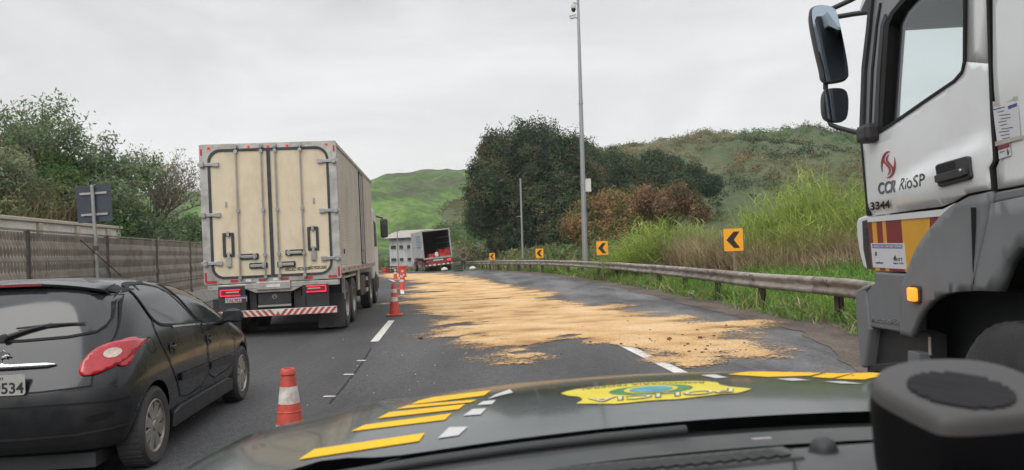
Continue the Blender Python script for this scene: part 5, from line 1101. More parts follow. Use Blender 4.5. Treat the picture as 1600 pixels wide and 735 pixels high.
b = MB(); b.prism(rrect(.50, .695, .90, .825, .015, 2), 'x', -.052, -.045); po = b.build('number_plate', 'plate', tk)
b = MB(); b.box((-.054, .70, .81), (.004, .39, .03)); b.build('plate_band', 'blue_ink', po)
text_mesh('plate_number', 'TAL9J22', .095, frame_mtx((-.053, .885, .705), (0, -1, 0), (0, 0, 1)), 'logo_red', po, .001, .002, sx=.92)
# striped bumper
b = MB(); b.box((-.10, -.08, .475), (.05, 2.2, .125)); bp_ = b.build('underrun_bumper', 'stripe_white', tk, bevel=.008)
b = MB()
for k in range(-9, 10):
    y = -.08+k*.115; sl2 = .05*(1 if k >= 0 else -1)
    if k == 0: b.prism([(y-.05, .416), (y+.05, .416), (y, .50)], 'x', -.128, -.125)
    else: b.prism([(y-.03+sl2, .534), (y+.03+sl2, .534), (y+.03-sl2, .416), (y-.03-sl2, .416)], 'x', -.128, -.125)
b.build('stripes', 'stripe_red', bp_)
for s_ in (1, -1):
    b = MB(); b.box((.1, s_*.55, .62), (.36, .07, .3)); b.build('bumper_bracket', 'dark_metal', tk)
    b = MB(); b.box((.42, s_*1.0, .42), (.02, .52, .66)); b.build('mudflap', 'rubber', tk)
# chassis & axles
b = MB(); b.box((5.2, .42, .95), (10.2, .09, .24)); b.box((5.2, -.42, .95), (10.2, .09, .24)); b.build('chassis_frame', 'dark_metal', tk)
for x in (1.25, 2.55, 7.0, 8.9):
    for sy in (1, -1):
        make_wheel(tk, (x, sy*1.23, .50), .50, .28 if x > 5 else .56, sy, spokes=10, rimr=.56, deep=.10 if x < 5 else .02, rim_mat='rim')
    b = MB(); b.tube([(x, -.95, .5), (x, .95, .5)], .09, 10); b.build('axle', 'dark_metal', tk, smooth=50)
for s_ in (-1, 1):
    b = MB(); b.box((.80, s_*1.21, .86), (.05, .06, .5)); b.box((1.9, s_*1.2, 1.05), (2.5, .05, .04)); b.build('mudguard_bracket', 'alu', tk)
    b = MB(); b.box((4.9, s_*1.05, .72), (1.2, .34, .5)); b.build('toolbox', 'dark_metal', tk, bevel=.03)
    for c_, d_ in (((6.05, s_*1.19, .85), (.55, .05, .09)), ((6.05, s_*1.19, .55), (.55, .05, .09)), ((3.95, s_*1.19, .9), (.5, .04, .5))):
        b = MB(); b.box(c_, d_); b.build('side_guard', 'alu', tk)
# cab in front of the box
b = MB(); b.prism([(8.45, .75), (10.25, .75), (10.35, 1.5), (10.1, 2.75), (9.2, 2.95), (8.45, 2.85)], 'y', -1.22, 1.22); cb = b.build('cab', 'white_dull', tk, bevel=.06)
for s_ in (-1, 1):
    b = MB(); b.prism([(8.95, 1.75), (9.9, 1.75), (9.72, 2.5), (8.95, 2.55)], 'y', s_*1.222, s_*1.232); b.build('window', 'dark_glass', cb)
    b = MB(); b.box((10.35, s_*1.45, 2.35), (.14, .24, .62)); mm = b.build('wing_mirror', 'black_plastic', tk, bevel=.05); b = MB(); b.tube([(10.2, s_*1.2, 2.75), (10.35, s_*1.42, 2.68)], .025, 6); b.build('mirror_arm', 'black_plastic', mm)
    b = MB(); b.box((9.1, s_*1.2, .62), (.5, .1, .5)); b.build('step', 'dark_metal', tk, bevel=.02)
b = MB(); b.box((10.32, 0, .62), (.2, 2.4, .5)); b.build('front_bumper', 'dark_metal', tk, bevel=.04)
b = MB(); b.prism([(10.36, 1.7), (10.16, 2.6), (10.20, 2.6), (10.38, 1.7)], 'y', -1.05, 1.05); b.build('windscreen', 'dark_glass', cb)

# ------------------------------------------------------------------ open cargo truck far ahead
p = GP(690, 424); fx, fy_ = -6.45, 66.0
ft = thing('open_cargo_truck', 'leaning cargo truck with its rear wide open, standing across the bend ahead', 'truck', (fx, fy_, drop(fy_)+.02), 0); ft.rotation_euler = (R(-4.2), R(0), R(90+15))
M['box_old'] = mat('box_old', (.42, .43, .43), .6, var=.12, scale=2, dirt=(.24, .22, .19), dscale=1.5, damt=.7)
M['box_inside'] = mat('box_inside', (.045, .05, .055), .8, var=.3, scale=2)
M['red_frame'] = mat('red_frame', (.22, .035, .03), .6, var=.3, scale=3, dirt=(.1, .06, .05), damt=.6)
M['blue_faded'] = mat('blue_faded', (.16, .22, .36), .6, var=.3, scale=4)
W2, L2, z0, z1 = 1.22, 7.0, 1.28, 3.62
for nm, c, d in (('side_wall', (L2/2, W2, (z0+z1)/2), (L2, .05, z1-z0)), ('side_wall', (L2/2, -W2, (z0+z1)/2), (L2, .05, z1-z0)), ('roof', (L2/2, 0, z1), (L2, 2*W2+.06, .05)), ('front_wall', (L2, 0, (z0+z1)/2), (.05, 2*W2, z1-z0))):
    b = MB(); b.box(c, d); b.build(nm, 'box_old', ft)
b = MB(); b.box((L2/2+.1, 0, (z0+z1)/2), (L2-.35, 2*W2-.07, z1-z0-.06)); ii = MB(); ins = b.build('interior_lining', 'box_inside', ft)
for v in list(ins.data.polygons):
    pass
bm = bmesh.new(); bm.from_mesh(ins.data); bmesh.ops.delete(bm, geom=[f for f in bm.faces if f.normal.x < -.9], context='FACES'); bm.to_mesh(ins.data); bm.free()
for k in range(6):
    for s_ in (1, -1):
        b = MB(); b.box((.5+k*1.1, s_*(W2-.06), (z0+z1)/2), (.06, .03, z1-z0-.1)); b.build('inner_post', 'dark_metal', ft)
for z in (z0+.7, z0+1.2, z0+1.7):
    b = MB(); [b.box((L2/2, s_*(W2-.07), z), (L2-.5, .02, .05)) for s_ in (1, -1)]; b.build('lashing_rail', 'steel', ft)
b = MB(); b.box((0, 0, z0-.06), (.14, 2*W2+.1, .14)); b.box((0, 0, z1+.02), (.12, 2*W2+.1, .12)); b.box((0, W2, (z0+z1)/2), (.12, .10, z1-z0)); b.box((0, -W2, (z0+z1)/2), (.12, .10, z1-z0)); b.build('rear_frame', 'alu', ft)
b = MB(); b.box((2.2, W2+.03, 2.72), (2.4, .01, 1.1)); b.build('faded_lettering_block', 'blue_faded', ft); b = MB(); [b.box((2.2, W2+.036, 2.4+.22*k), (2.0-.2*k, .006, .10)) for k in range(4)]; b.build('faded_lines', 'box_old', ft)
b = MB(); b.box((L2/2, 0, z0-.12), (L2, 2.0, .14)); b.box((L2/2+1, .4, .9), (L2+1.8, .08, .26)); b.box((L2/2+1, -.4, .9), (L2+1.8, .08, .26)); b.build('chassis_frame', 'dark_metal', ft)
b = MB(); b.box((-.1, 0, .62), (.12, 2.3, .12)); b.build('underrun_bumper', 'stripe_white', ft); b = MB(); [b.box((-.165, -1+.4*k, .62), (.01, .2, .12)) for k in range(6)]; b.build('stripes', 'stripe_red', ft)
b = MB(); b.box((.1, 0, .92), (.2, 1.9, .38)); b.build('rear_panel', 'red_frame', ft); b = MB(); b.box((-.01, 0, 1.02), (.02, .9, .10)); b.build('white_band', 'stripe_white', ft)
for s_ in (1, -1):
    b = MB(); b.box((-.02, s_*.95, .95), (.05, .3, .16)); b.build('tail_lamp', 'lamp_red' if s_ < 0 else 'red_refl', ft)
    b = MB(); b.box((3.4, s_*1.16, .85), (3.6, .05, .38)); b.build('side_skirt', 'red_frame', ft)
    for x in (1.0, 2.3, 6.9): make_wheel(ft, (x, s_*1.18, .48), .48, .5 if x < 5 else .28, s_, spokes=6, rimr=.5, cap=False)
b = MB(); b.prism([(7.25, .7), (8.9, .7), (8.95, 1.5), (8.7, 2.7), (7.25, 2.75)], 'y', -1.18, 1.18); b.build('cab', 'white_dull', ft, bevel=.05)
# crates in and around it
M['crate_red'] = mat('crate_red', (.55, .05, .035), .5, var=.25, scale=8); M['crate_blue'] = mat('crate_blue', (.05, .08, .2), .5, var=.2); M['sack'] = mat('sack', (.60, .58, .54), .8, var=.15, scale=9); M['crate_dark'] = mat('crate_dark', (.03, .035, .04), .6)
def crate(loc, rot, label, m='crate_red', sz=(.5, .36, .3), group=None, mtx=None):
    t = thing('crate', label, 'crate', loc, rot, group)
    if mtx is not None: t.matrix_world = mtx
    b = MB(); x, y, z = sz; b.box((0, 0, .012), (x, y, .02))
    for s_ in (1, -1):
        for zz in (.05, z*.5, z-.03): b.box((0, s_*y/2, zz), (x, .02, z*.22)); b.box((s_*x/2, 0, zz), (.02, y, z*.22))
        for s2 in (1, -1): b.box((s_*x/2, s2*y/2, z/2), (.04, .04, z))
    b.build('shell', m, t)
    return t
Mf = Matrix.Translation(ft.location) @ ft.rotation_euler.to_matrix().to_4x4()
for x, y, z, r_, m_, lab in ((.35, .55, 0, 5, 'crate_red', 'red crate at the left inside the open cargo truck'), (.30, -.45, 0, -8, 'crate_red', 'red crate lying low near the right wall in the open cargo truck'), (.42, -.86, 0, 3, 'crate_red', 'red crate against the right wall inside the open cargo truck'), (.42, -.86, .31, 12, 'crate_red', 'topmost red crate against the right wall in the open cargo truck'), (.9, -.40, .0, 20, 'crate_blue', 'dark blue crate behind the red crates in the open cargo truck'), (.95, -.40, .31, 20, 'crate_red', 'red crate on top of the dark blue crate in the open cargo truck')):
    crate((0, 0, 0), 0, lab, m_, (.5, .42, .3), 'crates in the open cargo truck', Mf @ Matrix.Translation((x, y, z0+.01+z)) @ Matrix.Rotation(R(r_), 4, 'Z'))
b = MB(); b.prism(chaikin([(-.16, 0), (.16, 0), (.18, .25), (.08, .42), (-.1, .42), (-.18, .22)], 1), 'x', -.1, .1); sk = b.build('white_sack', 'sack', None, bevel=.04); sk.matrix_world = Mf @ Matrix.Translation((.3, .05, z0+.02)); tag(sk, 'upright white sack inside the open cargo truck', 'sack')
k = 0
for px, py, m_, lab in ((748, 421, 'crate_red', 'red crate thrown behind the guardrail right of the standing man'), (757, 421, 'crate_red', 'smaller red crate behind the guardrail, nearest to the small chevron sign'), (716, 424.5, 'crate_dark', 'dark crate on the asphalt left of the standing man'), (655, 423, 'crate_red', 'red crate at the far guardrail below the tiny chevron sign'), (646, 423, 'crate_red', 'faded red crate left of the tiny chevron sign at the far guardrail'), (633, 424, 'crate_dark', 'dark crate at the foot of the far guardrail'), (603, 427, 'crate_red', 'red crate at the far guardrail beside the box truck cab'), (612, 426, 'crate_dark', 'dark crate at the far guardrail between red crates')):
    g = GP(px, py); crate((g.x, g.y, drop(g.y)), random.random()*3, lab, m_, (.6, .45, .5) if g.y < 75 else (1.0, .6, .6), 'crates spilled at the far guardrail')
for px, py, lab in ((738, 423, 'white sack lying under the guardrail right of the standing man'), (694, 424.5, 'white sack on the asphalt under the open cargo truck')):
    g = GP(px, py); b = MB(); lump(b, (0, 0, .18), .32, .65); o = b.build('sack', 'sack', None, smooth=60); o.location = (g.x, g.y, drop(g.y)); tag(o, lab, 'sack')
g = GP(1081, 462); b = MB(); lump(b, (0, 0, .06), .13, .7); lump(b, (.12, .04, .04), .08, .7); M['litter_plastic'] = mat('litter_plastic', (.40, .44, .46), .35, var=.25, scale=20); o = b.build('plastic_bag', 'litter_plastic', None, smooth=30); o.location = g; tag(o, 'crumpled pale plastic bag at the grass edge under the guardrail', 'bag')

# ------------------------------------------------------------------ traffic cones
def cone(px, py, label, h=.75, k=1.0, style=0, tilt=0, sunk=0, square=True):
    g = GP(px, py) if style else Vector((px, py, 0)); t = thing('traffic_cone', label, 'traffic cone', (g.x, g.y, drop(g.y)+.012), random.random()*1.5, 'cones along the left lane line'); t.rotation_euler = (R(tilt), 0, random.random())
    b = MB()
    if square: b.prism(rrect(-.19*k, -.19*k, .19*k, .19*k, .05, 3), 'z', 0, .035)
    else: b.lathe([(.0, .03), (.225, .03), (.235, .015), (.235, 0), (0, 0)], (0, 0, 0), 'z', 24)
    b.build('base', 'orange' if style != 2 else 'rubber', t, bevel=.008)
    r0, r1 = .13*k, .040*k; rr = lambda z: r0+(r1-r0)*((z-.03)/(h-.03))
    bands = {0: [(.03, .25, 'orange'), (.25, .39, 'cone_white'), (.39, .523, 'orange'), (.523, .635, 'cone_white'), (.635, .71, 'orange'), (.71, .75, 'orange')], 1: [(.03, .33, 'orange'), (.33, .43, 'cone_white'), (.43, .53, 'orange'), (.53, .62, 'cone_white'), (.62, .75, 'orange')]}[1 if style == 1 else 0]
    for z0_, z1_, m_ in bands:
        z0_, z1_ = z0_*h/.75, z1_*h/.75; b = MB(); off = .002 if m_ == 'cone_white' else 0; pr = [(rr(z0_)+off, z0_), (rr(z1_)+off, z1_)]
        if z1_ > h-.02: pr = [(rr(z0_), z0_), (rr(z0_)+.008, z0_+.005), (rr(z1_)+.010, z1_-.01), (rr(z1_)+.004, z1_), (rr(z1_)-.008, z1_), (rr(z1_)-.01, z1_-.05)]
        b.lathe(pr, (0, 0, 0), 'z', 28); b.build('reflective_band' if m_ == 'cone_white' else 'shell', m_, t, smooth=40)
    if style == 0:
        b = MB(); b.lathe([(rr(.47)+.002, .466), (rr(.47)+.005, .47), (rr(.47)+.002, .474)], (0, 0, 0), 'z', 28); b.build('ridge', 'orange', t, smooth=60)
    return t
cone(-1.53, 5.06, 'nearest cone, cut off by the bonnet, with wide white bands', .75, 1.0)
cone(617, 494, 'dirty dark red cone at the far end of the nearest white dash', .78, 1.0, 1)
cone(628, 453, 'cone standing on the second white dash with an orange block above', .72, 1.0, 1)
cone(618, 437, 'far cone beside the edge of the sawdust', .72, 1.0, 1)
cone(629.5, 440.5, 'farthest small cone right behind the cone on the second white dash', .72, 1.0, 1)
g = GP(629, 434); b = MB(); b.lathe([(.0, 0), (.26, 0), (.28, .05), (.25, .1), (.24, .35), (.27, .4), (.25, .5), (.24, .62), (0, .64)], (0, 0, 0), 'z', 18); b.lathe([(.0, .64), (.34, .64), (.36, .70), (.34, .76), (.0, .76)], (0, 0, 0), 'z', 18); o = b.build('traffic_barrel', 'orange', None, smooth=40); o.location = (g.x, g.y, drop(g.y)+.012); tag(o, 'orange road barrel behind the farthest small cone', 'barrel')

# ------------------------------------------------------------------ person
gp = (-4.25, 64.6, drop(64.6)+.003); ps = thing('person', 'man in a dark uniform standing with one arm raised beside the open cargo truck', 'person', gp, R(15))
M['skin'] = mat('skin', (.26, .15, .10), .6); M['uniform'] = mat('uniform', (.028, .034, .05), .8, var=.2); M['hair'] = mat('hair', (.015, .012, .01), .8)
def skin_body(name, joints, edges, material, parent, lv=2):
    me = bpy.data.meshes.new(name); me.from_pydata([j[:3] for j in joints], edges, []); o = bpy.data.objects.new(name, me); COL.objects.link(o); o.parent = parent
    sk_ = o.modifiers.new('k', 'SKIN'); sk_.use_smooth_shade = True; sl_ = me.skin_vertices[0].data
    for i, j in enumerate(joints): sl_[i].radius = (j[3], j[4] if len(j) > 4 else j[3])
    sl_[0].use_root = True; sb = o.modifiers.new('s', 'SUBSURF'); sb.levels = lv; sb.render_levels = lv; me.materials.append(M[material]); return o
J = [(0, 0, .96, .15, .11), (0, 0, 1.15, .14, .10), (0, 0, 1.34, .17, .11), (0, 0, 1.46, .10, .08), (0, -.01, 1.54, .055), (0, -.02, 1.60, .06), (0, -.02, 1.68, .085, .095), (0, -.02, 1.75, .06, .07),
     (.17, 0, 1.42, .06), (.25, -.03, 1.18, .045), (.22, -.16, 1.02, .033), (.22, -.20, .96, .03), (-.17, 0, 1.42, .06), (-.29, -.03, 1.22, .045), (-.22, -.20, 1.18, .033), (-.19, -.24, 1.20, .03),
     (.09, 0, .88, .09), (.11, 0, .50, .062), (.12, .02, .10, .042), (.13, -.10, .045, .04), (-.09, 0, .88, .09), (-.13, -.02, .50, .062), (-.15, .02, .10, .042), (-.17, -.10, .045, .04)]
E_ = [(0, 1), (1, 2), (2, 3), (3, 4), (4, 5), (5, 6), (6, 7), (2, 8), (8, 9), (9, 10), (10, 11), (2, 12), (12, 13), (13, 14), (14, 15), (0, 16), (16, 17), (17, 18), (18, 19), (0, 20), (20, 21), (21, 22), (22, 23)]
skin_body('body', J, E_, 'skin', ps)
JU = [(a, b_, c, *(r_*1.10 for r_ in rs)) for a, b_, c, *rs in [J[0], J[1], J[2], J[3], J[8], J[9], J[12], J[13]]]
skin_body('shirt', JU, [(0, 1), (1, 2), (2, 3), (2, 4), (4, 5), (2, 6), (6, 7)], 'uniform', ps)
JT = [(a, b_, c, *(r_*1.12 for r_ in rs)) for a, b_, c, *rs in [J[0], J[16], J[17], J[18], J[20], J[21], J[22]]]
skin_body('trousers', JT, [(0, 1), (1, 2), (2, 3), (0, 4), (4, 5), (5, 6)], 'uniform', ps)
for s_, i in ((1, 19), (-1, 23)):
    b = MB(); b.prism(chaikin([(-.16, 0), (.06, 0), (.06, .10), (-.04, .10), (-.15, .05)], 1), 'x', J[i][0]-.045, J[i][0]+.045); b.build('shoe', 'rubber', ps, bevel=.01)
b = MB(); lump(b, (0, -.005, 1.715), .108, .85); b.build('hair', 'hair', ps, smooth=60)
# ------------------------------------------------------------------ rescue truck on the right
ro = Vector((2.25, 4.85, 0)); rh = R(-4.8); rX = Vector((-math.sin(rh), math.cos(rh), 0)); rL = Vector((-math.cos(rh), -math.sin(rh), 0))
rk = thing('rescue_truck', 'white and grey motorway rescue truck with striped side panel, stopped on the shoulder', 'truck', ro, R(90)+rh)
def RP(px, py, y=0.0):     # point of the truck's side plane, local (x, z)
    d = ray(px, py); t = (y+rL.dot(ro))/(rL.x*d.x+rL.y*d.y); q = Vector((d.x*t, d.y*t, 0))-ro; return (rX.dot(q), EYE+d.z*t)
def RPL(pts, y=0.0): return [RP(a, c, y) for a, c in pts]
def RXp(px, py, x):        # point of a plane across the truck, local (y, z)
    d = ray(px, py); t = (x+rX.dot(ro))/(rX.x*d.x+rX.y*d.y); q = Vector((d.x*t, d.y*t, 0))-ro; return (rL.dot(q), EYE+d.z*t)
def skinpatch(name, poly, yf, material, parent, thick=.02, cell=.05, smooth=True):
    bm = bmesh.new(); pv_, pf_ = patch_tris(poly, cell); vs = [bm.verts.new((p[0], 0, p[1])) for p in pv_]
    for f_ in pf_: bm.faces.new([vs[i] for i in f_])
    for v in bm.verts: v.co.y = yf(v.co.x, v.co.z)
    bmesh.ops.recalc_face_normals(bm, faces=bm.faces[:]); [f.normal_flip() for f in bm.faces[:]] if sum(f.normal.y for f in bm.faces) < 0 else None
    me = bpy.data.meshes.new(name); bm.to_mesh(me); bm.free(); me.materials.append(M[material]); me.polygons.foreach_set('use_smooth', [smooth]*len(me.polygons))
    o = bpy.data.objects.new(name, me); COL.objects.link(o); o.parent = parent; s_ = o.modifiers.new('s', 'SOLIDIFY'); s_.thickness = thick; s_.offset = 1 if me.polygons[0].normal.y < 0 else -1
    return o
sst = lambda t: (lambda u: u*u*(3-2*u))(max(0, min(1, t)))
c0, c1 = RP(1372, 298), RP(1535, 216)
def doory(x, z):
    u_ = (x-c0[0])/(c1[0]-c0[0]); zl = c0[1]+(c1[1]-c0[1])*u_; amp = .035*sst((u_+.05)/.6)*sst((1.12-u_)/.15); d = zl-z
    low = -.03*sst((1.70-z)/.10)
    return amp*(sst((d+.02)/.075)-sst((d-.12)/.30)*.9)+low-.02*max(0, z-2.2)
lower = RPL([(1346, 214), (1355.5, 338), (1472, 323), (1493, 316), (1519, 303), (1552, 296), (1549, 262), (1555, 250), (1550, 180), (1546, 100), (1509, 97), (1505, 113), (1493, 127), (1452, 155), (1393, 196), (1374, 209)])
dr = skinpatch('door', lower, doory, 'white_paint', rk, .03, .035)
fr_ = RPL([(1546, 100), (1540, -40)])+[(-1.56, 3.04), (-.42, 3.04), (-.46, 2.86), (-1.365, 2.86)]+RPL([(1509, -40), (1509, 97)]); skinpatch('door_frame', fr_, lambda x, z: -.02*max(0, z-2.2), 'white_paint', dr, .03, .2)
def bar(name, pts, y0, y1, m, parent=rk, bev=0): b = MB(); b.prism(RPL(pts), 'y', y0, y1); return b.build(name, m, parent, bevel=bev)
bar('window_seal', [(1374, 209), (1378, 130), (1383, 40), (1392, 20), (1412, -5), (1440, -60), (1446, -60), (1419, -2), (1398, 22), (1390, 40), (1385, 120), (1380, 200), (1392, 193), (1451, 152), (1491, 125), (1503, 111), (1506, 96), (1507, -40), (1509, -40), (1509.5, 97), (1505, 114), (1493, 128), (1452, 156), (1393, 197)], -.06, .006, 'seam', dr)
gp_ = bar('window_glass', [(1380, 203), (1390, 40), (1420, -8), (1445, -60), (1508, -60), (1507, 96), (1503, 112), (1451, 154), (1392, 195)], -.034, -.030, 'glass', dr)
M['pillar_grey'] = mat('pillar_grey', (.22, .225, .235), .4, var=.06)
bar('pillar', [(1344, 212), (1348, 110), (1354, 50), (1359, 0), (1366, -60), (1440, -60), (1412, -4), (1391, 22), (1383, 40), (1377, 130), (1373, 209)], -.12, -.012, 'pillar_grey', rk, .01)
bar('pillar_trim', [(1343, 216), (1347, 105), (1354, 45), (1359, -10), (1366, -60), (1371, -60), (1364, -10), (1359, 48), (1352, 110), (1349, 216)], -.14, .006, 'black_plastic', rk, .004)
bar('pillar_groove', [(1355, 212), (1359, 110), (1366, 40), (1372, 5), (1374.5, 5), (1369, 40), (1362, 112), (1358, 212)], -.02, -.006, 'seam')
bar('pillar_trim', [(1364, 212), (1369, 110), (1375, 40), (1381, 22), (1385, 28), (1380, 40), (1374, 120), (1371, 212)], -.03, -.002, 'black_plastic')
# door seams
bar('door_gap', [(1344.5, 214), (1347, 214), (1357.5, 338), (1355, 338)], -.02, .004, 'seam', dr)
bar('door_gap', [(1542, -60), (1545.5, -60), (1551, 100), (1554, 180), (1559, 251), (1553, 263), (1556, 298), (1551.5, 298), (1548.5, 262), (1554.5, 249), (1550, 180), (1547, 100)], -.05, .008, 'seam', dr)
# rear part of the cab
rearp = [(-1.58, 3.04)]+RPL([(1552, -40), (1555, 100), (1558, 180), (1562, 250), (1557, 263), (1559, 296), (1600, 288)])+[(-2.2, 1.78), (-2.97, 1.80), (-2.97, 3.04)]; skinpatch('cab_side', rearp, lambda x, z: -.012*math.sin((x+1.5)*9)*sst((z-1.9)*4)-.02*max(0, z-2.2), 'white_paint', rk, .03, .08)
# white strip over the striped panel
bar('sill_strip', [(1355.5, 340), (1474, 327), (1494, 317), (1473, 338), (1356, 347.5)], -.06, .002, 'white_paint')
# panel with stripes: one object, narrow upright bands
PB = [(1355, 1361, 'panel_red'), (1361, 1368, 'panel_yellow'), (1368, 1377, 'panel_red'), (1377, 1382.5, 'panel_yellow'), (1382.5, 1407, 'panel_red'), (1407, 1451.5, 'panel_yellow'), (1451.5, 1465, 'panel_red'), (1465, 1473, 'panel_yellow')]
top_ = lambda x: 346.5-(x-1356)*.083; bot_ = lambda x: 422.5+(x-1363)*.06
arc_ = [(1427, 427), (1438, 390), (1455, 361), (1473, 337)]
def bmin(x): return min(bot_(x), interp([(1427, 427), (1438, 390), (1455, 361), (1473, 338)], x)) if x > 1427 else bot_(x)
b = MB()
for i, (a, c, m_) in enumerate(PB):
    mi = 0 if m_ == 'panel_yellow' else 1; n = 5; xs_ = [a+(c-a)*k/n for k in range(n+1)]; sh_ = lambda x, y: (x+(y-346)*.075 if x < 1420 else x, y)
    poly = [sh_(x, top_(x)) for x in xs_]+[sh_(x, max(top_(x)+.5, bmin(x))) for x in reversed(xs_)]; b.prism(RPL(poly), 'y', -.04, -.004, mi)
spn = b.build('striped_panel', ['panel_yellow', 'panel_red'], rk)
st_ = bar('notice_sticker', [(1360, 380.4), (1412, 380.4), (1415.5, 421), (1363.5, 418)], -.004, -.002, 'paper', spn)
bar('sticker_band', [(1362, 382), (1409, 382.5), (1409.5, 388.5), (1362.5, 388)], -.002, -.0012, 'blue_ink', st_)
def rtext(body, pa, pb_, pt, m, parent, y=.002, bold=0, shear=0, name='lettering', ext=.001):
    a, c, t_ = RP(*pa), RP(*pb_), RP(*pt); A3, B3 = Vector((a[0], y, a[1])), Vector((c[0], y, c[1])); size = (Vector((t_[0], y, t_[1]))-A3).length/.72
    o = text_mesh(name, body, size, Matrix.Identity(4), m, parent, ext, bold, shear); xs_ = [v.co.x for v in o.data.vertices]; w_ = max(xs_)-min(xs_); x0_ = min(xs_)
    o.data.transform(frame_mtx(A3, B3-A3, (0, 0, 1)) @ Matrix.Diagonal(((B3-A3).length/w_, 1, 1, 1)) @ Matrix.Translation((-x0_, 0, 0))); return o
rtext('A SERVIÇO DA CONCESSÃO FEDERAL', (1363, 387), (1409, 387.3), (1363, 383.5), 'paper', st_, -.0008)
rtext('ANTT', (1396, 408), (1410, 408.5), (1396, 403), 'ink', st_, -.0014)
bar('emblem', [(1395, 405), (1401, 405.5), (1398, 398.5)], -.002, -.0012, 'ink', st_)
rtext('ouvidoria', (1368, 412), (1379, 412.4), (1368, 408.5), 'ink', st_, -.0014); rtext('ligue 166', (1396, 412.3), (1411, 412.8), (1396, 410), 'ink', st_, -.0014)
bar('emblem', [(1367, 400), (1369.5, 400), (1369.5, 393.5), (1367, 394)], -.002, -.0012, 'ink', st_)
# logo and lettering on the door: slightly proud of the curved door skin
def onskin(o, extra=.002):
    for v in o.data.vertices: v.co.y = doory(v.co.x, v.co.z)+extra+(.0012 if v.co.y > .001 else 0)
    return o
def dense_text(*a, **k): return onskin(rtext(*a, **k))
dense_text('CCR', (1373, 303.5), (1404.5, 299), (1373.5, 286), 'logo_grey', dr, 0, .0028); dense_text('RioSP', (1411, 297), (1457, 289.5), (1410.5, 278), 'logo_grey', dr, 0, .0)
o = rtext('3344', (1360, 328.5), (1395, 325), (1360.5, 317), 'dark_metal', dr, .006, .002, .25, 'model_number', .004); onskin(o, .008)
def arcband(cx, cy, rx_, ry, a0, a1, w0, w1, n=18, tilt=-.08):
    po, pi = [], []
    for k in range(n+1):
        t_ = k/n; a = R(a0+(a1-a0)*t_); w_ = w0+(w1-w0)*math.sin(math.pi*t_); x, y = cx+rx_*math.cos(a), cy-ry*math.sin(a)
        x2, y2 = cx+(rx_-w_)*math.cos(a), cy-(ry-w_*1.3)*math.sin(a); po.append((x, y)); pi.append((x2, y2))
    return po+pi[::-1]
cx, cy = 1388.5, 257.5
S_ = chaikin([(1381, 244), (1385, 238.5), (1390, 240), (1391, 246), (1386, 254), (1383, 263), (1385, 272), (1389, 276)], 2, False)
for nm, poly in (('swirl', arcband(cx, cy, 11.5, 21, 75, 215, .5, 3.4)), ('swirl', arcband(cx, cy, 11.5, 21, 255, 395, .5, 3.4)),):
    b = MB(); b.prism(RPL(poly), 'y', 0, .003); onskin(b.build('logo', 'logo_red', dr))
def sband(dx, w_):
    pts = []; n = 26
    for k in range(n+1):
        t_ = k/n; y = 241+33*t_; x = cx+dx+5.2*math.sin((t_-.5)*2*math.pi*.92)*-1*(-1); pts.append((x, y))
    L_ = [(x-w_*(max(0, math.sin(math.pi*k/n))**.6), y) for k, (x, y) in enumerate(pts)]; Rr = [(x+w_*(max(0, math.sin(math.pi*k/n))**.6), y) for k, (x, y) in enumerate(pts)]; return L_+Rr[::-1]
for dx in (-2.6, 2.6):
    b = MB(); b.prism(RPL(sband(dx, 1.9)), 'y', 0, .003); onskin(b.build('logo', 'logo_red', dr))
# handle
hz_ = doory(*RP(1505, 268)); hb = rrect(0, 0, 1, 1, .12, 4); ho = RPL([(1476, 257), (1530, 242), (1533.5, 279), (1481, 293)])
def quadmap(q, u_, v_): a, b2, c, d = [Vector(p) for p in q]; return tuple((a*(1-u_)+b2*u_)*(1-v_)+(d*(1-u_)+c*u_)*v_)
b = MB(); b.prism([quadmap(ho, *p) for p in hb], 'y', hz_-.02, hz_+.014); hd = b.build('handle', 'black_plastic', dr, bevel=.006)
b = MB(); b.prism([quadmap(ho, .06+.55*p[0], .08+.38*p[1]) for p in hb], 'y', hz_+.0145, hz_+.016); b.build('recess', 'seam', hd)
b = MB(); b.prism([quadmap(ho, .04+.92*p[0], .48+.34*p[1]) for p in hb], 'y', hz_+.012, hz_+.030); b.build('pull', 'black_plastic', hd, bevel=.006)
b = MB(); q = quadmap(ho, .86, .58); b.lathe([(0, hz_+.035), (.008, hz_+.034), (.009, hz_+.028)], (q[0], 0, q[1]), 'y', 12); b.build('lock', 'chrome', hd)
# notices on the rear of the cab
n1 = bar('paper_notice', [(1553, 166), (1592, 156), (1596, 214), (1560, 223)], .004, .0055, 'paper')
for q in ([(1550, 160), (1592, 150), (1592.5, 156), (1551, 167)], [(1556, 222), (1600, 211), (1600, 217), (1557, 229)]): bar('tape', q, .0055, .0065, 'tape', n1)
for k in range(9):
    y_ = 175+k*5.2; x_ = 1561+(k % 3)*2+k*.4; bar('text_line', [(x_, y_), (x_+10+(k*7 % 9), y_-2.4), (x_+10+(k*7 % 9), y_-1.2), (x_, y_+1.2)], .0055, .0062, 'logo_grey', n1)
bar('text_line', [(1577, 166), (1591, 161), (1591.5, 166), (1578, 171)], .0055, .0062, 'blue_ink', n1); bar('text_line', [(1554, 171), (1572, 166.5), (1572, 168), (1554, 172.5)], .0055, .0062, 'blue_ink', n1)
n2 = bar('red_notice', [(1561, 229), (1579, 223), (1581.5, 243), (1563, 249)], .004, .0055, 'paper'); bar('notice_band', [(1561, 229), (1579, 223), (1580, 230), (1562, 235.5)], .0055, .0062, 'panel_red', n2)
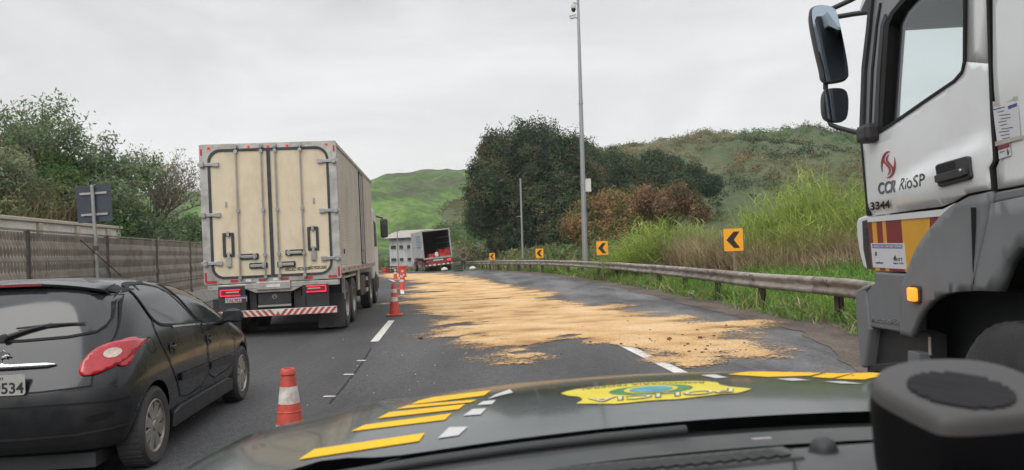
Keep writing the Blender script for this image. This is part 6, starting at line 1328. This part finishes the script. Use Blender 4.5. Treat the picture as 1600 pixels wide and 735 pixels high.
bar('hand_mark', [(1575, 235), (1577, 232), (1578, 238), (1579.5, 234), (1579, 241), (1576.5, 243.5)], .0055, .0062, 'logo_grey', n2); bar('text_line', [(1564, 238), (1572, 235.5), (1572, 237), (1564, 239.5)], .0055, .0062, 'logo_grey', n2)
# front corner: white deflector with dark inner side
co = RPL([(1352, 335), (1338, 341), (1335, 347), (1336, 370), (1341, 400), (1346, 417), (1350, 421), (1358, 421), (1357, 400), (1354, 350)], -.02)
b = MB(); b.prism(co, 'y', -.09, -.03); b.build('corner_deflector', 'white_paint', rk, bevel=.015)
bar('corner_inner', [(1344, 346), (1356, 343), (1361, 420), (1352, 421), (1346, 390)], -.03, -.012, 'black_plastic')
for k in range(3): bar('vent_slot', [(1345.5+k, 358+k*16), (1351+k, 357+k*16), (1352+k, 368+k*16), (1347+k, 369+k*16)], -.012, -.010, 'dark_metal')
# grey bumper, step and wheel arch
bar('bumper_side', [(1366, 425), (1427, 429), (1420, 446), (1420, 522), (1358, 511), (1354, 456), (1358, 446), (1366, 442)], -.10, .0, 'cab_grey', rk, .012)
bar('bumper_corner', [(1364, 445), (1350, 447), (1342, 452), (1338.5, 460), (1340, 500), (1347, 574), (1353, 575), (1361, 515), (1355, 456)], -.10, .012, 'cab_grey', rk, .02)
rtext('Mercedes-Benz', (1363, 503), (1415, 508.5), (1362.5, 494), 'cab_grey', rk, .002, .001, 0, 'lettering', .003)
bar('step_well', [(1352, 508), (1422, 518), (1437, 524), (1440, 640), (1350, 640)], -.14, -.06, 'black_plastic')
bar('step', [(1350, 571), (1395, 566), (1400, 578), (1350, 582)], -.10, -.02, 'dark_metal', rk, .005)
bar('step_bracket', [(1418, 548), (1436, 552), (1436, 640), (1418, 640)], -.10, -.0, 'cab_grey', rk, .005)
bar('arch_edge_strip', [(1435, 527), (1438, 527), (1439, 556), (1436, 556)], -.055, -.05, 'tape')
arch_o = [(1427, 427), (1430, 415), (1438, 390), (1448, 372), (1456, 360), (1473, 339), (1490, 323.5), (1519, 307), (1555, 299)]
arch_i = [(1438, 527), (1442, 514), (1448, 500), (1457, 485), (1470, 471), (1485, 461), (1500, 457), (1516, 455), (1531, 454.5)]
fend = RPL(arch_o+arch_i[::-1]+[(1419, 522), (1419, 446)])
def fy_fn(x, z): return .016+.03*sst((1.62-z)/.5)
skinpatch('wheel_arch', fend, fy_fn, 'cab_grey', rk, .03, .05)
skinpatch('side_fairing', RPL([(1530, 325), (1562, 316), (1600, 308)])+[(-2.97, 1.70), (-2.97, .75), (-2.36, .75), (-2.30, 1.15), (-2.10, 1.38)]+RPL([(1601, 386), (1583, 408), (1568, 455), (1533, 454)]), lambda x, z: fy_fn(x, z)-.004, 'cab_grey', rk, .05, .06)
bar('upper_fairing', [(1534, 322), (1557, 300), (1600, 292), (1600, 308), (1562, 315)], -.04, .0, 'cab_grey', rk, .01)
b = MB(); b.prism([RP(1600, 292), (-2.2, 1.775), (-2.97, 1.79), (-2.97, 1.70), RP(1600, 308)], 'y', -.04, .0); b.build('upper_fairing', 'cab_grey', rk, bevel=.01)
bar('fairing_gap', [(1529.5, 324), (1531, 324), (1535, 454), (1533.5, 454)], .0, .036, 'seam')
lc = RP(1432, 460, .05); b = MB(); b.prism(rrect(lc[0]-.052, lc[1]-.045, lc[0]+.052, lc[1]+.045, .015, 3), 'y', .03, .058); b.build('indicator_housing', 'black_plastic', rk)
b = MB(); b.prism(rrect(lc[0]-.04, lc[1]-.036, lc[0]+.04, lc[1]+.036, .012, 3), 'y', .058, .085); b.build('indicator_lamp', 'indicator', rk, bevel=.008)
# wheels, chassis, body behind the cab
for x in (-1.57, -5.2, -6.5):
    for y, s_ in ((-.02, 1), (-2.45, -1)): make_wheel(rk, (x, y, .54), .56, .30, s_, spokes=10, rimr=.55)
b = MB(); b.box((-1.9, -1.25, .95), (3.2, 2.0, .5)); b.build('under_cab', 'underside', rk)
b = MB(); b.prism([(-2.6, .25), (-.12, .25), (-.12, 1.25), (-1.0, 1.46), (-2.5, 1.46), (-2.6, 1.2)], 'y', -.47, -.38); b.build('wheel_well', 'underside', rk)
b = MB(); b.box((-5.0, -.75, .9), (6.0, .1, .28)); b.box((-5.0, -1.75, .9), (6.0, .1, .28)); b.build('chassis_frame', 'dark_metal', rk)
b = MB(); b.box((-5.8, -1.25, 1.75), (4.4, 2.4, 1.2)); b.build('equipment_body', 'cab_grey', rk, bevel=.04)
b = MB(); b.box((.0, -1.25, .80), (.16, 2.2, .62)); b.build('front_bumper', 'cab_grey', rk, bevel=.05)
b = MB(); b.box((-.10, -1.25, 1.66), (.12, 2.26, 1.06)); b.build('front_panel', 'white_paint', rk, bevel=.03)
b = MB(); [b.box((-.035, -1.25, 1.35+.12*k), (.03, 1.7, .05)) for k in range(4)]; b.build('grille', 'black_plastic', rk)
for s_ in (-.35, -2.15): b = MB(); b.box((.085, s_, .86), (.04, .36, .22)); b.build('headlight', 'tail_clear', rk, bevel=.02)
b = MB(); b.prism([(-.13, 2.2), (-.19, 2.98), (-.18, 2.98), (-.12, 2.2)], 'y', -2.36, -.10); b.build('windscreen', 'glass', rk)
b = MB(); b.prism([(-.05, 2.95), (-.25, 3.12), (-3.0, 3.16), (-3.0, 3.05), (-.25, 3.02), (-.05, 2.93)], 'y', -2.45, -.03); b.build('roof', 'white_paint', rk)
b = MB(); b.box((-1.4, -1.24, 2.98), (2.4, 2.3, .06)); b.build('headliner', 'dark_metal', rk)
b = MB(); b.box((-.40, -1.24, 2.82), (.10, 2.2, .22)); b.build('sun_visor', 'black_plastic', rk, bevel=.02)
b = MB(); b.box((-1.5, -2.42, 1.72), (2.8, .05, .9)); b.box((-2.3, -2.42, 2.6), (1.3, .05, .9)); b.box((-.25, -2.42, 2.55), (.10, .05, .9), Matrix.Rotation(R(-4), 3, 'Y')); b.build('far_side_wall', 'white_paint', rk)
b = MB(); b.box((-2.95, -1.24, 2.2), (.05, 2.4, 1.7)); b.box((-2.3, -1.24, 1.5), (2.0, 2.3, .05)); b.build('cab_interior_wall', 'cab_grey', rk)
b = MB(); b.prism([(-.16, 1.5), (-.16, 2.16), (-.34, 2.16), (-.62, 2.04), (-.66, 1.5)], 'y', -2.35, -.10); b.build('dashboard', 'dark_metal', rk, bevel=.03)
sw = MB(); sw.lathe([(.215, -.014), (.235, 0), (.215, .014), (.195, 0)], (0, 0, 0), 'z', 28, close=True); sw.box((0, 0, -.01), (.4, .05, .02)); sw.box((0, 0, -.02), (.12, .12, .05)); sw.tube([(0, 0, -.02), (0, 0, -.4)], .03, 8)
sw.xf(Matrix.Translation((-.66, -.62, 2.14)) @ Matrix.Rotation(R(-28), 4, 'Y')); sw.build('steering_wheel', 'black_plastic', rk, smooth=40)
for y in (-.6, -1.9): b = MB(); b.box((-1.55, y, 1.9), (.5, .5, .14)); b.box((-1.85, y, 2.3), (.14, .48, .75)); b.build('seat', 'box_inside', rk, bevel=.04)
gr2 = [RP(x, y, -.10) for x, y in ((1383, 188), (1380, 150), (1381, 132), (1388, 130), (1393, 140), (1395, 180))]; b = MB(); b.tube([(x, -.10, z) for x, z in gr2], .017, 8); b.build('grab_handle', 'black_plastic', rk, smooth=50)
# mirrors
MX = .16
def mirror(outl, nm):
    pts = chaikin([RXp(*q, MX) for q in outl], 2); cx_ = sum(p[0] for p in pts)/len(pts); cz2 = sum(p[1] for p in pts)/len(pts)
    b = MB(); n = len(pts); rings = [(MX-.004, 1.0), (MX+.035, 1.02), (MX+.09, .92), (MX+.125, .6), (MX+.13, .02)]; vs = []; fs = []
    for x_, k_ in rings: vs += [(x_, cx_+(p[0]-cx_)*k_, cz2+(p[1]-cz2)*k_) for p in pts]
    for i in range(len(rings)-1):
        for j in range(n): fs.append((i*n+j, i*n+(j+1) % n, (i+1)*n+(j+1) % n, (i+1)*n+j))
    fs.append(tuple(range(n))); b.add(vs, fs); sh_ = b.build(nm, 'black_plastic', rk, smooth=50)
    b = MB(); b.prism([(cx_+(p[0]-cx_)*.97, cz2+(p[1]-cz2)*.985) for p in pts], 'x', MX-.010, MX-.005); b.build('mirror_glass', 'mirror', sh_); return sh_
mirror([(1267, 12), (1280, 8), (1303, 11), (1309, 24), (1320, 75), (1326, 112), (1325, 125), (1296, 130), (1287, 128), (1285, 111), (1276, 75), (1267, 29)], 'main_mirror')
mirror([(1287, 141), (1296, 138), (1320, 138), (1326, 152), (1325, 180), (1319, 191), (1294, 190), (1287, 176)], 'wide_mirror')
def r3(px, py, x): q = RXp(px, py, x); return (x, q[0], q[1])
for q_ in ([r3(1306, 27, MX+.03), r3(1335, 22, MX-.02), r3(1366, 18, -.06)], [r3(1296, 16, MX+.05), r3(1330, 0, MX), r3(1360, -16, -.06)], [r3(1290, 128, MX+.05), r3(1290, 140, MX+.05)]):
    b = MB(); b.tube(q_, .017, 8); b.build('mirror_arm', 'black_plastic', rk, smooth=50)
b = MB()
b.tube([r3(1294, 186, MX+.03), r3(1298, 195, MX+.02), r3(1310, 200, MX), r3(1345, 209, -.03)], .016, 8); b.build('mirror_arm', 'black_plastic', rk, smooth=50)
q = RP(1357, 209, .03); b = MB(); b.box((q[0], .03, q[1]), (.17, .10, .11)); b.build('mirror_bracket', 'black_plastic', rk, bevel=.025)

# ------------------------------------------------------------------ the patrol car the picture is taken from
HA = R(5.5); C0 = .38
pc = thing('patrol_car', 'dark green patrol car bonnet with yellow stripes and a shield, seen from the driver seat', 'car', (.0, .0, 0), 0)
hX = Vector((-math.sin(HA), math.cos(HA), 0)); hR = Vector((math.cos(HA), math.sin(HA), 0)); hO = hR*C0
def hood(s, t, Z0=1.278, dz=.27, cr_=.055):
    v0 = .925-.08*(s/.9)**2; v1 = 2.02-.30*(abs(s)/.93)**2.5; v = v0+(v1-v0)*t
    z = Z0-dz*t**2*.55-cr_*(abs(s)/.8)**2-.132*max(0, (t-.85)/.15)**2-.28*max(0, (abs(s)-.70)/.23)**2
    z += .010*(math.exp(-((abs(s)-.52)/.05)**2))*(1-t*.5)
    return hX*v+hR*s+hO+Vector((0, 0, z))
M['hood'] = mat('patrol_paint', (.014, .024, .025), .2, .0, var=.1, scale=3, coat=.4, spec=.35, dirt=(.05, .058, .056), dscale=3, damt=.4)
rows = []
for j in range(0, 31):
    rows.append([hood(-.93+1.86*i/60, j/30) for i in range(61)])
b = MB(); b.grid(rows); hm = b.build('bonnet', 'hood', pc, smooth=70, fix=False)
HB = BVHTree.FromPolygons([Vector(v) for v in b.v], b.f)
b = MB()
for s_ in (-1, 1):
    rr = [hood(s_*.93, t/12) for t in range(13)]; b.grid([[tuple(p), tuple(p+hR*s_*.03-Vector((0, 0, .12))), tuple(p+hR*s_*.04-Vector((0, 0, .5)))] for p in rr])
fe = b.build('fender', 'hood', pc, smooth=60, fix=False); b = MB(); rr = [hood(-.93+1.86*i/30, 1) for i in range(31)]
b.grid([[tuple(p), tuple(p+hX*.04-Vector((0, 0, .12))), tuple(p+hX*.05-Vector((0, 0, .55)))] for p in rr]); b.build('front_grille', 'black_plastic', pc, smooth=60, fix=False)
M['decal_yellow'] = mat('decal_yellow', (.80, .46, .0), .45, var=.05, scale=10, spec=.15, dirt=(.5, .33, .05), dscale=6, damt=.35); M['decal_white'] = mat('decal_white', (.50, .51, .50), .45, var=.05, spec=.2)
M['decal_gold'] = mat('decal_gold', (.60, .50, .04), .45, var=.1, scale=20, spec=.15); M['decal_green'] = mat('decal_green', (.05, .20, .07), .45, var=.3, scale=60, spec=.15); M['decal_blue'] = mat('decal_blue', (.08, .28, .36), .45, var=.35, scale=60, spec=.15); M['decal_cream'] = mat('decal_cream', (.60, .55, .42), .4)
def hood_hit(px, py, off):
    d = ray(px, py).normalized(); h = HB.ray_cast(Vector((0, 0, EYE)), d)
    if h[0] is None: return None
    n_ = h[1] if h[1].z > 0 else -h[1]; return h[0]+n_*off
def decal(name, poly, m, off=.001, cell=7, parent=None):
    bm = bmesh.new(); pv_, pf_ = patch_tris(poly, cell, cell*.4); vs = [bm.verts.new((p[0], p[1], 0)) for p in pv_]
    for f_ in pf_: bm.faces.new([vs[i] for i in f_])
    for v in bm.verts:
        h = hood_hit(v.co.x, v.co.y, off)
        if h is None:
            dy = 0
            while h is None and dy < 40: dy += .5; h = hood_hit(v.co.x, v.co.y+dy, off)
        v.co = h if h is not None else Vector((0, 1.5, 1))
    me = bpy.data.meshes.new(name); bm.to_mesh(me); bm.free(); me.materials.append(M[m]); o = bpy.data.objects.new(name, me); COL.objects.link(o); o.parent = parent or hm; return o
Z3 = lambda pts: [(220+a/2.7586, 560+c/2.7586) for a, c in pts]
for q in ([(680, 440), (750, 395), (1225, 325), (1200, 360)], [(905, 318), (965, 290), (1340, 240), (1310, 268)], [(1020, 262), (1070, 235), (1400, 200), (1370, 222)], [(1100, 222), (1150, 205), (1450, 180), (1420, 193)], [(1165, 201), (1200, 184), (1260, 170), (1510, 140), (1480, 163), (1250, 192)]): decal('yellow_stripe', Z3(q), 'decal_yellow')
for q in ([(1280, 348), (1330, 300), (1410, 298), (1370, 335)], [(1390, 250), (1430, 222), (1490, 218), (1465, 245)], [(1450, 205), (1475, 188), (1530, 182), (1515, 200)], [(1495, 178), (1530, 158), (1590, 136), (1605, 150), (1560, 160)]): decal('white_square', Z3(q), 'decal_white')
for q in ([(1137, 586), (1180, 580), (1300, 579), (1267, 588), (1200, 590)], [(1268, 590), (1302, 581), (1345, 581), (1300, 592)], [(1305, 593), (1340, 583), (1400, 584), (1350, 594)]): decal('yellow_stripe', q, 'decal_yellow')
for q in ([(1095, 587), (1117, 586), (1137, 591), (1118, 592)], [(1212, 593), (1240, 592), (1265, 595), (1238, 596)], [(1288, 597), (1318, 597), (1350, 601), (1312, 600)]): decal('white_square', q, 'decal_white')
ZB_ = lambda pts: [(860+a/4.706, 583+c/4.706) for a, c in pts]
sh_o = ZB_([(75, 155), (120, 138), (200, 122), (340, 105), (480, 92), (640, 78), (800, 70), (950, 65), (1050, 63), (1150, 66), (1230, 74), (1245, 90), (1320, 105), (1480, 120), (1440, 135), (1380, 152), (1310, 157), (1250, 160), (1100, 178), (930, 198), (820, 202), (700, 210), (560, 225), (470, 232), (330, 231), (190, 230), (215, 215), (235, 205), (228, 190), (200, 178), (130, 172)])
sh_ = decal('shield', sh_o, 'decal_gold', .001, 5)
def ell(cx_, cy_, rx_, ry_, tl_, n=30): return [(cx_+rx_*math.cos(2*math.pi*k/n)-tl_*0, cy_+ry_*math.sin(2*math.pi*k/n)-tl_*rx_*math.cos(2*math.pi*k/n)) for k in range(n)]
decal('green_wreath', ZB_(ell(740, 130, 310, 34, .06)), 'decal_green', .0016, 5, sh_); decal('gold_field', ZB_(ell(740, 130, 200, 28, .06)), 'decal_gold', .0022, 5, sh_); decal('blue_globe', ZB_(ell(740, 132, 160, 22, .06)), 'decal_blue', .0028, 5, sh_)
def hood_text(body, p0, p1, hpx, m, off, bold=.0, name='lettering', curve=0):
    o = text_mesh(name, body, 1.0, Matrix.Identity(4), m, sh_, 0, bold); vs = o.data.vertices; x0_, x1_ = min(v.co.x for v in vs), max(v.co.x for v in vs); y1_ = max(v.co.y for v in vs)
    for v in vs:
        u_ = (v.co.x-x0_)/(x1_-x0_); px = p0[0]+(p1[0]-p0[0])*u_; py = p0[1]+(p1[1]-p0[1])*u_+hpx*(v.co.y/y1_)+curve*math.sin(math.pi*u_)
        h = hood_hit(px, py, off); v.co = h if h is not None else hood_hit(px, py+6, off)
    return o
hood_text('POLICIA', (1146, 608.5), (918, 625), 6.5, 'ink', .0017, .03); hood_text('POLICIA', (1145, 608.9), (920, 625.3), 5.6, 'decal_cream', .0023, .0)
hood_text('RODOVIARIA FEDERAL', (1100, 598), (905, 609), 2.6, 'dark_metal', .0017, .0, curve=-3)
# cowl, wipers, seal
def band(name, va, za, vb, zb_, m, s0=-.86, s1=.98, crown=.05, n=30, lip=0, bow=.10):
    b = MB(); rows = []
    for i in range(n+1):
        s = s0+(s1-s0)*i/n; c_ = crown*(abs(s)/.8)**2; bo_ = bow*(s/.9)**2
        rows.append([tuple(hX*(va-bo_)+hR*s+hO+Vector((0, 0, za-c_))), tuple(hX*((va+vb)/2-bo_)+hR*s+hO+Vector((0, 0, (za+zb_)/2-c_+lip))), tuple(hX*(vb-bo_)+hR*s+hO+Vector((0, 0, zb_-c_)))])
    b.grid(rows); return b.build(name, m, pc, smooth=60, fix=False)
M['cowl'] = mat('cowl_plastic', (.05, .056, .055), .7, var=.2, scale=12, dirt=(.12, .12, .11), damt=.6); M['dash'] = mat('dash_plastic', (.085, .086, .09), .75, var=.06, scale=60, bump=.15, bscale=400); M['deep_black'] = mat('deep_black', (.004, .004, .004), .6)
band('cowl_gap', .93, 1.262, .885, 1.262, 'deep_black'); band('cowl_reflection_band', .885, 1.268, .80, 1.275, 'cowl', lip=.004)  # the cowl's paler grey-green strip paints in the windscreen reflection
band('glass_seal', .80, 1.270, .66, 1.262, 'deep_black')
b = MB(); [b.tube([hX*(v_-.10*(s/.9)**2)+hR*s+hO+Vector((0, 0, 1.281-.05*(abs(s)/.8)**2)) for s in [s0_+.1*k for k in range(7)]], .006, 8) for v_, s0_ in ((.87, -.70), (.86, .15))]; b.build('wiper_arm', 'black_plastic', pc, smooth=60)
# dashboard
b = MB(); rows = []
for i in range(31):
    s = -.80+1.6*i/30; c_ = .03*(abs(s)/.8)**2; bo_ = .06*(s/.9)**2; rows.append([tuple(hX*(v_-bo_)+hR*s+hO+Vector((0, 0, z_-c_))) for v_, z_ in ((.665, 1.25), (.66, 1.300), (.645, 1.315), (.61, 1.320), (.52, 1.318), (.44, 1.310), (.38, 1.285), (.34, 1.22), (.33, .9))])
b.grid(rows); ds = b.build('dashboard', 'dash', pc, smooth=50, fix=False)
def on_dash(px, py, z=1.321):
    d = ray(px, py); t_ = (EYE-z)/-d.z; return Vector((d.x*t_, d.y*t_, z))
b = MB()
for k in range(16):
    u_ = k/15; px, py = 880+(1212-880)*u_, 741+(710.5-741)*u_; p = on_dash(px, py, 1.322); b.box(p, (.011, .022, .004), Matrix.Rotation(HA+R(25), 3, 'Z'))
b.build('vent_slot', 'deep_black', ds); b = MB(); p0, p1 = on_dash(860, 744, 1.3205), on_dash(1222, 710, 1.3205); d = (p1-p0); b.box((p0+p1)/2, (d.length+.02, .034, .003), Matrix.Rotation(math.atan2(d.y, d.x), 3, 'Z')); b.build('vent_tray', 'cowl', ds)
p = on_dash(1287, 706, 1.319); b = MB(); b.lathe([(.0115, 0), (.0112, .004), (.009, .009), (.005, .0115), (0, .0122)], p, 'z', 24); b.lathe([(.0125, 0), (.0125, .0015), (.011, .002)], p, 'z', 24); b.build('light_sensor', 'black_plastic', ds, smooth=60)
p0, p1 = on_dash(1236, 703, 1.3205), on_dash(1243, 745, 1.3205); b = MB(); b.tube([p0, (p0+p1)/2+Vector((.001, 0, 0)), p1], .0009, 6); b.build('panel_gap', 'deep_black', ds)
p = on_dash(1190, 688, 1.30); b = MB(); b.box(p, (.02, .005, .004), Matrix.Rotation(HA, 3, 'Z')); b.build('windscreen_tag', 'steel', ds)
for s_ in (-.80, .80): make_wheel(pc, tuple(hX*1.35+hR*s_*1.05+hO+Vector((0, 0, .38))), .38, .25, 1 if s_ < 0 else -1)
# radio speaker standing on the dashboard
TA = R(11); pn = Vector((0, -math.sin(TA), math.cos(TA))); pc0 = Vector((0, 0, EYE))+ray(1500, 612)*.50
def on_top(px, py):
    d = ray(px, py); t_ = (pc0-Vector((0, 0, EYE))).dot(pn)/d.dot(pn); return Vector((0, 0, EYE))+d*t_
sp2 = thing('dash_speaker', 'black radio speaker with a round slotted grille standing on the dashboard', 'speaker', pc0); sp2.rotation_euler = (TA, 0, 0)
inv = (Matrix.Translation(pc0) @ Matrix.Rotation(TA, 4, 'X')).inverted()
top = [inv @ on_top(*q) for q in ((1345, 592), (1395, 558), (1545, 556), (1650, 600), (1720, 625), (1690, 638), (1485, 658), (1440, 641))]
pol = chaikin([(q.x, q.y) for q in top], 3); c2 = (sum(p[0] for p in pol)/len(pol), sum(p[1] for p in pol)/len(pol)); n = len(pol)
M['speaker_plastic'] = mat('speaker_plastic', (.004, .004, .005), .6, var=.05, scale=30, spec=.15); M['speaker_lit_top'] = mat('speaker_lit_top', (.05, .048, .047), .6, var=.05, scale=40, bump=.1, bscale=600)  # top made paler than the sides: skylight put into its colour
def rings_(name, rings, m, cap):
    b = MB(); vs = []; fs = []
    for z, k in rings: vs += [(c2[0]+(p[0]-c2[0])*k, c2[1]+(p[1]-c2[1])*k, z) for p in pol]
    for i in range(len(rings)-1):
        for j in range(n): fs.append((i*n+j, i*n+(j+1) % n, (i+1)*n+(j+1) % n, (i+1)*n+j))
    if cap > 0: fs.append(tuple(range((len(rings)-1)*n, len(rings)*n)))
    else: fs.append(tuple(range(n)))
    b.add(vs, fs); return b.build(name, m, sp2, smooth=60)
rings_('housing', [(-.115, .72), (-.10, .80), (-.06, .93), (-.022, 1.0), (-.012, 1.0)], 'speaker_plastic', -1)
rings_('top_cover', [(-.012, 1.002), (-.006, .985), (-.002, .95), (0, .90)], 'speaker_lit_top', 1)
ec = inv @ on_top(1500, 611); ex = (inv @ on_top(1587, 626))-ec; ry2 = rx2 = ex.length*1.02; ux = ex.normalized(); uy = Vector((-ux.y, ux.x, 0))
b = MB(); ee = [ec+ux*rx2*math.cos(2*math.pi*k/48)+uy*ry2*math.sin(2*math.pi*k/48) for k in range(48)]; b.prism([(p.x, p.y) for p in ee], 'z', .0002, .0007); b.build('grille_bed', 'deep_black', sp2)
b = MB()
for k in range(11):
    v_ = -1+2*(k+.5)/11; hw = math.sqrt(max(0, 1-v_*v_))*rx2*.99; c_ = ec+uy*ry2*v_; pts = [Vector(((c_+ux*hw*q_).x, (c_+ux*hw*q_).y, .0012)) for q_ in (-1, 0, 1)]; b.tube(pts, .0017, 6)
M['grille_bar'] = mat('grille_bar', (.022, .022, .024), .6, spec=.2); b.build('grille_bars', 'grille_bar', sp2, smooth=60)
p = on_dash(1590, 740, 1.365); b = MB(); b.box((0, 0, 0), (.11, .07, .05)); o = b.build('phone_mount', 'dash', None, bevel=.018, seg=4); o.location = p+Vector((.012, -.018, -.025)); o.rotation_euler = (0, 0, HA+R(3)); tag(o, 'rounded grey plastic holder in front of the dashboard speaker', 'holder')
